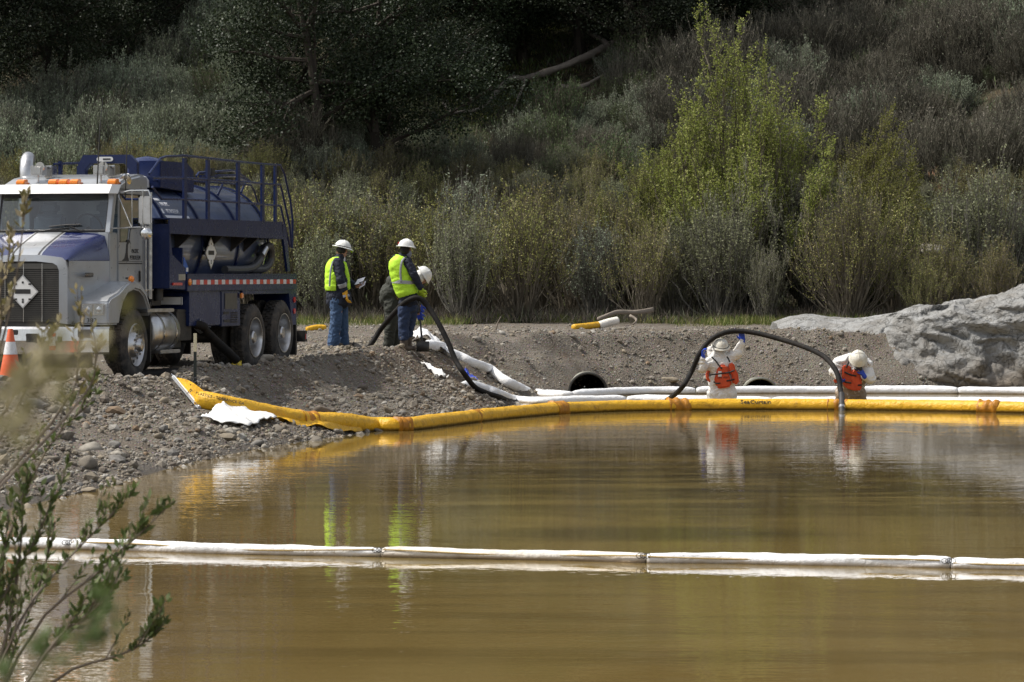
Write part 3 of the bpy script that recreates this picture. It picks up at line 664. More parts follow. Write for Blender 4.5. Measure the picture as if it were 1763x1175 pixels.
# ---- low cover between the bushes, and grass
def tufts(name, P, h, n_per, mat, g, spread=.12, wd=.006):
    N = len(P); idx = np.repeat(np.arange(N), n_per); B = P[idx] + np.c_[g.normal(0, spread, (len(idx), 2)), np.zeros(len(idx))]
    D = unit(np.c_[g.normal(0, .45, (len(idx), 2)), np.ones(len(idx))]); L = h * g.uniform(.4, 1.2, len(idx)); W = wd * g.uniform(.6, 1.5, len(idx))
    V, Q = leaves(B, D, L, W, g); return tag(np_obj(name, V, Q, mat, var=g.random(len(Q))), kind='stuff')
def spots(n, fx, fy, seed, cond=None):
    g = np.random.default_rng(seed); y = g.uniform(*fy, n); x = g.uniform(fx[0], fx[1], n) * y / FPX; z, sd = ground(x, y); m = sd > .2
    if cond is not None: m &= cond(x, y, sd)
    return np.stack([x, y, z], -1)[m], g
P, g = spots(7000, (-900, 900), (83.5, 96), 71, lambda x, y, sd: (fbm(np.stack([x, y, x*0], -1), .5, 3, 8) + sst(84, 89, y) * .75) > .42)
tufts('grass', P, .24, 14, ML_GRASS, g, .10, .007)
P, g = spots(1500, (-130, 110), (104, 122), 72, lambda x, y, sd: fbm(np.stack([x, y, x*0], -1), .4, 2, 8) > -.3)
tufts('ledge_grass', P, .16, 12, ML_GRASS, g, .2, .012)
P, g = spots(6000, (-930, 930), (93, 135), 73)
P2, g2 = spots(2600, (-930, 930), (86.5, 94), 75); tufts('dry_undergrowth', P2, .42, 8, ML_DRY, g2, .2, .009)
P = P[fbm(P, .5, 3, 9) > -.3]; tufts('hill_groundcover', P, .38, 9, ML_DRY, g, .22, .009)
P, g = spots(5000, (-930, 930), (92, 128), 74)
P = P[fbm(P, .6, 3, 19) > .0]; tufts('low_green_growth', P, .30, 9, ML_GREEN, g, .20, .014)
# ================================================================== TRUCK
# local frame of the truck: (f forward, l to the driver's side, h up), origin on the ground under the front axle
TA = R(16); TC = Vector((-6.50, 55.33, .73)); T90 = Matrix.Rotation(R(90), 4, 'Z')
def l_at(px, f):     # lateral place of photo column px in the cross plane f
    k = (px - CXP) / FPX; F0, F1, L0, L1 = -math.sin(TA), -math.cos(TA), math.cos(TA), -math.sin(TA)
    return (k * (TC.y + f*F1) - TC.x - f*F0) / (L0 - k*L1)
def f_at(px, l):
    k = (px - CXP) / FPX; F0, F1, L0, L1 = -math.sin(TA), -math.cos(TA), math.cos(TA), -math.sin(TA)
    return (k*(TC.y + l*L1) - TC.x - l*L0) / (F0 - k*F1)
def h_at(py, f, l):
    Y = TC.y - f*math.cos(TA) - l*math.sin(TA); return H - (py - HY) * Y / FPX - TC.z
def q(f, l, h): return (-l, f, h)
M_SILVER = simple('silver_paint', (.37, .39, .41), .32, .25, .06, 3, coat=.6, dirt=((.30, .27, .22), .35, 2.2))
M_NAVY = simple('navy_paint', (.012, .022, .080), .28, 0, .15, 2, coat=.15, spec=.28, dirt=((.03, .034, .06), .12, 3))
M_TANK = simple('tank_paint', (.13, .17, .29), .42, .75, .12, 2, coat=1., dirt=((.05, .055, .07), .25, 3))
M_HOODBLUE = simple('hood_blue_paint', (.014, .022, .095), .25, .1, .1, 2, coat=.7)
M_WHITE = simple('white_paint', (.78, .78, .76), .35, 0, .04, 3, dirt=((.5, .46, .4), .3, 3))
M_CHROME = simple('chrome', (.72, .72, .72), .14, 1., .06, 5, dirt=((.35, .32, .28), .35, 5))
M_ALU = simple('aluminium', (.62, .62, .62), .34, 1., .1, 8, dirt=((.32, .29, .25), .45, 6))
M_BLACK = simple('black_parts', (.014, .014, .014), .5, 0, .3, 8, dirt=((.07, .06, .05), .5, 5))
M_RUBBER = simple('tyre_rubber', (.026, .025, .024), .85, 0, .25, 10, bump=.2, bsc=80, dirt=((.12, .10, .08), .75, 7))
M_GRILL = simple('grille_grey', (.11, .105, .095), .45, .4, .2, 10)
M_AMBER = simple('amber_lens', (.85, .24, .015), .25, 0, .15, 20, coat=.8)
M_RED = simple('red_lens', (.55, .015, .01), .3, 0, .15, 20, coat=.5)
M_TAPEW = simple('white_tape', (.72, .72, .72), .5, 0, .1, 20, dirt=((.3, .27, .24), .4, 14))
M_INK = simple('black_ink', (.02, .02, .022), .6, 0, .1, 20)
M_WHINK = simple('white_ink', (.72, .72, .74), .6, 0, .1, 20)
M_SEAT = simple('seat_fabric', (.16, .19, .22), .9, 0, .2, 8)
M_LAMPG = simple('lamp_glass', (.5, .52, .53), .12, .6, .2, 30, coat=1)
M_YELLOWPLAS = simple('yellow_plastic', (.65, .47, .02), .5, 0, .1, 10)
t = NT('window_glass'); t.set(Base_Color=(.75, .85, .88), Roughness=.02, IOR=1.5); g1 = t.N('ShaderNodeBsdfGlossy', i_Roughness=.03); tr = t.N('ShaderNodeBsdfTransparent')
tr.inputs[0].default_value = (.62, .70, .73, 1); lw = t.N('ShaderNodeLayerWeight', i_Blend=.28); ms = t.N('ShaderNodeMixShader')
t.L(t.math('MULTIPLY_ADD', lw.outputs['Fresnel'], .85, .07), ms.inputs[0]); t.L(tr.outputs[0], ms.inputs[1]); t.L(g1.outputs[0], ms.inputs[2]); t.L(ms.outputs[0], t.out.inputs[0]); M_GLASS = t.m
truck = thing('tanker_truck', 'blue and silver vacuum tanker truck parked on the gravel, facing left towards the camera', 'truck', TC, R(180) - TA)
def mb(): b = MB(); b.T = T90.copy(); return b

b = mb()
for s in (-1, 1): b.box((-7.35, s*.36, .72), (.95, s*.44, .98))
for f in (.9, -.9, -2.4, -4.3, -5.6, -7.2): b.box((f, -.36, .78), (f + .1, .36, .92))
b.box((-1.0, -.5, .62), (.5, .5, 1.15)); b.cyl((-5.0, -1.0, .54), (-5.0, 1.0, .54), .10); b.cyl((-6.33, -1.0, .58), (-6.33, 1.0, .58), .10); b.cyl((0, -1, .5), (0, 1, .5), .07)
b.box((-4.3, -.3, .5), (-1.0, .3, .75)); b.build('frame', M_BLACK, truck, .008)

# hood: lofted, blue on top with silver stripes down the middle, silver below the pin stripe
st = [(1.20, .66, 1.745, .82), (1.12, .675, 1.80, .84), (.95, .71, 1.875, .9), (.7, .77, 1.96, .95), (.45, .84, 2.04, 1.0), (.24, .90, 2.10, 1.05)]
prof = []
for f, w, ht, hb in st:
    hs = min(1.70, ht - .05); side = [(w, hb), (w, hs - .004), (w*1.0, hs), (w * .985, hs + (ht-hs)*.45), (w*.93, ht - .035), (w * .80, ht - .005), (.24, ht + .02), (.215, ht + .021), (.18, ht + .022), (.16, ht + .023)]
    prof.append([(f, l, h) for l, h in side] + [(f, -l, h) for l, h in side[::-1]])
b = mb(); n = len(prof[0]); vs = [p for r_ in prof for p in r_]; fs = []; ms_ = []
mcol = [0, 2, 1, 1, 1, 1, 0, 2, 0, 0, 0, 2, 0, 1, 1, 1, 1, 2, 0]
for i in range(len(prof) - 1):
    for k in range(n - 1): b_ = mcol[k]; b.add([vs[i*n+k], vs[i*n+k+1], vs[(i+1)*n+k+1], vs[(i+1)*n+k]], [(0, 1, 2, 3)], b_)
hood = b.build('hood', [M_SILVER, M_HOODBLUE, M_BLACK], truck, smooth=False)
bm = bmesh.new(); bm.from_mesh(hood.data); bmesh.ops.remove_doubles(bm, verts=bm.verts, dist=.0008); bmesh.ops.recalc_face_normals(bm, faces=bm.faces)
for f_ in bm.faces: f_.smooth = True
bm.to_mesh(hood.data); bm.free()
b = mb(); o_ = [(-.66, .81), (-.66, 1.58), (-.63, 1.69), (-.55, 1.745), (-.25, 1.78), (.25, 1.78), (.55, 1.745), (.63, 1.69), (.66, 1.58), (.66, .81)]
i_ = [(-.54, .83), (-.54, 1.56), (-.51, 1.63), (-.45, 1.665), (-.2, 1.69), (.2, 1.69), (.45, 1.665), (.51, 1.63), (.54, 1.56), (.54, .83)]
V_ = [(1.245, l, h) for l, h in o_] + [(1.265, l, h) for l, h in i_] + [(1.10, l*1.01, h) for l, h in o_] + [(1.20, l, h) for l, h in i_]
b.add(V_, [(k, k+1, 11+k, 10+k) for k in range(9)] + [(k, k+1, 21+k, 20+k) for k in range(9)] + [(10+k, 11+k, 31+k, 30+k) for k in range(9)]); b.build('nose_surround', M_SILVER, truck)
b = mb(); b.prism([(l*.995, h) for l, h in i_], 'x', 1.17, 1.205)
gr = b.build('grille', M_BLACK, truck)
b = mb()
for k in range(27):
    h = .85 + k * .0272; b.box((1.205, -.535, h), (1.245, .535, h + .012))
sl = b.build('grille_slats', M_GRILL, gr, smooth=False); sl['kind'] = 'stuff'
b = mb()
for l in (-.28, 0, .28): b.cyl((1.25, l, .84), (1.25, l, 1.66), .007)
b.box((1.24, -.53, 1.585), (1.252, .53, 1.66), 1)
b.build('grille_bars', [M_CHROME, M_GRILL], gr)
def placard(f, l, h, s, facing, stand=.0, par=truck):
    """white diamond hazard placard"""
    b = mb()
    if facing == 'f': P = lambda a, c, o: (f + o, l + a, h + c)
    else: P = lambda a, c, o: (f + a, l + o, h + c)
    sg = 1
    b.add([P(0, -s, 0), P(s, 0, 0), P(0, s, 0), P(-s, 0, 0), P(0, -s, .012), P(s, 0, .012), P(0, s, .012), P(-s, 0, .012)], [(0, 1, 2, 3), (4, 5, 6, 7), (0, 1, 5, 4), (1, 2, 6, 5), (2, 3, 7, 6), (3, 0, 4, 7)], 0)
    k = s * .9; b.add([P(0, -k, .0145), P(k, 0, .0145), P(0, k, .0145), P(-k, 0, .0145)], [(0, 1, 2, 3)], 1)
    w_ = s * .5; b.add([P(-w_, -.03, .017), P(w_, -.03, .017), P(w_, .035, .017), P(-w_, .035, .017)], [(0, 1, 2, 3)], 2)
    for c in (-.62, -.48, .55):
        b.add([P(-.015, c*s-.015, .017), P(.015, c*s-.015, .017), P(.015, c*s+.015, .017), P(-.015, c*s+.015, .017)], [(0, 1, 2, 3)], 2)
    for a, c in ((.45, .45), (-.45, .45), (.45, -.45), (-.45, -.45)):
        b.add([P(a*s-.02, c*s-.012, .0175), P(a*s+.02, c*s-.012, .0175), P(a*s+.02, c*s+.012, .0175), P(a*s-.02, c*s+.012, .0175)], [(0, 1, 2, 3)], 2)
    return b.build('placard', [M_ALU, M_WHITE, M_BLACK], par, smooth=False)
placard(1.262, 0, 1.265, .235, 'f')
b = mb()
for s, nm in ((1, 0), (-1, 0)):
    arch = [(1.06, .80), (1.06, 1.12), (.97, 1.18), (.66, 1.25), (.42, 1.35), (.22, 1.405), (.0, 1.41), (-.22, 1.37), (-.40, 1.25), (-.53, 1.08), (-.60, .92), (-.55, .90), (-.47, 1.04), (-.33, 1.19), (-.15, 1.27), (.05, 1.29), (.28, 1.25), (.48, 1.12), (.60, .94), (.66, .80)]
    b = mb(); b.prism(arch, 'y', s*.60, s*1.2); fd = b.build('fender', M_SILVER, truck, .035, seg=3)
    l0, l1 = sorted((s*.80, s*1.15)); c = (l0 + l1) / 2
    b = mb(); b.box((1.05, l0, .93), (1.068, l1, 1.10)); hb = b.build('headlight_bezel', M_CHROME, fd, .01)
    for a in (-1, 1):
        b = mb(); b.box((1.066, c + a*.084 - .072, .948), (1.078, c + a*.084 + .072, 1.083)); b.ball((1.068, c + a*.084, 1.015), (.02, .05, .05), 10, 6); b.build('headlight', M_LAMPG, fd, .008)
b = mb(); b.ball((.1, 1.16, 1.44), (.055, .045, .05), 10, 8); b.build('turn_signal', M_AMBER, truck)
text('382', .085, M_INK, truck, q(1.064, l_at(158, 1.06), .862), (-1, 0, 0), (0, 0, 1), 'fleet_number', sx=1.25)
b = mb(); b.box((.66, .80, 1.47), (.95, .807, 1.53)); bd = b.build('hood_badge', M_BLACK, truck)
text('KENWORTH', .052, M_CHROME, bd, q(.80, .8095, 1.50), (0, -1, 0), (0, 0, 1), 'badge_lettering')

# bumper
b = mb(); sec = [(0.0, 1.32), (.5, 1.31), (.85, 1.26), (1.05, 1.16), (1.2, 1.04)]
pts = [(-l, f) for l, f in sec[::-1]] + [(l, f) for l, f in sec[1:]]
for (l0, f0), (l1, f1) in zip(pts[:-1], pts[1:]):
    hh = [.39, .42, .58, .74, .775, .775]; off = [-.03, 0, .012, 0, -.02, -.08]
    for k in range(5): b.add([(f0+off[k], l0, hh[k]), (f1+off[k], l1, hh[k]), (f1+off[k+1], l1, hh[k+1]), (f0+off[k+1], l0, hh[k+1])], [(0, 1, 2, 3)])
bp = b.build('bumper', M_CHROME, truck)
b = mb(); b.box((1.0, -1.0, .755), (1.22, .62, .83)); b.box((.9, -.9, .2), (1.1, .9, .40)); b.build('bumper_bracket', M_BLACK, truck, .01)
for px, w_ in ((22, .10), (55, .12)): 
    b = mb(); l = l_at(px, 1.32); b.box((1.318, l - w_/2 - .03, .55 if px > 30 else .66), (1.334, l + w_/2 + .03, .68 if px > 30 else .73)); b.build('tow_slot', M_BLACK, bp, .02)
for px in (91,):
    l = l_at(px, 1.31); b = mb(); b.box((1.31, l-.045, .64), (1.335, l+.045, .69), 1); b.box((1.31, l-.045, .45), (1.335, l+.045, .51), 1); b.box((1.31, l-.045, .512), (1.335, l+.045, .638), 0); b.build('reflector', [M_TAPEW, M_RED], bp)
l = l_at(103, 1.31); b = mb(); b.box((1.31, l-.03, .56), (1.333, l+.03, .64)); b.build('bumper_plug', simple('dark_green_plug', (.02, .06, .04), .5), bp)
l = l_at(146, 1.27); b = mb(); b.box((1.255, l-.10, .63), (1.285, l+.10, .74)); b.build('bumper_vent', M_GRILL, bp)
l = l_at(152, 1.24); b = mb(); b.box((1.245, l-.17, .42), (1.262, l+.17, .565)); pl = b.build('number_plate', M_WHITE, bp, .004)
text('5', .12, M_INK, pl, q(1.2645, l-.12, .49), (-1, 0, 0), (0, 0, 1), 'plate_lettering')

# cab
b = mb(); b.prism([(.28, 1.12), (.28, 2.105), (-1.22, 2.105), (-1.22, 1.17), (-.62, 1.17), (-.5, 1.12)], 'y', -.90, .90); cab = b.build('cab', M_SILVER, truck, .02)
b = mb(); b.prism([(.10, 2.70), (.02, 2.77), (-.42, 2.895), (-.95, 2.96), (-1.16, 2.95), (-1.22, 2.88), (-1.22, 2.70)], 'y', -.90, .90); b.build('roof', M_SILVER, cab, .05, seg=3)
b = mb()
for s in (-1, 1):
    b.add([(.27, s*.90, 2.10), (.16, s*.90, 2.10), (-.02, s*.90, 2.72), (.10, s*.90, 2.72), (.27, s*.83, 2.10), (.16, s*.83, 2.10), (-.02, s*.83, 2.72), (.10, s*.83, 2.72)], [(0,1,2,3),(7,6,5,4),(0,3,7,4),(1,5,6,2),(0,4,5,1),(3,2,6,7)])
    b.box((-1.22, s*.80, 2.10), (-.84, s*.90, 2.72))
b.box((-1.22, -.80, 2.10), (-1.19, .80, 2.72)); b.box((-.1, -.85, 2.69), (.06, .85, 2.73)); b.build('cab_pillars', M_SILVER, cab, .006)
b = mb(); gx = lambda u: .235 - (u - 2.13) / .57 * .165
for k in range(8):
    l0, l1 = -.83 + k*.2075, -.83 + (k+1)*.2075; c0, c1 = .045*(1 - (l0/.83)**2), .045*(1 - (l1/.83)**2)
    b.add([(gx(2.13)+c0, l0, 2.13), (gx(2.13)+c1, l1, 2.13), (gx(2.70)+c1, l1, 2.70), (gx(2.70)+c0, l0, 2.70)], [(0, 1, 2, 3)])
b.build('windshield', M_GLASS, cab)
b = mb()
for a, c in (((.262, 2.125), (.262, 2.125)), ((.095, 2.695), (.095, 2.695))): b.tube([(a[0] + .045*(1-(l/.83)**2) - .03, l, a[1]) for l in np.linspace(-.84, .84, 13)], .02, 6)
for s in (-1, 1): b.tube([(.225, s*.835, 2.12), (.06, s*.835, 2.70)], .03, 6)
b.build('windshield_gasket', M_BLACK, cab)
b = mb(); b.add([(.03, -.82, 2.60), (.03, .82, 2.60), (-.02, .82, 2.69), (-.02, -.82, 2.69)], [(0, 1, 2, 3)]); b.build('sun_strip', M_BLACK, cab)
# visor
b = mb(); vp = [(-.95, 0.10), (-.88, .26), (-.4, .31), (0, .32), (.4, .31), (.88, .26), (.95, .10)]
for (l0, f0), (l1, f1) in zip(vp[:-1], vp[1:]): b.add([(f0, l0, 2.66), (f1, l1, 2.66), (f1 - .13, l1, 2.79), (f0 - .13, l0, 2.79), (f0 - .01, l0, 2.655), (f1 - .01, l1, 2.655), (f1 - .145, l1, 2.785), (f0 - .145, l0, 2.785)], [(0,1,2,3),(7,6,5,4),(0,4,5,1),(3,2,6,7)])
b.build('sun_visor', M_WHITE, cab)
# interior
b = mb(); b.box((-1.18, -.82, 1.5), (.2, .82, 1.6)); b.box((.02, -.82, 1.95), (.22, .82, 2.12)); b.build('dashboard', M_BLACK, cab, .02)
for l in (-.45, .42):
    b = mb(); b.box((-.85, l-.24, 1.75), (-.70, l+.24, 2.38)); b.box((-.84, l-.15, 2.38), (-.73, l+.15, 2.56)); b.build('seat', M_SEAT, cab, .05, seg=3)
b = mb(); b.tube([(-.12 + .06*math.sin(a), .42 + .21*math.cos(a), 2.17 + .20*math.sin(a)) for a in np.linspace(0, 2*math.pi, 21)[:-1]], .014, 6, closed=True); b.cyl((-.12, .42, 2.17), (.05, .42, 2.10), .03); b.build('steering_wheel', M_BLACK, cab)
# wipers
for px0, py0, px1, py1 in ((66, 399, 118, 393), (85, 391, 138, 387)):
    b = mb(); f = .30; l0, l1 = l_at(px0, f), l_at(px1, f); b.tube([(f+.0, l0, h_at(py0, f, l0)), (f-.01, (l0+l1)/2, h_at((py0+py1)/2-1, f, l0)), (f-.02, l1, h_at(py1, f, l1))], .011, 5)
    b.tube([(f-.01, (l0+l1)/2+.05, h_at((py0+py1)/2, f, 0)), (f, l1 + .02, 2.12)], .008, 5); b.build('wiper', M_BLACK, cab)
# door
b = mb(); dp = [(-.02, 1.22), (-.02, 2.70), (-.10, 2.72), (-.86, 2.72), (-.93, 2.66), (-.93, 1.28), (-.88, 1.22)]
wi = [(-.09, 1.98), (-.09, 2.62), (-.13, 2.66), (-.80, 2.66), (-.84, 2.62), (-.84, 2.20), (-.46, 2.17), (-.40, 1.98)]
for s in (1, -1):
    b = mb()
    # lower panel and frame round the window
    b.prism([(-.02, 1.22), (-.02, 1.97), (-.40, 1.97), (-.46, 2.16), (-.93, 2.19), (-.93, 1.28), (-.88, 1.22)], 'y', s*.90, s*.918)
    b.prism([(-.02, 1.97), (-.02, 2.70), (-.075, 2.70), (-.075, 1.97)], 'y', s*.90, s*.918); b.prism([(-.075, 2.655), (-.075, 2.70), (-.93, 2.70), (-.93, 2.655)], 'y', s*.90, s*.918); b.prism([(-.85, 2.19), (-.85, 2.655), (-.93, 2.655), (-.93, 2.19)], 'y', s*.90, s*.918)
    dr = b.build('door', M_SILVER, truck, .004)
    b = mb(); b.add([(-.07, s*.907, 1.96), (-.41, s*.907, 1.96), (-.47, s*.907, 2.15), (-.86, s*.907, 2.18), (-.86, s*.907, 2.66), (-.07, s*.907, 2.66)], [(0, 1, 2, 3, 4, 5)]); b.build('door_window', M_GLASS, dr, smooth=False)
    b = mb(); b.tube([(-.07, s*.915, 1.97), (-.07, s*.915, 2.655), (-.85, s*.915, 2.655), (-.85, s*.915, 2.19), (-.47, s*.915, 2.16), (-.41, s*.915, 1.97)], .012, 6, closed=True); b.build('window_seal', M_BLACK, dr)
    b = mb(); b.box((-.85, s*.917, 1.40), (-.79, s*.935, 1.56)); b.build('door_handle', M_BLACK, dr, .01)
    b = mb(); b.box((-.93, s*.9175, 1.655), (-.02, s*.9205, 1.672)); b.box((-.93, s*.9175, 1.690), (-.02, s*.9205, 1.697)); b.build('pin_stripe', M_BLACK, dr)
    if s == 1:
        L1_ = dr
        for sgn, bt in ((1, 'PACIFIC'), (-1, 'PETROLEUM')):
            text(bt, .088, M_INK, dr, q(-.655, .9205, 1.84 if sgn == 1 else 1.745), (0, -1, 0), (0, 0, 1), 'door_lettering', sx=.86)
        b = mb(); wv = [(-.14, 1.70), (-.24, 1.74), (-.29, 1.82), (-.31, 1.93), (-.36, 2.0), (-.44, 2.0), (-.49, 1.94), (-.43, 1.97), (-.38, 1.93), (-.37, 1.83), (-.38, 1.76), (-.42, 1.70)]
        b.prism(wv, 'y', .918, .9205); b.build('wave_emblem', M_INK, dr, smooth=False)
        text('US DOT', .035, M_INK, dr, q(-.35, .9205, 1.45), (0, -1, 0), (0, 0, 1), 'door_small_print'); text('CA 8362', .035, M_INK, dr, q(-.35, .9205, 1.38), (0, -1, 0), (0, 0, 1), 'door_small_print')
b = mb(); b.tube([(-.98, .96, 1.25), (-.98, .96, 2.05)], .014, 6); b.tube([(-1.12, .97, 1.15), (-1.12, .97, 2.7)], .03, 8)
b.tube([(-.93, .95, 1.28), (-1.2, .98, 1.28)], .012, 6); b.build('grab_handle', M_CHROME, cab)
# roof fittings
for px in (38, 93, 111, 130, 195):
    l = l_at(px, -.03); b = mb(); b.prism([(.05, 2.79), (.05, 2.835), (.01, 2.865), (-.10, 2.875), (-.10, 2.79)], 'y', l-.065, l+.065, 0); b.prism([(.06, 2.77), (.06, 2.79), (-.14, 2.83), (-.14, 2.77)], 'y', l-.08, l+.08, 1); b.build('marker_light', [M_AMBER, M_BLACK], cab, .012)
for px, wl in ((66, 0), (174, 0)):
    l = l_at(px, -.2); b = mb(); b.box((-.30, l-.09, 2.93), (-.12, l+.09, 3.07), 0); b.box((-.12, l-.075, 2.945), (-.112, l+.075, 3.055), 1); b.cyl((-.2, l, 2.84), (-.2, l, 2.93), .015); b.build('work_light', [M_ALU, M_LAMPG], cab, .012)
    l2 = l_at(px + 24, -.55); b = mb(); b.lathe((-.35, l2 - .02, 3.05), (1, 0, 0), [(0, .02), (.1, .03), (.2, .07), (.22, .08)], 12); b.box((-.6, l2-.06, 2.9), (-.4, l2+.06, 3.08)); b.build('air_horn', M_CHROME, cab, .01)
b = mb(); b.lathe((-.42, .86, 2.86), (.5, .3, -.2), [(-.12, .02), (-.10, .07), (-.03, .09), (.03, .085), (.05, .01)], 14); b.cyl((-.45, .84, 2.70), (-.45, .85, 2.84), .02); b.build('spotlight', M_CHROME, cab)
b = mb(); b.tube([(.0, .60, 2.8), (-.05, .62, 3.6), (-.12, .64, 4.05)], [.012, .008, .005], 5)
b.tube([(-.25, .93, 2.6), (-.28, .94, 3.3), (-.3, .95, 3.78)], [.01, .008, .005], 5); b.build('antenna', M_BLACK, cab)
# exhaust stack on the far side with its turned-out tip
b = mb(); b.cyl((-1.55, -1.15, 1.1), (-1.55, -1.15, 2.75), .12, n=16); b.tube(catmull([(-1.55, -1.15, 2.75), (-1.55, -1.15, 2.95), (-1.58, -1.165, 3.08), (-1.66, -1.19, 3.18), (-1.78, -1.22, 3.23)], 4), .105, 14, cap=False); b.build('exhaust_stack', M_ALU, truck)
# mirrors
for s in (1, -1):
    def E_(f, l, h): return (f, s*l, h)
    b = mb(); b.tube([E_(.02, .92, 2.66), E_(.12, 1.15, 2.70), E_(.10, 1.42, 2.70), E_(.10, 1.45, 2.62)], .011, 6); b.tube([E_(.22, .90, 2.16), E_(.15, 1.15, 2.17), E_(.10, 1.44, 2.18)], .011, 6)
    b.tube([E_(.05, .94, 2.63), E_(.12, 1.17, 2.18)], .008, 6); b.tube([E_(.12, 1.18, 2.70), E_(.12, 1.18, 2.18)], .008, 6); b.tube([E_(.11, 1.34, 2.70), E_(.11, 1.34, 2.18)], .009, 6)
    mf = b.build('mirror_bracket', M_CHROME, truck)
    b = mb(); y0, y1 = sorted((s*1.27, s*1.47)); b.box((.07, y0, 2.22), (.115, y1, 2.62)); b.build('mirror', M_ALU, mf, .02)
    b = mb(); b.lathe((.10, s*1.38, 2.09), (-1, 0, 0), [(-.05, .01), (-.04, .06), (0, .095), (.03, .09)], 16); b.cyl((.10, s*1.38, 2.1), (.10, s*1.38, 2.2), .01); b.build('round_mirror', M_CHROME, mf)

# wheels
def tyre(b, c, s, w=.27, r=.52):
    """c = centre of the outer face, s = side"""
    ax = (0, s, 0); b.lathe((c[0], c[1] - s*w, c[2]), ax, [(.02, .30), (.0, .33), (-.005, .42), (.02, .47), (.045, r - .018), (w - .045, r - .018), (w - .02, .47), (w + .005, .42), (w, .33), (w - .02, .30), (.02, .30)], 40, 0, cap=False)
    for row, (a0, a1) in enumerate(((.05, .105), (.115, .155), (.165, .22))):
        for k in range(36):
            a = 2*math.pi*(k + (.5 if row == 1 else 0)) / 36; da = 2*math.pi/36 * .36; vs = []
            for rr in (r - .02, r):
                for aa in (a - da, a + da):
                    for ww in (a0, a1): vs.append((c[0] + rr*math.cos(aa), c[1] - s*w + s*ww, c[2] + rr*math.sin(aa)))
            b.add(vs, [(4, 5, 7, 6), (0, 1, 5, 4), (2, 3, 7, 6), (0, 2, 6, 4), (1, 3, 7, 5)])
def wheel(f, s, h, front):
    b = mb(); c = (f, s*1.2, h); tyre(b, c, s)
    if not front: tyre(b, (f, s*.88, h), s)
    w = b.build('wheel', M_RUBBER, truck)
    b = mb()
    if front:
        b.lathe((f, s*1.2, h), (0, s, 0), [(-.16, .30), (-.01, .312), (.004, .300), (-.015, .285), (-.05, .27), (-.045, .20), (.0, .165), (.02, .13), (.022, .10), (.06, .095), (.09, .07), (.10, .01)], 40)
        for k in range(10):
            a = 2*math.pi*k/10; b.cyl((f + .135*math.cos(a), s*1.212, h + .135*math.sin(a)), (f + .135*math.cos(a), s*1.25, h + .135*math.sin(a)), .016, n=6)
            a += .3; b.cyl((f + .232*math.cos(a), s*1.158, h + .232*math.sin(a)), (f + .232*math.cos(a), s*1.1605, h + .232*math.sin(a)), .024, n=10, mi=1)
    else:
        b.lathe((f, s*1.2, h), (0, s, 0), [(-.25, .27), (-.02, .300), (.004, .312), (.003, .298), (-.03, .285), (-.19, .262), (-.20, .19), (-.17, .15), (-.165, .11), (-.03, .10), (-.01, .08), (-.005, .01)], 40)
        for k in range(10): a = 2*math.pi*k/10; b.cyl((f + .168*math.cos(a), s*.99, h + .168*math.sin(a)), (f + .168*math.cos(a), s*1.04, h + .168*math.sin(a)), .016, n=6)
    b.build('rim', [M_ALU, M_BLACK], w)
for s in (1, -1): wheel(0, s, .50, True); wheel(-5.0, s, .53, False); wheel(-6.33, s, .58, False)

# fuel tank, steps, battery box
b = mb(); b.lathe((-1.70, .92, .68), (1, 0, 0), [(0, .05), (.01, .25), (.03, .30), (.06, .32), (.92, .32), (.95, .30), (.97, .25), (.98, .05)], 28); ft = b.build('fuel_tank', M_ALU, truck)
for f in (-1.52, -1.02):
    b = mb(); b.lathe((f, .92, .68), (1, 0, 0), [(0, .323), (.0, .33), (.05, .33), (.05, .323)], 28, cap=False); b.build('tank_strap', M_CHROME, ft)
for h, f0, f1 in ((.96, -1.5, -.45), (.36, -1.75, -.95)):
    b = mb(); b.box((f0, .92, h), (f1, 1.20, h + .05)); b.build('step', M_ALU, truck, .008)
b = mb(); b.box((-.62, .62, .25), (-.58, 1.18, 1.1)); b.build('splash_guard', M_BLACK, truck)
b = mb(); b.box((-2.42, .62, .53), (-1.80, 1.12, .94)); b.prism([(-2.42, .94), (-2.38, .99), (-1.84, .99), (-1.80, .94)], 'y', .62, 1.12); b.box((-2.3, .7, .42), (-1.95, 1.0, .53)); b.build('battery_box', M_BLACK, truck, .01)
b = mb(); b.box((-1.75, .1, 1.05), (-1.35, .9, 1.3)); b.cyl((-1.5, .95, 1.12), (-1.5, .95, 1.32), .07); b.box((-2.1, .75, 1.05), (-2.05, 1.1, 1.18), 1); b.build('air_tank', [M_BLACK, M_WHITE], truck, .01)

# tank body
b = mb(); TH, TR = 1.985, .90
prof = [(0, .05), (.03, .45), (.09, .70), (.17, .84), (.26, TR)] + [(.3 + k*.2, TR) for k in range(23)] + [(4.95, .86), (5.07, .76), (5.17, .58), (5.23, .35), (5.25, .03)]
b.lathe((-1.60, 0, TH), (-1, 0, 0), prof, 56); tank = b.build('tank', M_TANK, truck)
for f in (-1.95, -3.4, -5.0, -6.35):
    b = mb(); b.lathe((f, 0, TH), (-1, 0, 0), [(0, TR + .002), (0, TR + .03), (.05, TR + .03), (.05, TR + .002)], 56, cap=False); b.build('tank_ring', M_NAVY, tank)
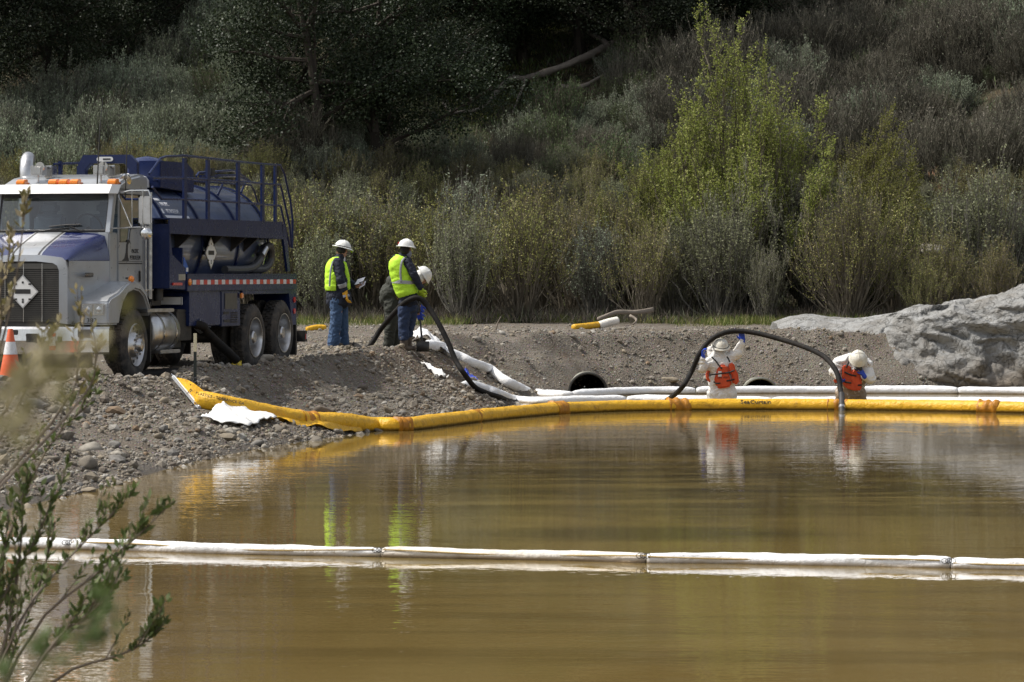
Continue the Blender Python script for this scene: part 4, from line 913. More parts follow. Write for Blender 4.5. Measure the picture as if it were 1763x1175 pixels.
# lettering on the flank of the tank
def flank(ang): return Vector((0, TR * math.sin(ang), TH + TR * math.cos(ang)))
def flank_text(s, size, f, ang, **k):
    p = flank(ang); nrm = Vector((0, math.sin(ang), math.cos(ang))); up = Vector((0, -math.cos(ang), math.sin(ang)))
    p = p + nrm * .012; return text(s, size, M_WHINK, tank, q(f, p.y, p.z), (0, -1, 0), (-up.y, 0, up.z), 'tank_lettering', **k)
flank_text('805-925-1947', .145, -2.66, R(76), sx=.78); flank_text('PETROLEUM', .10, -2.5, R(60), sx=.9); flank_text('PACIFIC', .10, -2.35, R(52), sx=.9)
b = mb()
for a0, a1, f0, f1 in ((64, 68, -2.1, -3.1), (69, 70, -2.1, -3.1), (44, 47, -1.9, -2.3), (57, 62, -1.95, -2.15)):
    p0, p1 = flank(R(a0)) , flank(R(a1)); n0 = Vector((0, math.sin(R(a0)), math.cos(R(a0)))) * .006
    b.add([(f0, p0.y + n0.y, p0.z + n0.z), (f1, p0.y + n0.y, p0.z + n0.z), (f1, p1.y + n0.y, p1.z + n0.z), (f0 - .1, p1.y + n0.y, p1.z + n0.z)], [(0, 1, 2, 3)])
b.build('tank_stripe', M_WHINK, tank, smooth=False)
placard(-3.53, 1.0, 1.83, .25, 'l'); b = mb(); b.box((-3.56, .88, 1.8), (-3.50, 1.0, 1.86)); b.build('placard_bracket', M_BLACK, truck)
# deck with skirt, tape, cabinets
for s in (1, -1):
    b = mb(); l0, l1 = sorted((s*.72, s*1.21)); b.box((-6.92, l0, 1.26), (-2.0, l1, 1.49)); b.box((-6.92, l0, 1.49), (-2.0, l1, 1.515))
    dk = b.build('deck', M_NAVY, truck, .008)
    b = mb(); k = 0; f = -2.22
    while f > -6.82: b.box((f - .145, s*1.2105, 1.355), (f, s*1.214, 1.425), k % 2); f -= .155; k += 1
    b.build('reflective_tape', [M_TAPEW, M_RED], dk, smooth=False)
b = mb(); b.box((-2.0, -1.1, 1.5), (-1.94, 1.15, 1.9)); b.prism([(-1.32, 1.30), (-1.32, 2.25), (-1.45, 1.80), (-2.0, 1.60), (-2.0, 1.28)], 'y', .75, 1.19); b.box((-2.0, -.9, 1.2), (-1.5, .75, 1.3)); bh = b.build('bulkhead_panel', M_NAVY, truck, .008)
b = mb(); b.box((-1.95, 1.19, 1.42), (-1.68, 1.20, 1.51)); b.build('name_plate', M_ALU, bh)
b = mb(); b.box((-1.80, 1.19, 1.345), (-1.42, 1.215, 1.385)); b.build('red_grip', M_RED, bh, .006)
b = mb(); b.ball((-2.08, 1.22, 1.39), (.05, .03, .055), 10, 8); b.build('marker_light', M_AMBER, truck); b = mb(); b.box((-4.38, 1.20, 1.14), (-4.28, 1.23, 1.22)); b.build('marker_light', M_AMBER, truck, .01)
b = mb(); b.box((-3.52, .62, .74), (-2.18, 1.17, 1.255)); cb = b.build('tool_cabinet', M_NAVY, truck, .012)
b = mb(); b.box((-4.36, .62, .72), (-3.525, 1.18, 1.252)); cb = b.build('tool_cabinet', M_NAVY, truck, .012)
b = mb(); b.box((-4.20, 1.18, .98), (-3.66, 1.19, 1.22)); b.build('cabinet_window', M_GRILL, cb, .004)
b = mb()
for k in range(5):
    for j in range(7): b.box((-4.22 + j*.045, 1.181, .77 + k*.035), (-4.195 + j*.045, 1.187, .79 + k*.035))
b.box((-3.85, 1.181, .9), (-3.6, 1.187, .94)); b.box((-3.9, 1.181, .78), (-3.62, 1.187, .82)); b.build('cabinet_vent', M_BLACK, cb, smooth=False)
b = mb(); b.prism([(-6.70, .70), (-6.92, .70), (-6.92, 1.258), (-4.40, 1.258), (-4.40, 1.20), (-6.55, 1.20)], 'y', .60, 1.2); b.prism([(-6.70, .70), (-6.92, .70), (-6.92, 1.258), (-4.40, 1.258), (-4.40, 1.20), (-6.55, 1.20)], 'y', -.60, -1.2); b.build('rear_fender', M_NAVY, truck, .008)
for h in (1.10, .92): b = mb(); b.cyl((-6.80, 1.199, h), (-6.80, 1.215, h), .045, n=12); b.build('tail_light', M_RED, truck)
for s in (1, -1): b = mb(); b.box((-6.99, s*.62, .22), (-6.94, s*1.18, .75)); b.build('mud_flap', M_BLACK, truck)
b = mb(); b.box((-7.5, -1.1, .42), (-7.38, 1.18, .60), 0); b.box((-7.38, .95, .3), (-6.9, 1.05, .6), 0); b.box((-7.49, 1.181, .46), (-7.44, 1.186, .55), 1); b.box((-7.44, 1.181, .46), (-7.39, 1.186, .55), 2); b.build('rear_bumper', [M_BLACK, M_TAPEW, M_RED], truck, .006)
# catwalk
b = mb(); b.prism([(-1.30, 2.10), (-1.30, 2.33), (-6.26, 2.335), (-6.30, 2.06)], 'y', 1.18, 1.20); b.prism([(-1.30, 2.31), (-1.30, 2.33), (-6.26, 2.335), (-6.26, 2.315)], 'y', .78, 1.18); b.box((-6.29, .80, 2.06), (-6.27, 1.18, 2.31)); cw = b.build('catwalk', M_NAVY, truck, .004)
for px in (328, 383, 424, 446):
    f = f_at(px, 1.15); b = mb(); b.prism([(.86, 1.86), (.90, 1.86), (1.15, 2.08), (1.15, 2.12), (.80, 2.12), (.80, 2.0)], 'x', f - .03, f + .01); b.build('catwalk_bracket', M_BLACK, cw)
b = mb(); b.prism([(-6.20, 2.30), (-6.42, 2.30), (-6.62, 1.55), (-6.50, 1.55)], 'y', 1.16, 1.20); b.build('ladder_plate', M_NAVY, cw, .004)
b = mb(); rl = mb()
tp = [(318, 270), (358, 274), (410, 278), (452, 284), (474, 285)]
for i, (px, py) in enumerate(tp):
    f = f_at(px, 1.19); w = .055 if i < 4 else .04; o = mb(); o.box((f - w, 1.17, 2.33), (f + w, 1.205, 3.22)); o.build('rail_post', M_NAVY, cw)
rb = mb(); P1 = lambda px, py, l=1.19: (f_at(px, l), l, h_at(py, f_at(px, l), l))
def rail(pts, r=.018, l=1.19): o = mb(); o.tube([P1(a, c, l) for a, c in pts], r, 7); o.build('rail', M_NAVY, cw)
rail([(257, 300), (276, 273), (285, 270), (318, 268.5), (358, 273), (410, 279), (452, 283), (483, 285), (490, 300), (500, 345), (504, 380), (503, 428)])
rail([(262, 307), (318, 307), (410, 313), (483, 319), (487, 335), (499, 390), (502, 425)]); rail([(262, 322), (278, 343), (318, 343.5), (410, 349), (483, 355), (487, 372), (496, 412), (499, 425)])
rail([(262, 311), (330, 312), (432, 319), (438, 330), (444, 350)], .016, .55); rail([(383, 318), (375, 336)], .02, .5); rail([(422, 316), (415, 332)], .02, .5)
rail([(338, 304), (342, 298), (400, 294), (408, 296), (430, 312)], .02, .35); rail([(345, 304), (405, 303), (428, 313)], .025, .35)
o = mb(); o.box((-5.25, .30, 3.04), (-5.1, .44, 3.16)); o.build('rear_work_light', M_BLACK, cw, .01)
rail([(93, 283), (135, 281), (160, 284)], .018, -.95); o = mb(); f = f_at(104, -.95); o.box((f-.04, -.97, 2.5), (f+.04, -.93, 3.2)); o.build('rail_post', M_NAVY, cw)
# fittings on the tank top
b = mb(); hx = lambda px: l_at(px, -1.9)
ht = h_at(267, -1.9, 0); hb = [(hx(134), 2.70), (hx(134), ht-.18), (hx(145), ht), (hx(225), ht), (hx(238), ht-.12), (hx(238), 2.70), (hx(224), 2.70), (hx(224), ht-.22), (hx(216), ht-.13), (hx(158), ht-.13), (hx(149), ht-.22), (hx(149), 2.70)]
b.prism(hb, 'x', -1.95, -1.85); hr = b.build('hoist_frame', M_NAVY, truck, .006)
pc = hx(183); hz_ = ht - .065; b = mb(); b.prism([(pc-.09 + .04*math.cos(a), hz_ + .035*math.sin(a)) for a in np.linspace(math.pi/2, 3*math.pi/2, 8)] + [(pc+.09 + .04*math.cos(a), hz_ + .035*math.sin(a)) for a in np.linspace(-math.pi/2, math.pi/2, 8)], 'x', -1.849, -1.843, 0); b.box((-1.843, pc-.03, hz_-.012), (-1.840, pc+.09, hz_+.012), 1); b.build('maker_plaque', [M_WHITE, M_BLACK], hr, smooth=False)
b = mb(); b.tube(catmull([(-1.8, hx(174), 2.85), (-1.8, hx(176), ht-.27), (-1.8, hx(180), ht-.24), (-1.8, hx(183), ht-.3), (-1.8, hx(187), ht-.24), (-1.8, hx(190), ht-.34)], 5), .018, 6); b.build('shackle', M_BLACK, hr)
b = mb(); b.lathe((-2.3, hx(205), 2.80), (0, 0, 1), [(0, .30), (.10, .30), (.16, .26), (.2, .12), (.21, .01)], 20); b.build('manway_lid', M_WHITE, tank)
f = f_at(253, 0); b = mb(); b.lathe((f, 0, 2.75), (0, 0, 1), [(0, .30), (.36, .30), (.46, .27), (.52, .18), (.55, .02)], 24); b.build('scrubber_dome', M_NAVY, tank)
b = mb(); fa, fb = f_at(276, .6), f_at(334, .6); b.prism([(fa, 2.80), (fa, 3.20), (fb + .28, 3.20), (fb, 3.08), (fb, 2.75)], 'y', .25, .6); b.build('valve_housing', M_NAVY, tank, .01)
b = mb(); f = -2.9; l = l_at(271, f); h = h_at(296, f, l); b.lathe((f, l, h), (.8, .6, 0), [(0, .09), (.03, .095), (.04, .085)], 18, 1); b.lathe((f + .033, l + .025, h), (.8, .6, 0), [(0, .075), (.003, .01)], 18, 0); b.cyl((f, l, 2.6), (f, l, h-.08), .02, mi=1); b.build('pressure_gauge', [simple('dial_cream', (.6, .58, .45), .4), M_ALU], tank)
b = mb(); b.tube(catmull([(-4.3, .95, 1.58), (-5.0, .98, 1.58), (-5.5, .98, 1.62), (-5.85, .99, 1.78), (-6.0, 1.0, 1.93), (-6.15, 1.02, 1.95), (-6.28, 1.0, 1.86), (-6.30, .98, 1.72), (-6.1, .95, 1.60), (-5.6, .90, 1.58)], 6), .06, 10); dh = b.build('deck_hose', simple('grey_hose', (.07, .07, .07), .5, 0, .3, 12, bump=.3), truck)
b = mb(); b.cyl((-5.8, .99, 1.80), (-5.95, 1.0, 1.92), .075); b.build('hose_coupling', M_ALU, dh)
# blue jug standing on the deck: a thing of its own
jf = f_at(317, 1.05); jt = thing('plastic_jug', 'blue plastic jug with a red cap standing on the front end of the truck deck', 'jug', truck.matrix_basis @ Vector(q(-2.12, 1.08, 1.515)), R(180) - TA)
b = mb(); b.prism([(-.13, 0), (-.13, .10), (-.02, .20), (.03, .26), (.09, .26), (.11, .18), (.12, 0)], 'y', -.06, .06); b.build('body', simple('blue_plastic', (.02, .10, .42), .35), jt, .02, seg=3)
b = mb(); b.cyl((.06, 0, .26), (.06, 0, .30), .03); b.build('cap', M_RED, jt); b = mb(); b.box((-.10, .0605, .03), (-.02, .0625, .09)); b.build('label', M_WHITE, jt)
# ================================================================== ROCK
def M_rock():
    t = NT('grey_rock'); co = t.coord(); sp = t.N('ShaderNodeSeparateXYZ'); t.L(co, sp.inputs[0])
    a = t.noise(t.coord((1, 1, 1.6)), 1.1, 6, .65, dist=1.5); b_ = t.noise(t.coord((1, 1, 2.2)), 5.5, 6, .7, dist=.8); c_ = t.noise(co, 24, 5, .7)
    c = t.ramp(a, [(.32, (.22, .205, .18)), (.48, (.28, .275, .26)), (.62, (.35, .35, .34)), (.72, (.26, .235, .195))])
    c = t.mix(t.ramp(b_, [(.31, .5), (.41, 0)]), c, (.16, .15, .13)); c = t.mix(t.math('MULTIPLY', t.ramp(c_, [(.55, 0), (.7, 1)]), .4), c, (.46, .46, .45))
    c = t.mix(t.ramp(t.math('ADD', sp.outputs[2], t.math('MULTIPLY', a, .5)), [(.30, .85), (1.0, 0)]), c, (.19, .155, .115))
    vo = t.N('ShaderNodeTexVoronoi', i_Scale=2.6, feature='DISTANCE_TO_EDGE'); wv_ = t.N('ShaderNodeMapping'); wv_.inputs['Scale'].default_value = (1, 1, 1.9); wv_.inputs['Rotation'].default_value = (0, .5, 0)
    nz_ = t.N('ShaderNodeTexNoise', i_Scale=2.2, i_Detail=5.); t.L(co, nz_.inputs['Vector']); ad = t.N('ShaderNodeVectorMath', operation='MULTIPLY_ADD'); t.L(nz_.outputs['Color'], ad.inputs[0]); ad.inputs[1].default_value = (.9, .9, .9); t.L(co, ad.inputs[2])
    t.L(ad.outputs[0], wv_.inputs[0]); t.L(wv_.outputs[0], vo.inputs['Vector']); ck = t.ramp(vo.outputs['Distance'], [(.0, 0), (.05, 1)]); c = t.mix(ck, t.mix(.55, c, (.07, .065, .055)), c)
    t.set(Base_Color=c, Roughness=.9, Specular_IOR_Level=.25); b0 = t.bump(ck, .6, .05); b1 = t.bump(b_, 1., .06, b0); t.bump(c_, .9, .03, b1); return t.m
def rock():
    nu, nv = 330, 120; u = np.linspace(0, 1, nu)[None].repeat(nv, 0); v = np.linspace(0, 1, nv)[:, None].repeat(nu, 1)
    px = 1345 + u * 900
    top = np.interp(px, [1345, 1375, 1400, 1440, 1480, 1520, 1560, 1580, 1620, 1660, 1700, 1720, 1745, 1763, 1850, 1950, 2080, 2245], [556, 545, 543, 545, 548, 546, 533, 527, 524, 513, 511, 508, 497, 492, 470, 462, 480, 560])
    X = (px - CXP) * 77.3 / FPX; hz = H - (top - HY) * 77.6 / FPX - .02
    bot = np.interp(px, [1345, 1430, 1500, 1530, 1560, 1700], [.98, .85, .62, .25, -.35, -.4])   # its left end lies on the earth bank
    ysh = np.interp(px, [1345, 1430, 1500, 1540, 1600, 2245], [78.1, 77.7, 77.0, 76.2, 75.8, 75.6])
    # profile: front face bulges, then a rounded top and a long back
    ang = v * math.pi; fy = np.where(v < .5, ysh + (1 - np.cos(ang)) * .9, ysh + .9 + (v - .5) * 9)
    fz = np.where(v < .62, bot + (hz - bot) * np.sin(np.clip(v / .62, 0, 1) * math.pi / 2) ** .85, hz - (v - .62) * 3.2 * (hz - bot + .4))
    P = np.stack([X, fy, fz], -1); n1 = fbm(P * np.array([1, 1, 1.5]), .75, 3, 91, .48); rd = 1 - 2 * np.abs(fbm(P * np.array([.8, 1, 1.7]) + .25 * n1[..., None], 1.5, 2, 95)); fine = fbm(P, 4.5, 4, 99)
    a = sst(0, .08, u) * (1 - .6 * sst(.5, .62, v) * 0); thick = np.clip((hz - bot) / 1.4, .12, 1)
    ss = P[..., 2] * 2.6 + P[..., 0] * .8 + 1.1 * n1; ledge = np.abs((ss % 1) - .5) * 2; ledge = ledge ** .6 - .5
    s2 = P[..., 2] * 5.2 - P[..., 0] * 3.1 + 2.2 * rd; chip = np.abs((s2 % 1) - .5) * 2 - .5
    P[..., 1] -= a * thick * (.24 * n1 + .08 * rd + .035 * fine + .12 * ledge + .03 * chip); P[..., 2] += a * thick * (.04 * rd + .05 * n1 + .035 * fine)
    P[..., 0] += a * .12 * n1 * thick
    i = (np.arange(nv-1)[:, None] * nu + np.arange(nu-1)[None]).ravel()
    o = np_obj('rock_outcrop', P.reshape(-1, 3), np.stack([i, i+1, i+nu+1, i+nu], 1), M_rock(), smooth=True)
    bm = bmesh.new(); bm.from_mesh(o.data); bmesh.ops.holes_fill(bm, edges=[e for e in bm.edges if e.is_boundary], sides=0); bm.to_mesh(o.data); bm.free()
    tag(o, 'big weathered grey rock outcrop rising from the pond edge at the right', 'rock')
rock()
M_DRIFT = simple('dry_wood', (.24, .20, .16), .9, 0, .35, 9, bump=.6, bsc=30)
M_BOULD = M_STONE
def boulder(px, py, z, s, lab, sx=1., Y=None, mat=None, seed=0):
    p = onz(px, py, z) if Y is None else at(px, Y, py=py); V, Fc = ico(3, 60 + seed, .62, .34); o = np_obj('boulder', V, Fc, mat or M_STONE, smooth=True)
    o.location = p; o.scale = (s * sx, s, s * .9); o.rotation_euler = (0, 0, seed * 1.3); tag(o, lab, 'rock'); return o

# ------------------------------------------------------------------ culverts
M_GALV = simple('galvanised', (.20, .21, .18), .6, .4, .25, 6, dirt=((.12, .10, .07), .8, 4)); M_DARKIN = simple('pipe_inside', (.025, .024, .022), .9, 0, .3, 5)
for (cx, r, cz), lab, y0 in ((CULV[0], 'black mouth of the left culvert pipe in the far bank', 72.2), (CULV[1], 'right culvert pipe mouth with a pale rim, between the two white-suited workers', 75.0)):
    t_ = thing('culvert_pipe', lab, 'pipe', (cx, y0, cz)); b = MB(); pr = []
    for k in range(40): pr.append((.03 * k, r + .012 * math.cos(k * math.pi)))
    b.lathe((0, .02, 0), (0, 1, 0), pr, 36, cap=False); b.build('pipe', M_GALV, t_)
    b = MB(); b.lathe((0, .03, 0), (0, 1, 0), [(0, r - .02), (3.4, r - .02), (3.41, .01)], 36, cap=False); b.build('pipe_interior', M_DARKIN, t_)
    b = MB(); b.lathe((0, 0, 0), (0, 1, 0), [(0, r - .02), (-.015, r), (0, r + .025), (.03, r + .02), (.03, r - .02)], 36, cap=False); b.build('rim', M_GALV if cx > 3 else M_DARKIN, t_)

# ------------------------------------------------------------------ booms
def M_fabric(name, c0, c1, stain, amt, bs=.5, rough=.6, low=None):
    t = NT(name); co = t.coord(); n = t.noise(co, 3., 5, .65); c = t.mix(n, c0, c1); d = t.noise(co, 5.5, 6, .75)
    c = t.mix(t.math('MULTIPLY', t.ramp(d, [(.52, 0), (.68, 1)]), amt), c, stain)
    if low:        # scum left at the water line
        sp = t.N('ShaderNodeSeparateXYZ'); t.L(co, sp.inputs[0]); f = t.ramp(t.math('ADD', sp.outputs[2], t.math('MULTIPLY', t.math('SUBTRACT', d, .5), low[1])), [(low[0], 1), (low[0] + .035, 0)])
        c = t.mix(t.math('MULTIPLY', f, .85), c, low[2])
    t.set(Base_Color=c, Roughness=rough, Specular_IOR_Level=.35); w = t.noise(t.coord((9, 9, 9)), 1.6, 4, .6); t.bump(w, bs, .03); return t.m
M_YBOOM = M_fabric('yellow_pvc', (.64, .335, .012), (.78, .45, .022), (.24, .12, .02), .6, .8, .42, (.02, .07, (.055, .030, .010)))
M_YDARK = M_fabric('yellow_pvc_fold', (.34, .13, .010), (.48, .21, .015), (.2, .1, .02), .6, .6, .45)
M_WBOOM = M_fabric('white_absorbent', (.76, .76, .76), (.84, .84, .84), (.52, .46, .36), .4, .6, .85, (.0, .05, (.34, .23, .10)))
M_WBOOM2 = M_fabric('white_absorbent_stained', (.66, .60, .50), (.82, .80, .76), (.34, .25, .15), .5, .5, .85, (.01, .04, (.22, .14, .06)))
def sweep(name, pts, rad, mats, parent=None, n=20, seed=0, lump=.06, flat=1., midx=None, zmin=None, wr=.0):
    """soft tube along world points with lumps and creases; rad may be a function of arc position s (m) and total"""
    P = np.array([tuple(p) for p in pts]); T = np.gradient(P, axis=0); T /= np.linalg.norm(T, axis=1, keepdims=True)
    s = np.r_[0, np.cumsum(np.linalg.norm(np.diff(P, axis=0), axis=1))]; U = np.cross(T, [0, 0, 1.]); U /= np.linalg.norm(U, axis=1, keepdims=True); W = np.cross(U, T)
    r = np.array([rad(a, s[-1]) for a in s]) if callable(rad) else np.full(len(s), rad); a = np.arange(n) * 2 * math.pi / n
    R_ = r[:, None] * (1 + lump * fbm(np.stack([s[:, None] * 2.6 + 0*a, np.cos(a)[None] * 1.2 + 0*s[:, None], np.sin(a)[None] * 1.2 + 0*s[:, None]], -1), 1., 3, seed))
    if wr: R_ *= 1 + wr * vnoise(np.stack([s[:, None] * 14 + 0*a, np.cos(a)[None] * 1.5 + 0*s[:, None], np.sin(a)[None] * 1.5 + s[:, None] * 2], -1), seed + 3)
    V = P[:, None] + U[:, None] * (R_ * np.cos(a))[..., None] + W[:, None] * (R_ * np.sin(a) * flat)[..., None]; m = len(P)
    i = (np.arange(m-1)[:, None] * n + np.arange(n)[None]); j = np.arange(m-1)[:, None] * n + ((np.arange(n) + 1) % n)[None]
    Q = np.stack([i, j, j + n, i + n], -1).reshape(-1, 4); V = V.reshape(-1, 3); c0 = len(V); V = np.vstack([V, P[:1], P[-1:]])
    k = np.arange(n); T1 = np.stack([k*0 + c0, (k+1) % n, k], 1); T2 = np.stack([k*0 + c0 + 1, k + (m-1)*n, (k+1) % n + (m-1)*n], 1)
    return np_obj(name, V, [Q, T1, T2], mats, parent, smooth=True)
def wpath(pix, z, n=14): return catmull([onz(a, b, z) for a, b in pix], n)
def resample(P, step):
    P = [Vector(p) for p in P]; out = [P[0]]; acc = 0
    for a, b in zip(P[:-1], P[1:]):
        L = (b - a).length; d = step - acc
        while d <= L: out.append(a.lerp(b, d / L)); d += step
        acc = (acc + L) % step if L else acc
    return out
yr = thing('containment_boom', 'long yellow containment boom curving from the gravel bank across the pond', 'boom', (0, 0, 0))
land = [Vector((x_, y_, 0)) for x_, y_ in [(0, 0)]]
def on_ground(px, py, dz, zg):
    """point above the bank where the photo ray meets the bank surface raised by dz"""
    ys = np.arange(36, 80, .05); X = (px - CXP) * ys / FPX; z, _ = ground(X, ys, False); rows = HY - (np.maximum(z, -.0) + dz - H) * FPX / ys
    ok = np.where(rows <= py)[0]; i = int(ok[0]) if len(ok) else len(ys) - 1; return Vector((X[i], ys[i], max(float(ground(np.array([X[i]]), np.array([ys[i]]))[0][0]), 0) + dz))
ctl = [on_ground(338, 684, .13, 0), on_ground(385, 696, .12, 0), on_ground(450, 708, .11, 0), on_ground(530, 721, .10, 0), on_ground(590, 730, .08, 0), onz(640, 734, .07), onz(692, 734, .065), onz(755, 727, .065), onz(820, 719, .065), onz(890, 712, .065), onz(962, 706, .065),
       onz(1060, 702, .065), onz(1168, 700, .065), onz(1300, 699, .065), onz(1445, 699.5, .065), onz(1580, 701, .065), onz(1705, 703.5, .065), onz(1830, 706, .065), onz(1960, 709, .065), onz(2300, 718, .065), onz(2800, 730, .065)]
full = catmull(ctl, 30); joints = [3, 6, 8, 10, 12, 14, 16]; segs = [0] + [j * 30 for j in joints] + [len(full) - 1]
for k in range(len(segs) - 1):
    a, b_ = segs[k], segs[k+1]; seg = resample(full[a:b_ + 1], .045); r0 = .135 if k < 2 else (.125 if k < 4 else .118)
    rf = lambda s_, L_, r0=r0, k=k: r0 * (1 - .45 * math.exp(-(L_ - s_) / .05)) * (1 - .35 * math.exp(-s_ / .05))
    sg = sweep('float_section', seg, rf, M_YBOOM, yr, 20, 200 + k, .05, 1., wr=.025)
for j in joints:
    p = full[j * 30]; d = (full[min(j*30+3, len(full)-1)] - full[j*30-3]).normalized(); g_ = np.random.default_rng(j)
    kk = [p + d * t_ for t_ in np.linspace(-.19, .19, 15)]; hgt_ = .13 if j in (8, 14) else .15
    sweep('joint_sleeve', kk, lambda s_, L_, h_=hgt_: h_ * .95 * (1.02 - .22 * abs(math.sin(s_ / L_ * math.pi * 2.5))), M_YDARK, yr, 18, 300 + j, .08, 1.02, wr=.09)
# skirt hanging from the part that lies on the gravel
V = []; Q = []; m = 0; sp_ = resample(full[24:4 * 30 + 12], .06); ns = len(sp_)
for i, p in enumerate(sp_):
    u = i / (ns - 1); w_ = .20 * math.sin(min(1, u * 2.6) * math.pi / 2) * (1 - .8 * u) + .02; d = (sp_[min(i+1, ns-1)] - sp_[max(i-1, 0)]).normalized(); side = Vector((d.y, -d.x, 0)).normalized()
    if side.y > 0: side = -side
    for k in range(7):
        v = k / 6; wob = .035 * math.sin(i * .55 + k) * v + .03 * float(vnoise(np.array([i * .22, k * .8, 1.]), 5)) * v
        q_ = p + side * (.10 + w_ * v) + Vector((0, 0, wob)); gzv = gz(q_.x, q_.y); q_.z = max(gzv, 0) + .03 + .09 * (1 - v) + max(0, wob); V.append(q_)
for i in range(ns - 1):
    for k in range(6): Q.append((i*7+k, (i+1)*7+k, (i+1)*7+k+1, i*7+k+1))
np_obj('skirt', np.array([tuple(v) for v in V]), np.array(Q), M_YDARK if False else M_YBOOM, yr, smooth=True)
# the flared end with its metal connector plate
e0 = full[0]; pA = on_ground(300, 655, .10, 0); pB = on_ground(341, 699, .03, 0); b = MB()
mid_ = pA.lerp(pB, .5); fl = []
for k in range(13):
    v = k / 12; edge = pA.lerp(pB, v); inner = full[8] + Vector((0, 0, .13 * math.cos(v * math.pi))); 
    for j in range(7): u = j / 6; fl.append(edge.lerp(inner, u) + Vector((0, 0, .05 * math.sin(u * math.pi) * math.cos(v * 3))))
b.add(fl, [(k*7+j, (k+1)*7+j, (k+1)*7+j+1, k*7+j+1) for k in range(12) for j in range(6)]); b.build('end_flare', M_YBOOM, yr)
b = MB(); d = (pB - pA).normalized(); u_ = Vector((-.35, -.5, .5)).normalized()
b.tube([pA - d * .03, pB + d * .05], .028, 6); b.add([pA + u_*.0, pB + u_*.0, pB + u_*.09 , pA + u_*.09, pA + Vector((.01, .02, 0)), pB + Vector((.01, .02, 0)), pB + u_*.09 + Vector((.01, .02, 0)), pA + u_*.09 + Vector((.01, .02, 0))], [(0,1,2,3), (7,6,5,4), (0,4,5,1), (1,5,6,2), (2,6,7,3), (3,7,4,0)])
b.build('end_connector', simple('white_metal', (.62, .64, .66), .4, .3, .1, 9), yr)
# printing on the boom
def boom_text(s, px, size, sx=1.):
    i = min(range(len(full)), key=lambda k: abs(CXP + full[k].x / full[k].y * FPX - px)); p = full[i]; d = (full[i+3] - full[i-3]).normalized()
    nrm = (Vector((-p.x, -p.y, 0)).normalized() * .85 + Vector((0, 0, .52))).normalized(); nrm = (nrm - d * nrm.dot(d)).normalized(); up = nrm.cross(d)
    return text(s, size, M_INK, yr, p + nrm * .146 if px < 600 else p + nrm * .126, d, up, 'boom_lettering', depth=.004, sx=sx)
boom_text('PLASTICS - TORRANCE, CA', 376, .055, 1.0); boom_text('SeaCurtain', 1298, .10, 1.15)

# near white boom: several socks laced end to end
nw = [(-150, 936), (60, 938), (125, 940), (250, 943), (400, 948), (560, 951), (660, 953), (800, 956), (960, 959), (1050, 961), (1115, 963), (1250, 964), (1400, 967), (1520, 969), (1640, 972), (1763, 975), (1900, 979), (2200, 988), (2600, 1000)]
nwp = wpath(nw, .028, 16); cuts = [0, 2*16, 6*16, 10*16, 14*16, len(nwp)-1]
labs = ['short white absorbent boom at the left end of the near row, behind the twigs', 'white absorbent boom in the near row between the twigs and the first lacing', 'grimy white absorbent boom in the middle of the near row', 'clean white absorbent boom right of the middle of the near row', 'white absorbent boom at the right end of the near row']
for k in range(5):
    seg = resample(nwp[cuts[k]:cuts[k+1] + 1], .03); tw = thing('absorbent_boom', labs[k], 'boom', (0, 0, 0), 0, 'white absorbent booms across the near water')
    rf = lambda s_, L_, k=k: .056 * (1 - .22 * math.exp(-(L_ - s_) / .04)) * (1 - .2 * math.exp(-s_ / .05)) * (1 + .07 * math.sin(s_ * 1.9 + k) + .08 * math.sin(s_ * .83 + 2 * k))
    sweep('sock', seg, rf, M_WBOOM2 if k == 2 else M_WBOOM, tw, 18, 400 + k, .14, 1., wr=.05)
    b = MB(); off = [p + Vector((0, -.05 - .012 * math.sin(i * .11), .022 + .012 * math.sin(i * .07 + k))) for i, p in enumerate(seg)][::4]; b.tube(off, .006, 5); b.build('rope', simple('rope_tan', (.42, .30, .12), .9), tw)
    b = MB(); p = seg[-1]; 
    for j in range(3): b.tube([p + Vector((.03*j - .05 + .025*math.cos(a), -.055, .03 + .02*math.sin(a))) for a in np.linspace(0, 6.28, 9)[:-1]], .003, 4, closed=True)
    b.build('clip', M_BLACK, tw)
# far white booms
A_ = [on_ground(735, 596, .07, 0), on_ground(758, 600, .07, 0), on_ground(772, 609, .08, 0), on_ground(790, 620, .08, 0), on_ground(815, 632, .08, 0), on_ground(842, 638, .08, 0), on_ground(862, 650, .08, 0), on_ground(885, 664, .07, 0)]
B_far = [(915, 676.5), (955, 680), (985, 680.5), (1030, 678), (1100, 674.5), (1200, 673.5), (1350, 673), (1500, 673), (1650, 673.5), (1763, 674.5), (1900, 676), (2500, 680)]
C_far = [(838, 668), (860, 680), (885, 688), (930, 691), (1000, 690), (1080, 688.5), (1150, 689), (1250, 690), (1330, 691), (1450, 691.5), (1600, 692), (1763, 694.5), (1900, 697), (2500, 706)]
pa = catmull(A_ + [onz(*p, .05) for p in B_far], 14); pc = catmull([on_ground(795, 650, .05, 0), on_ground(815, 658, .05, 0)] + [on_ground(*p, .06, 0) for p in C_far[:2]] + [onz(*p, .04) for p in C_far[2:]], 14)
L_ = {'a': [0, 10*14, 13*14, 16*14, len(pa)-1], 'c': [0, 7*14, 10*14, len(pc)-1]}
FL = {'a': ['white absorbent boom snaking down the gully from the shovel to the pond', 'white absorbent boom floating in front of the left culvert', 'white absorbent boom floating behind the worker raising the hose', 'white absorbent boom floating along the foot of the grey rock'],
      'c': ['lower white absorbent boom leaving the mound beside the black hose', 'white absorbent boom floating just behind the yellow boom, left of the workers', 'white absorbent boom floating just behind the yellow boom, right of the workers']}
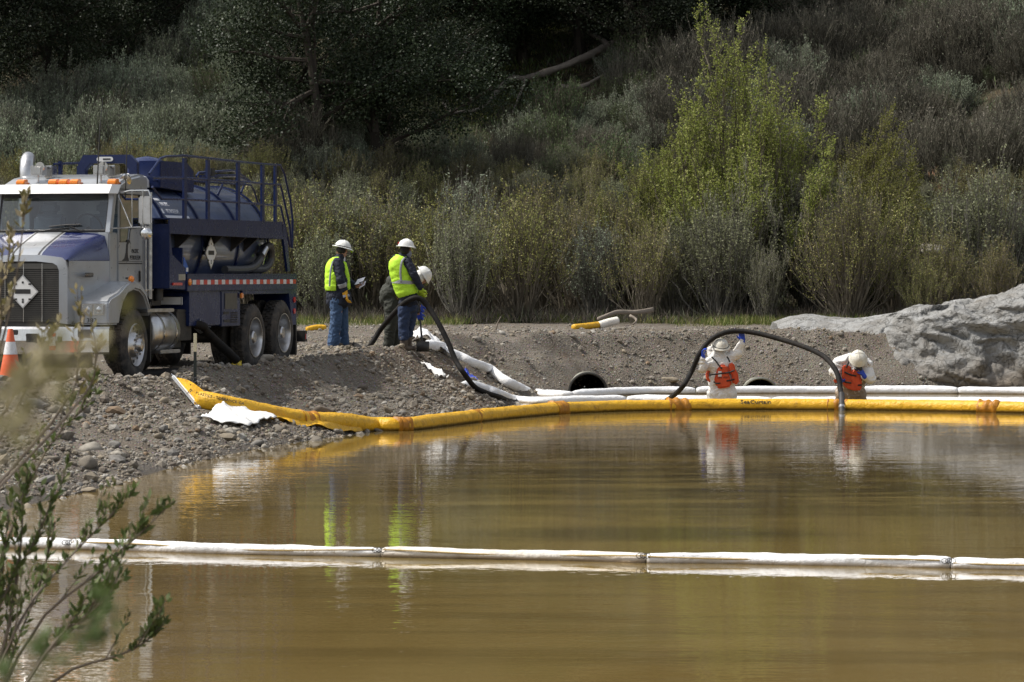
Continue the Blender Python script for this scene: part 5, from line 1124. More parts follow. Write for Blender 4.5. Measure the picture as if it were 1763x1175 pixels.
for nm, P_, r0 in (('a', pa, .088), ('c', pc, .080)):
    for k in range(len(L_[nm]) - 1):
        seg = resample(P_[L_[nm][k]:L_[nm][k+1] + 1], .05)
        rf = lambda s_, L2, r0=r0, k=k: r0 * (1 - .35 * math.exp(-(L2 - s_) / .08)) * (1 - .35 * math.exp(-s_ / .08)) * (1 + .07 * math.sin(s_ * 1.3 + k))
        o = sweep('absorbent_boom', seg, rf, M_WBOOM, None, 16, 500 + k, .08, 1., wr=.03); tag(o, FL[nm][k], 'boom', 'white absorbent booms along the far bank')
# loose lump where the booms meet, tarp, papers
def cloth(name, c, sx, sy, mat, lab, cat, seed, rz=0., amp=.06, tilt=0., n=26, kind=None, lift=.03, holes=False):
    g = np.random.default_rng(seed); u, v = np.meshgrid(np.linspace(-1, 1, n), np.linspace(-1, 1, n)); rr = 1 + .18 * vnoise(np.stack([u * 1.3, v * 1.3, u*0 + seed], -1), seed)
    x = u * sx * rr; y = v * sy * rr; X = c[0] + x * math.cos(rz) - y * math.sin(rz); Y = c[1] + x * math.sin(rz) + y * math.cos(rz); G, _ = ground(X, Y)
    w_ = fbm(np.stack([u * 1.6, v * 1.6, u*0 + seed * 3.], -1), 1., 4, seed); rid = 1 - np.abs(fbm(np.stack([u * 1.2 + v, v * 1.7, u*0 + seed], -1), 1.2, 2, seed + 4))
    Z = np.maximum(G, 0) * 1 + lift + amp * (w_ + 1) * .8 + amp * 1.4 * rid * np.clip(1 - np.hypot(u, v), 0, 1) ** .5
    V = np.stack([X, Y, Z], -1).reshape(-1, 3); i = (np.arange(n-1)[:, None] * n + np.arange(n-1)[None]).ravel()
    o = np_obj(name, V, np.stack([i, i+1, i+n+1, i+n], 1), mat, smooth=True); s_ = o.modifiers.new('thickness', 'SOLIDIFY'); s_.thickness = .012; return tag(o, lab, cat)
M_PAD = simple('white_pad', (.80, .80, .79), .85, 0, .05, 6, dirt=((.5, .45, .36), .35, 5)); M_TARP = simple('white_sheet', (.70, .71, .73), .6, 0, .08, 4, dirt=((.42, .38, .31), .5, 4))
p = on_ground(733, 590, 0, 0); cloth('plastic_sheet', (p.x - .02, p.y + .5), .27, .9, M_TARP, 'crumpled white plastic sheet heaped behind the shovel', 'sheet', 3, .2, .10)
p = on_ground(408, 728, 0, 0); cloth('absorbent_pad', (p.x, p.y), .33, .75, M_PAD, 'white absorbent pad lying on the gravel below the yellow boom', 'pad', 5, -.15, .05, lift=.06)
p = on_ground(385, 716, 0, 0); cloth('absorbent_pad', (p.x, p.y + .1), .10, .5, M_PAD, 'small folded white pad standing at the left of the larger pad', 'pad', 15, .2, .05)
p = on_ground(748, 648, 0, 0); cloth('absorbent_pad', (p.x, p.y), .11, .32, M_PAD, 'small crumpled white pad on the brown mound left of the black hose', 'pad', 8, .5, .07)
b = MB(); M_BLUEGL = simple('blue_nitrile', (.012, .05, .42), .5, 0, .15, 12)
for k, (px, py) in enumerate(((804, 641), (813, 649))):
    p = on_ground(px, py, .03, 0); o = cloth('work_glove', (p.x, p.y), .06, .17, M_BLUEGL, ['upper blue glove dropped on the mound beside the hose', 'lower blue glove dropped on the mound beside the hose'][k], 'glove', 20 + k, .4, .05)
M_FERRULE = simple('steel_fitting', (.45, .45, .45), .3, 1., .2, 20)
M_HOSE = simple('black_hose_rubber', (.012, .0115, .011), .75, 0, .3, 14, spec=.2, bump=.25, bsc=50, dirt=((.045, .036, .028), .35, 6))
def hose(name, pts, r, lab, n=12, ribs=True, cat='hose', mat=None):
    P = resample(catmull(pts, 16), .03); o = sweep('tube' if False else name, P, (lambda s_, L2: r * (1 + (.035 if ribs else 0) * math.sin(s_ * 2 * math.pi / .075))), mat or M_HOSE, None, n, 7, .015, 1.); return tag(o, lab, cat)

# truck suction hose to the ground, hose on the ground
hose('suction_hose', [truck.matrix_basis @ Vector(q(-2.45, 1.0, .80)), truck.matrix_basis @ Vector(q(-2.6, 1.22, .74)), at(352, 57.6, py=568), at(372, 57.9, py=588), at(392, 58.1, py=606), at(407, 58.3, py=621)], .068, 'thick black suction hose slanting from the truck side down to the ground')
bb = MB(); p0 = at(337, 57.5, py=556); p1 = at(349, 57.6, py=567); bb.cyl(p0, p1, .082, n=14)
tag(bb.build('hose_coupling', M_FERRULE), 'steel coupling joining the thick suction hose to the truck', 'coupling')
hose('ground_hose', [at(235, 55.7, .78), at(268, 56.2, .775), at(300, 56.6, .79), at(340, 57.0, .80), at(378, 57.3, .80)], .075, 'black hose lying in the shade on the ground beneath the truck')
p = at(404, 58.6, .93); cloth('yellow_rag', (p.x, p.y), .10, .4, M_YELLOWPLAS, 'yellow rag under the end of the thick suction hose', 'rag', 31, 0, .05)

# stake through the boom end
b = MB(); p = on_ground(336, 690, 0, 0); hgt_ = (690 - 572) * p.y / FPX
st_ = thing('stake', 'thin black stake with a cream top standing at the yellow boom end', 'stake', (p.x, p.y, p.z - .1))
b.box((-.02, -.02, 0), (.02, .02, hgt_ - .15)); b.build('post', simple('dark_stake', (.014, .02, .016), .6), st_); b = MB(); b.box((-.021, -.021, hgt_ - .15), (.021, .021, hgt_ + .1)); b.build('top', simple('cream_stake', (.62, .56, .38), .7), st_)
b = MB(); g = np.random.default_rng(4)
for k in range(9): b.tube(catmull([(g.normal(0, .06), -.1 + g.normal(0, .04), .1 + g.uniform(0, .35)) for _ in range(5)], 4), .005, 4)
b.build('cord', M_INK, st_)

# traffic cone
p = onz(18, 659, .78); cn = thing('traffic_cone', 'orange traffic cone with a white collar in front of the truck bumper', 'cone', (p.x, p.y, .76)); M_CONE = simple('cone_orange', (.72, .10, .02), .5, 0, .1, 5, dirt=((.45, .25, .15), .3, 6))
cr = [(0, .165), (.05, .155), (.16, .135), (.30, .108), (.44, .082), (.58, .056), (.70, .036), (.715, .03)]
b = MB(); b.lathe((0, 0, .03), (0, 0, 1), cr, 24); b.build('cone_body', M_CONE, cn); b = MB(); b.box((-.19, -.19, 0), (.19, .19, .035)); b.build('base', M_CONE, cn, .01)
for h0, h1 in ((.40, .57),):
    b = MB(); rr = lambda h: np.interp(h - .03, [c[0] for c in cr], [c[1] for c in cr]) + .003; b.lathe((0, 0, 0), (0, 0, 1), [(h, rr(h)) for h in np.linspace(h0, h1, 5)], 24, cap=False); b.build('collar', M_TAPEW, cn)

# yellow scraps and bag on the crest of the bank, driftwood, sticks
hose('yellow_boom_scrap', [at(988, 80.5, gz(at(988, 80.5).x, 80.5) + .05), at(1010, 80.9, gz(at(1010, 80.9).x, 80.9) + .08), at(1036, 81.3, gz(at(1036, 81.3).x, 81.3) + .10)], .07, 'piece of yellow boom lying on top of the far bank', ribs=False, cat='boom', mat=M_YBOOM)
x_ = at(1048, 81.2); hose('white_bag', [Vector((x_.x - .2, 81.2, gz(x_.x, 81) + .1)), Vector((x_.x, 81.3, gz(x_.x, 81) + .16)), Vector((x_.x + .2, 81.4, gz(x_.x, 81) + .2))], .085, 'dirty white bag next to the yellow scrap on the far bank', ribs=False, cat='bag', mat=M_WBOOM2)
hose('yellow_boom_scrap', [at(528, 79, gz(at(528, 79).x, 79) + .04), at(545, 79.1, gz(at(545, 79).x, 79) + .06), at(562, 79.2, gz(at(562, 79).x, 79) + .04)], .06, 'piece of yellow boom on the road left of the man with papers', ribs=False, cat='boom', mat=M_YBOOM)
def wood(name, pts, r, lab, cat='log', par=None, mat=None):
    P = resample(catmull(pts, 8), .06); o = sweep(name, P, lambda s_, L2: r[0] + (r[1] - r[0]) * s_ / L2, mat or M_DRIFT, par, 9, int(pts[0][0] * 7) % 50, .25, 1.); return tag(o, lab, cat) if lab else o
G3 = lambda px, Y, dz: (at(px, Y).x, Y, gz(at(px, Y).x, Y) + dz)
wood('driftwood', [G3(1030, 84, .14), G3(1060, 84.5, .3), G3(1095, 85, .3), G3(1125, 85.3, .35)], (.035, .055), 'bleached driftwood log lying in the grass above the white bag')
wood('driftwood', [G3(1090, 83.2, .05), G3(1096, 83.3, .14), G3(1082, 83.4, .24)], (.02, .03), 'short pale stub of driftwood right of the white bag')
wood('stick', [G3(853, 79.3, .0), G3(858, 79.2, .18), G3(864, 79.1, .32)], (.018, .008), 'dry forked stick standing on the far bank crest', 'stick')
def hpt(px, py, dz=.1): X, Y = hill_hit(px, py); return (X, Y, gz(X, Y) + dz)
M_BARK = simple('weathered_branch', (.20, .17, .14), .9, 0, .35, 8, bump=.8, bsc=25)
fb = thing('fallen_branch', 'long forked bare branch fallen below the oaks on the grassy ledge', 'branch', (0, 0, 0))
for nm, pts, r in (('limb', [(762, 196, .25), (778, 208, .2), (800, 210, .25), (830, 208, .3), (855, 190, .5), (880, 172, .5), (905, 165, .5), (960, 158, .6), (1000, 140, .6), (1040, 122, .6)], (.03, .12)), ('limb', [(1048, 118, .6), (1030, 105, .6), (1005, 98, .7), (980, 90, .9), (965, 84, 1.0)], (.10, .03)),
    ('side_branch', [(905, 168, .5), (895, 185, .3), (882, 205, .1)], (.06, .02)), ('side_branch', [(830, 206, .3), (815, 196, .3), (800, 192, .4)], (.05, .015)), ('side_branch', [(960, 168, .2), (1000, 166, .2), (1040, 155, .3)], (.09, .03)), ('side_branch', [(1040, 122, .6), (1090, 108, .8), (1150, 100, .9)], (.10, .04))):
    wood(nm, [hpt(*a) for a in pts], r, None, par=fb, mat=M_BARK)
wood('fallen_log', [hpt(1120, 128, .2), hpt(1150, 130, .25), hpt(1180, 118, .3)], (.10, .12), 'short grey log in the grass right of the fallen branch', mat=M_BARK)
boulder(1606, 432, 0, .34, 'pale grey boulder half hidden in the brush above the rock outcrop', Y=89.5, seed=3); boulder(1640, 250, 0, .2, 'small pale rock on the reddish scree at the upper right', Y=hill_hit(1640, 250)[1], seed=5)
b_ = on_ground(1150, 655, .02, 0); boulder(1150, 655, 0, .13, 'rounded tan stone on the far bank left of the raised hose', Y=b_.y, seed=7, sx=1.5)
boulder(1370, 585, 0, .16, 'brown boulder on the far bank above the hose', Y=77.6, seed=9); boulder(1458, 596, 0, .17, 'dark brown boulder on the bank just above the bent worker', Y=77.2, seed=11)
boulder(655, 695 + 60, 0, .13, 'wet grey stone at the water edge below the yellow boom', Y=53.4, seed=12) if False else None
# bare tangled foot of two shrubs
# ================================================================== PEOPLE
def blob(name, prims, mat, parent, vox=.012, wr=0., wsc=9., seed=1, smooth=2, inflate=0.):
    """one continuous surface from tapered limbs ('c', p0, p1, r0, r1) and ellipsoids ('e', centre, radii, euler)"""
    bm = bmesh.new()
    for p in prims:
        if p[0] == 'c':
            a, b_, r0, r1 = Vector(p[1]), Vector(p[2]), p[3] + inflate, p[4] + inflate; m = MB(); n = 16; d = b_ - a; L = max(d.length, 1e-4); pr = [(-r0 * math.cos(t_), r0 * math.sin(t_)) for t_ in np.linspace(0.02, math.pi/2, 6)] + [(L + r1 * math.sin(t_), r1 * math.cos(t_)) for t_ in np.linspace(0, math.pi/2 - .02, 6)]
            m.lathe(a, d, pr, n)
        else:
            m = MB(); M_ = Matrix.Translation(p[1]) @ (Euler(p[3]).to_matrix().to_4x4() if len(p) > 3 else Matrix()); r = [v + inflate for v in p[2]]; m.T = M_; m.ball((0, 0, 0), tuple(r), 18, 12)
        vs = [bm.verts.new(v) for v in m.v]
        for f in m.f:
            try: bm.faces.new([vs[i] for i in f])
            except ValueError: pass
    bmesh.ops.recalc_face_normals(bm, faces=bm.faces); me = bpy.data.meshes.new(name); bm.to_mesh(me); bm.free()
    tmp = bpy.data.objects.new('tmp', me); COL.objects.link(tmp); rm = tmp.modifiers.new('r', 'REMESH'); rm.mode = 'VOXEL'; rm.voxel_size = vox; rm.use_smooth_shade = True
    sm = tmp.modifiers.new('s', 'SMOOTH'); sm.iterations = smooth * 2; sm.factor = .5
    dg = bpy.context.evaluated_depsgraph_get(); out = bpy.data.meshes.new_from_object(tmp.evaluated_get(dg)); bpy.data.objects.remove(tmp); out.name = name
    n = len(out.vertices); co = np.empty(n*3); out.vertices.foreach_get('co', co); co = co.reshape(-1, 3)
    if wr:
        no = np.empty(n*3); out.vertices.foreach_get('normal', no); no = no.reshape(-1, 3); q3 = co * np.array([1, 1, 1.5])
        d = 1 - 2 * np.abs(fbm(q3 + .12 * vnoise(co * 6, seed)[:, None], wsc, 3, seed)); co = co + no * (d * wr)[:, None]; out.vertices.foreach_set('co', co.ravel())
    out.materials.clear(); out.materials.append(mat); out.polygons.foreach_set('use_smooth', np.ones(len(out.polygons), bool)); out.update()
    return put(bpy.data.objects.new(name, out), parent)
def hand(prims, wrist, palm_dir, palm_n, curl, s=1., thumb=1):
    """palm and five fingers; palm_dir = wrist->knuckles, palm_n = palm normal, curl 0..1"""
    w = Vector(wrist); d = Vector(palm_dir).normalized(); n = Vector(palm_n); n = (n - d * n.dot(d)).normalized(); s_ = d.cross(n) * thumb
    for k in range(4): prims.append(('c', w + s_ * (.028 - .019*k) * s, w + (d * .085 + s_ * (.032 - .021*k)) * s, .017*s, .013*s))
    for k, L in enumerate((.075, .083, .077, .060)):
        p = w + (d * .088 + s_ * (.033 - .022*k)) * s; a = curl * 1.1; p1 = p + (d * math.cos(a) + n * math.sin(a)) * L * .45 * s; a2 = a + curl * 1.4; p2 = p1 + (d * math.cos(a2) + n * math.sin(a2)) * L * .32 * s; a3 = a2 + curl; p3 = p2 + (d * math.cos(a3) + n * math.sin(a3)) * L * .25 * s
        prims += [('c', p, p1, .0105*s, .0095*s), ('c', p1, p2, .0095*s, .009*s), ('c', p2, p3, .009*s, .0075*s)]
    t0 = w + (d * .02 + s_ * .034) * s; t1 = t0 + (d * .6 + s_ * .6 + n * .45 * curl).normalized() * .045 * s; t2 = t1 + (d * .8 + s_ * .1 + n * .8 * curl).normalized() * .034 * s
    prims += [('c', t0, t1, .014*s, .012*s), ('c', t1, t2, .012*s, .009*s)]; return prims
def hardhat(parent, c, up, fwd, mat, r=.125, brim=.165, seed=0, band=None, name='hard_hat'):
    """full-brim hard hat with crown ridges; c = centre of the brim plane"""
    up = Vector(up).normalized(); fwd = Vector(fwd); fwd = (fwd - up * fwd.dot(up)).normalized(); sd = up.cross(fwd); n = 32; rows = []
    pr = [(0, brim * .985), (.006, brim), (.012, brim * .98), (.022, r * 1.08), (.05, r * 1.02), (.085, r * .90), (.115, r * .70), (.135, r * .42), (.142, r * .14), (.143, .002)]
    b = MB(); vs = []
    for h, rr in pr:
        for k in range(n):
            a = 2*math.pi*k/n; e = 1 + (.12 * abs(math.cos(a)) if True else 0); ridge = 1 + (.035 * (math.cos(a * 4) > .8) if h > .03 else 0); dr = -.018 * math.cos(a) if h < .02 else 0
            vs.append(Vector(c) + fwd * (rr * e * math.cos(a)) + sd * (rr * math.sin(a)) + up * ((h + dr) * (1.06 if ridge > 1 else 1)))
    m = len(pr); b.add(vs, [(i*n+k, i*n+(k+1) % n, (i+1)*n+(k+1) % n, (i+1)*n+k) for i in range(m-1) for k in range(n)]); hh = b.build(name, mat, parent)
    if band:
        b = MB(); b.tube([Vector(c) + fwd * (r * 1.2 * math.cos(a)) + sd * (r * 1.09 * math.sin(a)) + up * (.030 - .010 * math.cos(a)) for a in np.linspace(0, 2*math.pi, 33)[:-1]], .007, 6, closed=True); b.build('hat_band', band, hh)
    return hh
M_SKIN = simple('skin', (.36, .19, .12), .55, 0, .1, 20); M_SKIN2 = simple('skin_tan', (.25, .13, .085), .55, 0, .1, 20)
M_HAT = simple('hat_white', (.76, .76, .73), .35, 0, .04, 12, dirt=((.45, .42, .36), .3, 18)); M_HATD = simple('hat_white_dirty', (.68, .66, .58), .4, 0, .05, 12, dirt=((.36, .30, .20), .5, 14))
M_HAIR = simple('dark_hair', (.015, .012, .010), .8, 0, .3, 30)
M_JACK = simple('navy_jacket', (.012, .016, .030), .85, 0, .25, 9, bump=.4, bsc=45); M_JEAN = simple('blue_denim', (.045, .085, .165), .9, 0, .3, 7, bump=.4, bsc=60); M_JEAN2 = simple('dark_denim', (.022, .038, .085), .9, 0, .3, 7, bump=.4, bsc=60)
M_OLIVE = simple('olive_coverall', (.035, .037, .028), .85, 0, .25, 7, bump=.4, bsc=50); M_BOOT = simple('brown_boot', (.045, .032, .024), .8, 0, .4, 9, dirt=((.14, .11, .08), .8, 9))
M_VEST = simple('hi_vis_yellow', (.50, .82, .035), .7, 0, .08, 8, bump=.3, bsc=40); M_REFL = simple('reflective_band', (.36, .37, .38), .4, .3, .08, 20)
M_GLY = simple('yellow_glove', (.70, .36, .02), .7, 0, .15, 12); M_GLG = simple('grey_cuff', (.30, .31, .36), .8); M_GLLIME = simple('lime_glove', (.34, .46, .02), .6, 0, .2, 12)
M_SUIT = simple('white_suit', (.78, .78, .77), .7, 0, .05, 7, bump=.3, bsc=35, dirt=((.46, .38, .27), .28, 5)); M_SUITD = simple('white_suit_soiled', (.76, .75, .72), .7, 0, .06, 7, bump=.3, bsc=35, dirt=((.40, .31, .20), .35, 6))
t = NT('muddy_suit'); co = t.coord(); sp = t.N('ShaderNodeSeparateXYZ'); t.L(co, sp.inputs[0]); n = t.noise(co, 13, 6, .75)
c = t.mix(t.ramp(t.math('SUBTRACT', n, t.math('MULTIPLY', sp.outputs[2], .42)), [(.20, 0), (.34, .9)]), (.76, .75, .73), (.19, .125, .06)); t.set(Base_Color=c, Roughness=.7, Specular_IOR_Level=.3); t.bump(t.noise(co, 30, 4), .3, .01); M_SUITM = t.m
M_VESTR = simple('orange_life_vest', (.62, .075, .015), .65, 0, .1, 9, bump=.25, bsc=30, dirt=((.30, .05, .02), .35, 10)); M_STRAP = simple('black_strap', (.012, .012, .012), .7)
M_PAPER = simple('paper', (.75, .74, .80), .8, 0, .03, 8); M_BAND = simple('bandana', (.20, .22, .28), .9, 0, .6, 40)
def head(c, look, up, skin, s=1.):
    """primitives of a head with face: c = centre, look = facing"""
    c = Vector(c); f = Vector(look).normalized(); u = Vector(up); u = (u - f * u.dot(f)).normalized(); r_ = f.cross(u)
    rot = Matrix((r_, f, u)).transposed().to_euler(); E = lambda a, b_, d: c + r_ * a * s + f * b_ * s + u * d * s
    pr = [('e', E(0, 0, .02), (.075*s, .095*s, .105*s), rot), ('e', E(0, .03, -.055), (.055*s, .062*s, .06*s), rot), ('c', E(0, .085, .01), E(0, .105, -.018), .012*s, .016*s), ('c', E(-.02, .082, -.048), E(.02, .082, -.048), .010*s, .010*s),
          ('e', E(.076, -.005, 0), (.012*s, .022*s, .032*s), rot), ('e', E(-.076, -.005, 0), (.012*s, .022*s, .032*s), rot), ('c', E(-.045, .082, .035), E(.045, .082, .035), .012*s, .012*s), ('e', E(0, .075, -.09), (.03*s, .02*s, .02*s), rot)]
    return pr, E
def eyes(E, parent):
    for a in (-.03, .03):
        b = MB(); b.ball(E(a, .086, .016), .011, 8, 6); b.build('eye', M_STRAP, parent)

# --- man reading papers
def scale_pt(x, z, y=0.): return Vector((x, y, z))
YA = 66.0; A0 = at(583, YA); gA = gz(A0.x, YA)
pA_ = thing('person', 'man in white hard hat, yellow vest, dark coat and blue jeans reading papers', 'person', (A0.x, YA, gA))
S = scale_pt
hd, E = head((.045, .02, 1.63), (.80, .35, -.38), (.3, .1, 1), M_SKIN)
arm_near = [('c', S(-.02, 1.42, -.15), S(.045, 1.16, -.24), .045, .040), ('c', S(.045, 1.16, -.24), S(.115, .95, -.20), .042, .032)]
arm_far = [('c', S(.06, 1.45, .18), S(.12, 1.15, .20), .052, .042), ('c', S(.12, 1.15, .20), S(.31, 1.04, .05), .04, .03)]
bp_ = hd + [('c', S(.0, 1.50, .02), S(.03, 1.60, .02), .06, .055), ('e', S(-.02, 1.28, 0), (.11, .15, .22)), ('e', S(.0, 1.02, 0), (.12, .15, .18)), ('c', S(.0, .95, -.09), S(.0, .50, -.10), .09, .06), ('c', S(.0, .50, -.10), S(-.03, .08, -.10), .058, .04),
      ('c', S(.02, .95, .09), S(.03, .50, .12), .09, .06), ('c', S(.03, .50, .12), S(.06, .08, .12), .058, .04)] + arm_near + arm_far
hand(bp_, S(.31, 1.035, .05), (1, -.1, .18), (0, .3, 1), .45, 1.0, 1)
body = blob('body', bp_, M_SKIN, pA_, .011); eyes(E, pA_)
b = MB(); b.ball(E(0, -.012, .03), (.088, .105, .085), 16, 10); b.build('hair', M_HAIR, pA_)
hardhat(pA_, E(0, .0, .062), (.16, .05, 1), (.85, .35, -.2), M_HAT, .125, .170, band=M_BLACK)
b = MB(); b.cyl(E(0, .15, .095), E(0, .185, .085), .028, n=12); b.build('head_lamp', M_VEST, pA_)
b = MB(); b.ball(E(.0, .085, -.10), (.035, .03, .07), 10, 8); b.build('face_cloth', M_PAPER, pA_)
blob('jacket', [('e', S(-.035, 1.33, 0), (.165, .215, .22)), ('e', S(-.01, 1.10, 0), (.195, .215, .24)), ('e', S(-.0, .86, 0), (.215, .21, .22)), ('e', S(.01, .78, 0), (.225, .21, .12)), ('c', S(-.03, 1.47, -.14), S(.02, 1.48, .14), .07, .07), ('c', S(.0, 1.47, 0), S(.02, 1.54, .0), .085, .075)] +
     [('c', S(-.02, 1.44, -.17), S(.04, 1.16, -.25), .082, .070), ('c', S(.04, 1.16, -.25), S(.105, .98, -.21), .070, .058), ('c', S(.06, 1.44, .18), S(.12, 1.15, .21), .08, .07), ('c', S(.12, 1.15, .21), S(.27, 1.05, .08), .07, .052)], M_JACK, pA_, .013, .008, 9, 4)
vp = blob('vest', [('e', S(-.055, 1.32, .0), (.170, .21, .21)), ('e', S(-.045, 1.22, .0), (.184, .222, .19)), ('e', S(-.035, 1.12, .0), (.195, .226, .17)), ('e', S(-.03, 1.03, .0), (.20, .226, .14)), ('c', S(-.06, 1.46, -.11), S(.0, 1.48, -.10), .075, .06), ('c', S(-.06, 1.46, .12), S(.0, 1.48, .12), .07, .06)], M_VEST, pA_, .013, .005, 6, 6, 4)
# the vest opens at the side: cut the mesh away in front of the near arm
def cut(o, keep):
    bm = bmesh.new(); bm.from_mesh(o.data); bmesh.ops.delete(bm, geom=[f for f in bm.faces if not keep(f.calc_center_median())], context='FACES'); bm.to_mesh(o.data); bm.free(); s_ = o.modifiers.new('t', 'SOLIDIFY'); s_.thickness = .008; s_.offset = 1
cut(vp, lambda c: c.z > .97 and (c.x < -.035 + .05 * max(0, (c.z - 1.35) / .2) or c.y > .02))
blob('vest_front', [('c', S(.09, 1.42, -.03), S(.135, 1.25, -.05), .05, .05), ('c', S(.135, 1.25, -.05), S(.155, 1.02, -.05), .05, .055)], M_VEST, pA_, .012, .004)
b = MB(); b.tube(catmull([S(-.085, 1.47, -.215), S(-.115, 1.36, -.232), S(-.135, 1.2, -.238), S(-.145, 1.04, -.232)], 6), .016, 6); b.build('reflective_stripe', M_REFL, vp)
b = MB(); b.lathe(S(.075, 1.06, -.225), (.3, .18, -.93), [(-.035, .074), (-.03, .078), (.03, .074), (.035, .07)], 16, cap=False); b.build('sleeve_band', M_REFL, pA_)
blob('trousers', [('e', S(.0, .82, 0), (.155, .18, .12)), ('c', S(-.03, .80, -.09), S(-.04, .45, -.10), .115, .098), ('c', S(-.04, .45, -.10), S(-.085, .07, -.11), .098, .098), ('c', S(.04, .80, .08), S(.055, .45, .10), .115, .10), ('c', S(.055, .45, .10), S(.075, .07, .12), .10, .095)], M_JEAN, pA_, .013, .011, 8, 9)
for x_, y_ in ((-.07, -.12), (.09, .12)): blob('boot', [('c', S(x_ - .03, .05, y_), S(x_ + .12, .035, y_ + .04), .055, .04), ('c', S(x_ - .02, .05, y_), S(x_ - .02, .18, y_), .06, .06)], M_BOOT, pA_, .014)
gl = []; hand(gl, S(.125, .93, -.20), (.22, -.15, -1), (1, .3, .2), .35, 1.25, -1); gl.append(('c', S(.10, 1.0, -.21), S(.125, .90, -.20), .056, .046)); g1_ = blob('glove', gl, M_GLY, pA_, .008)
b = MB(); b.lathe(S(.137, .875, -.197), (.22, -.15, -1), [(-.02, .060), (.02, .058)], 14, cap=False); b.build('glove_band', M_GLG, g1_)
pp = thing('paper_sheets', 'white sheets of paper in the hand of the man in jeans', 'paper', pA_.location + S(.37, 1.10, .02)); 
b = MB(); b.add([(-.10, -.02, -.03), (.03, -.10, .0), (.08, .06, .10), (-.05, .14, .06)], [(0, 1, 2, 3)]); o = b.build('sheet', M_PAPER, pp, smooth=False); o.modifiers.new('t', 'SOLIDIFY').thickness = .004
b = MB(); b.add([(-.02, -.06, -.10), (.07, -.10, -.04), (.10, .04, .05), (-.0, .08, .0)], [(0, 1, 2, 3)]); o = b.build('sheet', M_PAPER, pp, smooth=False); o.modifiers.new('t', 'SOLIDIFY').thickness = .004
b = MB(); b.cyl((-.02, -.08, .0), (.13, -.08, .05), .008, n=8); b.build('pen', M_BLACK, pp)

# --- man holding the hose, seen from behind
_pb = on_ground(697, 603, 0, 0); YB = _pb.y; dB = YB - 65.2; B0 = at(697, YB); gB = gz(B0.x, YB)
pB_ = thing('person', 'man seen from behind in yellow vest and dark blue trousers, holding the hose', 'person', (B0.x, YB, gB))
u2 = lambda u, v, y=0.: Vector(((540 + u / 5.342 - 697) / (FPX / YB), y, (604 - 400 - v / 5.342) / (FPX / YB)))       # zoomed photo pixel -> metres beside his feet
hd, E = head(u2(842, 185), (.75, .65, -.15), (.08, 0, 1), M_SKIN2)
an = [('c', u2(862, 285, -.10), u2(925, 400, -.16), .055, .045), ('c', u2(925, 400, -.16), u2(985, 520, -.10), .043, .034)]
af = [('c', u2(745, 285, .12), u2(790, 400, .2), .052, .042), ('c', u2(790, 400, .2), u2(960, 560, .16), .042, .034)]
bp_ = hd + [('c', u2(830, 250), u2(838, 205), .06, .055), ('e', u2(812, 350), (.13, .09, .22)), ('e', u2(860, 580), (.12, .10, .18)), ('c', u2(850, 660, -.03), u2(835, 850, -.05), .09, .06), ('c', u2(835, 850, -.05), u2(835, 1060, -.05), .055, .042), ('c', u2(900, 660, .08), u2(890, 850, .12), .09, .06), ('c', u2(890, 850, .12), u2(865, 1060, .16), .055, .042)] + an + af
body = blob('body', bp_, M_SKIN2, pB_, .011); eyes(E, pB_)
b = MB(); b.ball(E(0, -.012, .02), (.086, .10, .10), 16, 10); b.build('hair', M_HAIR, pB_)
blob('bandana', [('e', E(0, .045, -.045), (.082, .075, .085)), ('e', E(0, .05, -.11), (.05, .04, .07))], M_BAND, pB_, .010, .005)
hh = hardhat(pB_, E(0, .01, .055), (.02, 0, 1), (.75, .65, .0), M_HAT, .122, .160)
b = MB(); b.box((-.02, -.002, -.018), (.02, .002, .018)); st2 = b.build('hat_sticker', M_RED, hh); st2.location = E(-.05, -.115, .11)
blob('jacket', [('e', u2(800, 320), (.185, .14, .17)), ('e', u2(830, 450), (.175, .145, .22)), ('e', u2(868, 600), (.165, .15, .17)), ('e', u2(870, 670), (.165, .15, .09)), ('c', u2(755, 265, .03), u2(855, 275, -.03), .075, .075), ('c', u2(815, 250), u2(828, 215), .075, .065),
   ('c', u2(865, 292, -.09), u2(925, 405, -.16), .080, .066), ('c', u2(925, 405, -.16), u2(985, 525, -.10), .066, .056), ('c', u2(745, 292, .12), u2(790, 405, .2), .075, .064), ('c', u2(790, 405, .2), u2(955, 555, .16), .062, .052)], M_JACK, pB_, .013, .008, 9, 14)
vv = blob('vest', [('e', u2(790, 330), (.178, .155, .19)), ('e', u2(806, 390), (.188, .162, .19)), ('e', u2(822, 450), (.190, .164, .19)), ('e', u2(840, 510), (.188, .166, .17)), ('e', u2(856, 560), (.186, .168, .15)), ('c', u2(760, 262, .03), u2(835, 265, -.02), .07, .06)], M_VEST, pB_, .013, .005, 6, 16, 4)
cut(vv, lambda c: c.z > u2(0, 610).z + (u2(780, 0).x - c.x) * .28 * -1 - .02 and not (c.x > u2(868, 0).x and c.z > u2(0, 375).z and c.y < .06))
b = MB(); fy = lambda u, v, y: u2(u, v, y)
b.tube(catmull([fy(838, 250, -.12), fy(812, 290, -.168), fy(800, 380, -.172), fy(806, 468, -.172)], 8), .02, 6); b.build('reflective_stripe', M_REFL, vv)
b = MB(); cB = u2(832, 474); b.lathe(cB, (0.06, 0, 1), [(-.028, .001), (-.028, .203), (.028, .203), (.028, .001)], 32); o = b.build('reflective_stripe', M_REFL, vv); 
for v_ in o.data.vertices: v_.co.y = (v_.co.y - cB.y) * .88 + cB.y
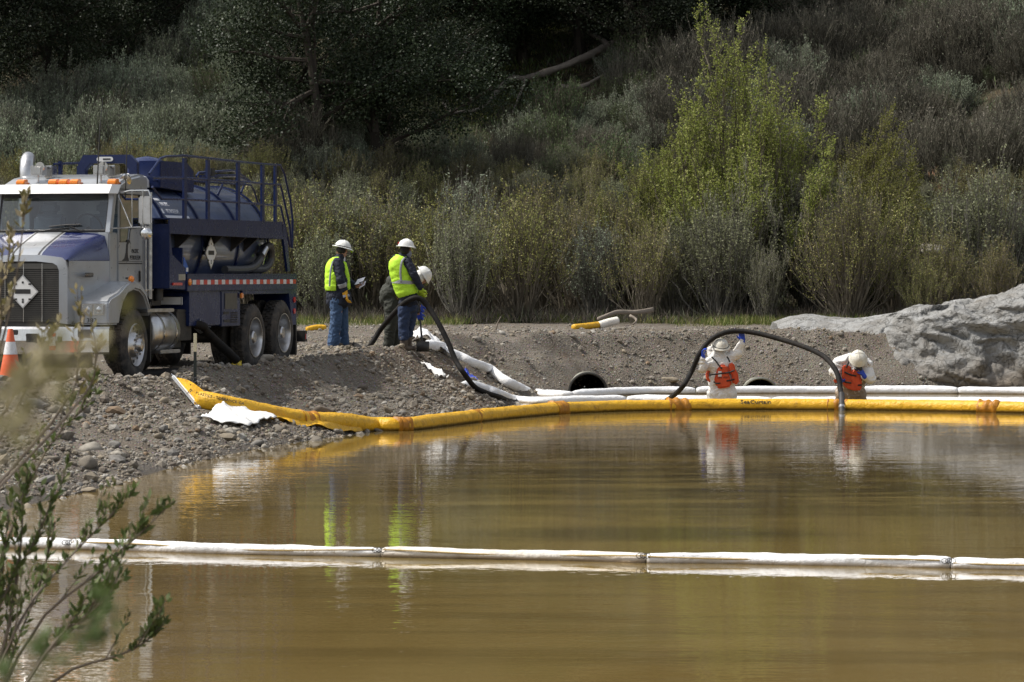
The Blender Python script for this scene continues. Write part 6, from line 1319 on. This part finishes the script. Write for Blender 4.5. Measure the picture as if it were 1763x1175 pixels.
blob('trousers', [('e', u2(875, 705), (.15, .14, .10)), ('c', u2(838, 720, -.04), u2(830, 850, -.05), .112, .09), ('c', u2(830, 850, -.05), u2(832, 975, -.05), .088, .085), ('c', u2(905, 710, .07), u2(885, 850, .12), .105, .09), ('c', u2(885, 850, .12), u2(862, 975, .15), .088, .08)], M_JEAN2, pB_, .013, .011, 8, 19)
for x_, y_ in ((832, -.05), (866, .15)): blob('boot', [('c', u2(x_, 985, y_), u2(x_, 1065, y_), .072, .062), ('c', u2(x_ - 6, 1078, y_ - .02), u2(x_ + 55, 1085, y_ + .06), .05, .04)], M_BOOT, pB_, .013, .004)
gl = []; hand(gl, u2(985, 530, -.10), (.15, .15, -1), (.6, .7, 0), .55, 1.3, 1); gl.append(('c', u2(975, 505, -.10), u2(992, 560, -.09), .05, .045)); blob('glove', gl, M_GLLIME, pB_, .009)
gl = []; hand(gl, u2(960, 560, .16), (.8, -.4, -.7), (.5, -.8, 0), .55, 1.2, -1); blob('glove', gl, M_GLLIME, pB_, .009)

# --- bending man with the shovel
YC = YB + .85; C0 = at(684, YC); gC = gz(C0.x, YC)
pC_ = thing('person', 'man in dark olive coveralls bending over a shovel behind the others', 'person', (C0.x, YC, gC))
u3 = lambda u, v, y=0.: Vector(((540 + u / 5.342 - 684) / (FPX / YC), y, (600 - 400 - v / 5.342) / (FPX / YC)))
hd, E = head(u3(990, 430), (.78, .1, -.75), (.75, .1, .75), M_SKIN)
bp_ = hd + [('c', u3(900, 470), u3(965, 440), .06, .055), ('e', u3(800, 500), (.26, .17, .14), (0, .35, 0)), ('e', u3(710, 600), (.16, .17, .17)), ('c', u3(720, 660, -.09), u3(715, 850, -.10), .09, .06), ('c', u3(715, 850, -.10), u3(690, 1060, -.10), .055, .042), ('c', u3(730, 660, .09), u3(740, 850, .14), .09, .06), ('c', u3(740, 850, .14), u3(745, 1060, .16), .055, .042),
   ('c', u3(880, 500, -.16), u3(920, 640, -.14), .05, .04), ('c', u3(920, 640, -.14), u3(968, 760, -.08), .038, .03), ('c', u3(880, 500, .16), u3(930, 620, .16), .05, .04), ('c', u3(930, 620, .16), u3(975, 690, .02), .038, .03)]
blob('body', bp_, M_SKIN, pC_, .012); eyes(E, pC_)
hardhat(pC_, E(0, -.01, .05), (.72, .0, .55), (.7, .1, -.8), M_HAT, .125, .155); blob('hood', [('e', E(0, -.03, 0), (.095, .10, .115)), ('c', E(0, -.02, -.06), u3(925, 455), .085, .09)], M_SUIT, pC_, .012, .004)
blob('coverall', [('e', u3(800, 500), (.27, .20, .165), (0, .35, 0)), ('e', u3(705, 580), (.175, .20, .20)), ('c', u3(690, 620, 0), u3(850, 470, 0), .16, .15), ('c', u3(715, 660, -.09), u3(712, 850, -.10), .125, .10), ('c', u3(712, 850, -.10), u3(688, 1045, -.10), .098, .085), ('c', u3(735, 660, .09), u3(742, 850, .14), .12, .10), ('c', u3(742, 850, .14), u3(748, 1045, .16), .098, .085),
   ('c', u3(880, 500, -.16), u3(920, 640, -.15), .078, .066), ('c', u3(920, 640, -.15), u3(958, 730, -.10), .062, .05), ('c', u3(880, 500, .16), u3(930, 620, .17), .075, .065), ('c', u3(930, 620, .17), u3(965, 675, .04), .062, .05)], M_OLIVE, pC_, .014, .010, 8, 27)
for x_, y_ in ((690, -.10), (750, .16)): blob('boot', [('c', u3(x_, 1030, y_), u3(x_, 1075, y_), .06, .055), ('c', u3(x_, 1085, y_), u3(x_ + 65, 1090, y_ + .03), .045, .04)], M_BOOT, pC_, .013)
gl = []; hand(gl, u3(968, 755, -.08), (.25, .2, -1), (.3, 1, 0), .7, 1.15, 1); blob('glove', gl, M_BLUEGL, pC_, .008); gl = []; hand(gl, u3(972, 688, .02), (.3, -.2, -1), (.3, -1, 0), .7, 1.15, -1); blob('glove', gl, M_BLUEGL, pC_, .008)
sh = thing('shovel', 'black square-bladed shovel held upright, blade on the ground', 'shovel', pC_.location)
b = MB(); b.tube([u3(962, 600, -.02), u3(975, 760, -.05), u3(998, 1010, -.10)], .017, 8); b.build('handle', M_BLACK, sh)
b = MB(); bl = []
for k in range(7):
    x_ = -1 + k / 3; bl += [u3(1005 + x_*60, 1010 + abs(x_)*4, -.12 + .03 * x_*x_), u3(1005 + x_*58, 1108, -.14 + .02 * x_*x_)]
b.add(bl, [(2*k, 2*k+1, 2*k+3, 2*k+2) for k in range(6)]); o = b.build('blade', M_BLACK, sh); o.modifiers.new('t', 'SOLIDIFY').thickness = .008
b = MB(); b.tube([u3(962, 600, -.02) + Vector((-.06, 0, 0)), u3(962, 600, -.02) + Vector((.06, 0, 0))], .015, 8); b.build('grip', M_BLACK, sh)

# hose over the mound
def PB(px, py, y): return at(px, y, py=py)
gend = on_ground(631, 597, .05, 0)
hose('suction_hose', [Vector((gend.x - .25, gend.y + 1.2, gz(gend.x - .25, gend.y + 1.2) + .05)), gend, PB(655, 568, 65.7 + dB), PB(680, 538, 65.3 + dB), PB(702, 518, 65.0 + dB), PB(722, 514, 65.0 + dB), PB(738, 530, 64.8 + dB * .8), PB(755, 557, 64.5 + dB * .6), PB(771, 589, 64.2 + dB * .4), PB(785, 622, 63.9 + dB * .2), PB(800, 645, 63.6), on_ground(818, 663, .07, 0), on_ground(838, 673, .06, 0), on_ground(862, 684, .05, 0), onz(882, 692, .02), onz(905, 695, -.06)], .044, 'black ribbed suction hose arching over the mound beside the man in the yellow vest')

# --- worker raising the hose
YD = 65.6; D0 = at(1243, YD); pD_ = thing('person', 'worker in white suit and orange life vest standing in the pond, raising the hose overhead', 'person', (D0.x, YD, 0))
kD = FPX / YD; rowD = HY + FPX * H / YD
u4 = lambda u, v, y=0.: Vector(((1190 + u / 8.39 - 1243) / kD, y, (rowD - (560 + v / 8.39)) / kD))
fl = gz(D0.x, YD)
hd, E = head(u4(418, 355), (.15, -.80, -.45), (.05, -.25, 1), M_SKIN2)
bp_ = hd + [('c', u4(420, 470), u4(418, 400), .06, .055), ('e', u4(430, 620), (.18, .13, .24)), ('e', u4(440, 900), (.17, .13, .18)), ('c', u4(360, 980), Vector((-.13, 0, fl + .08)), .09, .05), ('c', u4(530, 980), Vector((.14, .02, fl + .08)), .09, .05),
  ('c', u4(270, 540), u4(150, 640, -.10), .052, .042), ('c', u4(150, 640, -.10), u4(165, 450, -.16), .04, .03), ('c', u4(560, 470), u4(680, 430, -.03), .052, .042), ('c', u4(680, 430, -.03), u4(738, 215, -.04), .04, .03)]
blob('body', bp_, M_SKIN2, pD_, .012); eyes(E, pD_)
blob('coverall', [('e', u4(430, 600), (.235, .17, .22)), ('e', u4(440, 800), (.235, .17, .25)), ('e', u4(443, 1000), (.255, .18, .26)), ('c', u4(290, 520), u4(540, 480), .085, .085), ('c', u4(350, 1080), Vector((-.14, 0, fl + .12)), .13, .09), ('c', u4(540, 1080), Vector((.15, .02, fl + .12)), .13, .09),
  ('c', u4(270, 540), u4(155, 620, -.10), .095, .085), ('c', u4(155, 610, -.10), u4(155, 490, -.15), .082, .055), ('c', u4(555, 470), u4(670, 410, -.03), .098, .085), ('c', u4(675, 400, -.03), u4(735, 235, -.04), .080, .052), ('c', u4(420, 480), u4(400, 420, .02), .13, .12)], M_SUITD, pD_, .013, .012, 7, 33)
hdh = blob('hood', [('e', E(0, -.035, .0), (.125, .12, .14)), ('c', E(-.02, -.04, -.05), u4(360, 480, .02), .11, .12), ('c', u4(280, 360, .05), u4(300, 440, .03), .06, .07)], M_SUIT, pD_, .012, .008, 8)
hardhat(pD_, E(0, .0, .055), (.06, -.32, 1), (.1, -.9, -.3), M_HATD, .128, .165, band=M_BLACK)
blob('face_mask', [('e', E(0, .085, -.045), (.04, .03, .035))], M_SUIT, pD_, .008)
def panel(nm, pix, y, th, mat, par, fn, bev=.03):
    b = MB(); P = [fn(a, c, 0) for a, c in pix]; b.prism([(p.x, p.z) for p in P], 'y', y - th, y + th); return b.build(nm, mat, par, bev, seg=3)
lv = panel('life_vest', [(385, 590), (430, 566), (500, 570), (528, 620), (535, 700), (570, 800), (575, 880), (480, 905), (390, 912), (352, 890), (325, 780), (350, 680)], -.185, .045, M_VESTR, pD_, u4)
panel('vest_panel', [(525, 560), (560, 528), (610, 540), (632, 640), (668, 700), (685, 845), (600, 860), (578, 800), (575, 720), (535, 650)], -.165, .05, M_VESTR, lv, u4)
blob('vest_back', [('e', u4(440, 730, .04), (.265, .20, .20))], M_VESTR, lv, .014).name = 'vest_back'
cut(bpy.data.objects['vest_back'], lambda c: c.y > -.06)
for pts in ([(285, 455), (350, 520), (400, 590), (435, 628)], [(505, 450), (530, 490), (548, 530)], [(255, 715), (340, 705), (440, 692), (540, 680), (615, 650)], [(315, 815), (350, 838), (410, 835)], [(500, 802), (560, 792), (615, 778)]):
    b = MB(); b.tube([u4(a, c, -.236 if c > 560 and a > 330 else -.215) for a, c in pts], .013, 6); b.build('strap', M_STRAP, lv)
b = MB(); p0, p1 = u4(378, 740), u4(428, 662); b.box((p0.x, -.237, p0.z), (p1.x, -.232, p1.z)); b.build('reflector', M_TAPEW, lv)
text('LIFE VEST', .045, M_STRAP, lv, u4(450, 755, -.2325), (1, 0, 0), (0, 0, 1), 'vest_lettering')
for wp, dr, nn, th in ((u4(165, 455, -.16), (-.05, -.1, 1), (.9, -.3, .3), 1), (u4(738, 215, -.04), (-.15, 0, 1), (-.2, -1, .1), -1)):
    gl = []; hand(gl, wp, dr, nn, .6, 1.15, th); gl.append(('c', Vector(wp) - Vector(dr).normalized() * .03, Vector(wp) + Vector(dr).normalized() * .02, .042, .036)); blob('glove', gl, M_BLUEGL, pD_, .008)

# --- bent worker guiding the nozzle
YE = 64.7; E0 = at(1464, YE); pE_ = thing('person', 'worker in stained white suit and orange life vest bent forward, guiding the hose nozzle', 'person', (E0.x, YE, 0))
kE = FPX / YE; rowE = HY + FPX * H / YE + 4; flE = gz(E0.x, YE)
u5 = lambda u, v, y=0.: Vector(((1410 + u / 9.036 - 1464) / kE, y, (rowE - (590 + v / 9.036)) / kE))
hd, E = head(u5(590, 300, -.28), (.05, -.62, -.75), (0, -.8, .55), M_SKIN2, .95)
bp_ = hd + [('c', u5(560, 400, -.16), u5(580, 340, -.24), .06, .055), ('e', u5(520, 540, -.10), (.18, .14, .22)), ('e', u5(500, 760, 0), (.17, .14, .18)), ('c', u5(380, 830), Vector((-.15, .05, flE + .08)), .09, .05), ('c', u5(620, 830), Vector((.15, .05, flE + .08)), .09, .05),
  ('c', u5(310, 400, -.10), u5(205, 520, -.18), .052, .042), ('c', u5(205, 520, -.18), u5(290, 570, -.30), .04, .03), ('c', u5(700, 420, -.12), u5(770, 620, -.20), .052, .042), ('c', u5(770, 620, -.20), u5(655, 530, -.32), .04, .03)]
blob('body', bp_, M_SKIN2, pE_, .012); eyes(E, pE_)
blob('coverall', [('e', u5(520, 470, -.08), (.255, .17, .20)), ('e', u5(500, 650, -.03), (.24, .17, .24)), ('e', u5(490, 820, 0), (.26, .18, .18)), ('c', u5(330, 380, -.08), u5(680, 390, -.10), .10, .10), ('c', u5(510, 300, -.10), u5(310, 370, -.12), .11, .12), ('c', u5(560, 310, -.10), u5(715, 390, -.14), .11, .12), ('c', u5(370, 860), Vector((-.15, .05, flE + .12)), .13, .09), ('c', u5(620, 860), Vector((.15, .05, flE + .12)), .13, .09)], M_SUITM, pE_, .013, .012, 7, 44)
blob('sleeves', [('c', u5(330, 365, -.10), u5(230, 480, -.16), .112, .10), ('c', u5(225, 480, -.16), u5(270, 555, -.27), .080, .055), ('c', u5(330, 400, -.06), u5(450, 400, -.1), .1, .1)], M_SUIT, pE_, .013, .010, 7, 45)
blob('sleeves', [('c', u5(680, 380, -.12), u5(770, 580, -.19), .12, .105), ('c', u5(770, 600, -.19), u5(680, 560, -.29), .080, .052), ('c', u5(560, 400, -.1), u5(680, 390, -.1), .1, .1)], M_SUIT, pE_, .013, .010, 7, 46)
hh = hardhat(pE_, u5(585, 290, -.30), (-.02, -.68, .74), (.1, -.75, -.7), M_HATD, .135, .160)
blob('respirator', [('e', u5(580, 395, -.36), (.055, .05, .06)), ('c', u5(545, 420, -.36), u5(540, 440, -.40), .03, .03), ('c', u5(615, 420, -.36), u5(620, 440, -.40), .03, .03)], M_BLACK, pE_, .009)
lv = panel('life_vest', [(345, 400), (375, 370), (420, 385), (440, 400), (470, 395), (478, 440), (470, 480), (640, 770), (520, 778), (420, 745), (360, 690), (340, 560)], -.235, .045, M_VESTR, pE_, u5)
panel('vest_panel', [(480, 480), (520, 425), (600, 470), (620, 560), (645, 650), (640, 775), (560, 770), (500, 680), (440, 600)], -.245, .05, M_VESTR, lv, u5)
panel('vest_panel', [(205, 600), (240, 590), (285, 610), (300, 660), (250, 670), (205, 645)], -.16, .04, M_VESTR, lv, u5)
for pts in ([(455, 290), (430, 360), (400, 420)], [(375, 490), (460, 530), (555, 552)], [(370, 640), (420, 650), (480, 660)], [(580, 695), (640, 690)]):
    b = MB(); b.tube([u5(a, c, -.298) for a, c in pts], .014, 6); b.build('strap', M_STRAP, lv)
for wp, dr, nn, th in ((u5(275, 535, -.31), (.35, -.3, -.75), (.8, .2, 0), -1), (u5(668, 535, -.33), (-.45, 0, .9), (-.5, .3, 0), 1)):
    gl = []; hand(gl, wp, dr, nn, .65, 1.15, th); gl.append(('c', Vector(wp) - Vector(dr).normalized() * .03, Vector(wp) + Vector(dr).normalized() * .02, .042, .036)); blob('glove', gl, M_BLUEGL, pE_, .008)
# raised hose
hz = lambda px, py, y: at(px, y, py=py)
hs = hose('suction_hose', [onz(1128, 697, -.04), onz(1147, 690, .03), hz(1172, 670, 65.4), hz(1190, 641, 65.5), hz(1204, 610, 65.45), hz(1222, 587, 65.5), hz(1247, 573.5, 65.5), hz(1275, 570.5, 65.5), hz(1305, 574.5, 65.4), hz(1345, 585, 65.2), hz(1388, 599, 64.9), hz(1418, 614, 64.6), hz(1436, 633, 64.35), hz(1444, 652, 64.2), hz(1447, 672, 64.05), hz(1449, 682, 63.7)], .043, 'black suction hose held high in an arch between the two workers in the pond')
b = MB(); b.cyl(hz(1449, 679, 63.74), hz(1450, 713, 63.25), .052, n=14, mi=0); b.cyl(hz(1449.5, 694, 63.55), hz(1449.6, 698, 63.5), .062, n=14, mi=1); b.cyl(hz(1449.6, 701, 63.44), hz(1449.8, 705, 63.38), .062, n=14, mi=1); tag(b.build('nozzle', [M_BLACK, M_FERRULE]), 'steel-ringed nozzle at the end of the raised hose, dipping in at the yellow boom', 'nozzle')
# ================================================================== FOREGROUND SHRUB (close to the camera, partly out of focus)
def fore(name, lab, stems, seed, leafL=.035, tw=(5, .25), per=9, mats=None, r0=.008):
    """stems: lists of (px, py, Y) control points"""
    g = np.random.default_rng(seed); root = thing(name, lab, 'shrub', (0, 0, 0)); P = []
    for s_ in stems:
        if name != 'leafy_shrub': s_ = [(stems[0][0][0] - 30, max(k[0][1] for k in stems) + 30, stems[0][0][2])] + s_[1:]
        c = catmull([at(a, y, py=b_) for a, b_, y in s_], 6); idx = np.linspace(0, len(c) - 1, 12); P.append([tuple(c[int(round(i))]) for i in idx])
    P = np.array(P); r = np.linspace(r0, r0 * .3, 12)[None] * g.uniform(.8, 1.3, (len(P), 1)); T1 = sub_twigs(g, P, tw[0], .25, .95, tw[1], .5, 5, .45, .04); r1 = np.linspace(r0 * .4, r0 * .18, 5)[None].repeat(len(T1), 0)
    w_ = merge(tubes(P, r, 5), tubes(T1, r1, 4)); V, Q = w_; np_obj('stems', V, Q, MT_FORE, root, var=g.random(len(Q)))
    l_ = merge(leaf_on(g, T1, per, .25, leafL, .20, .6, .004), leaf_on(g, P, per * 3, .45, leafL, .20, .6, .006)); V, Q = l_; np_obj('foliage', V, Q, (mats or [ML_FORE])[0], root, var=g.random(len(Q)))
    return root
MT_FORE = M_twig('fore_twig', (.10, .078, .060), (.20, .165, .13))
ML_FORE = M_leaf('fore_leaf', [(0, (.07, .11, .03)), (.5, (.11, .16, .05)), (.85, (.16, .20, .08)), (1, (.30, .27, .17))], .3)
ML_BUD = M_leaf('fore_bud', [(0, (.16, .15, .05)), (.5, (.28, .25, .10)), (1, (.55, .48, .32))], .3)
D = 17
fore('leafy_shrub', 'leafy green shrub with thin brown stems leaning in at the lower left corner', [
 [(-20, 1250, D), (60, 1080, D), (170, 985, D), (235, 925, D), (300, 862, D)], [(-40, 1240, D), (40, 1060, D), (120, 960, D+.5), (200, 880, D+.5)],
 [(-60, 1200, D), (10, 1020, D), (60, 930, D), (110, 820, D)], [(0, 1250, D-.5), (90, 1110, D-.5), (160, 1050, D-.5), (215, 995, D-.5)],
 [(20, 1240, D), (110, 1160, D), (200, 1130, D), (245, 1110, D), (268, 1085, D)], [(-40, 1250, D), (10, 1100, D), (35, 950, D), (40, 820, D)],
 [(-60, 1200, D+1), (-10, 1000, D+1), (40, 860, D+1), (90, 760, D+1), (150, 700, D+1)], [(-10, 1240, D), (20, 1130, D), (70, 1000, D+.3), (95, 900, D+.3)],
 [(0, 1260, D), (60, 1150, D), (130, 1080, D), (190, 1040, D)], [(-70, 1240, D), (-30, 1120, D), (0, 1000, D), (15, 880, D)]], 61, .046, (8, .26), 15)
fore('budding_shrub', 'tall twig with pale buds rising across the grille and windshield of the truck', [
 [(-60, 760, 16), (-10, 640, 16), (20, 520, 16), (35, 430, 16), (45, 330, 16)], [(-40, 740, 16), (-5, 600, 16), (0, 520, 16), (5, 420, 16)],
 [(60, 800, 16.5), (110, 700, 16.5), (135, 600, 16.5), (140, 500, 16.5)], [(-30, 800, 16), (30, 700, 16), (70, 620, 16), (95, 560, 16)], [(80, 800, 16.5), (130, 700, 16.5), (165, 620, 16.5), (155, 545, 16.5)], [(-50, 700, 17), (-20, 560, 17), (10, 470, 17), (20, 390, 17)],
 [(-60, 900, 16), (-20, 760, 16), (20, 690, 16), (50, 640, 16)]], 62, .042, (4, .16), 8, [ML_BUD], .006)
fore('blurred_shrub', 'soft out-of-focus leafy sprig hanging before the front wheel of the truck', [
 [(-200, 1000, 2.6), (-60, 800, 2.6), (60, 690, 2.6), (150, 610, 2.6), (230, 560, 2.6)], [(-200, 950, 2.4), (-80, 830, 2.4), (10, 760, 2.4), (90, 700, 2.4)], [(-200, 1020, 2.8), (-100, 900, 2.8), (0, 800, 2.8), (60, 770, 2.8)],
 [(-180, 800, 2.5), (-40, 720, 2.5), (80, 640, 2.5), (160, 590, 2.5)]], 63, .016, (4, .05), 5, [ML_BUD], .0014)
fore('blurred_shrub', 'faint out-of-focus sprig low over the water behind the leafy shrub', [[(-200, 1300, 3.4), (0, 1180, 3.4), (120, 1100, 3.4), (195, 1040, 3.4)], [(-200, 1320, 3.4), (20, 1220, 3.4), (130, 1130, 3.4), (180, 1090, 3.4)]], 64, .016, (4, .04), 8, [ML_FORE], .0012)
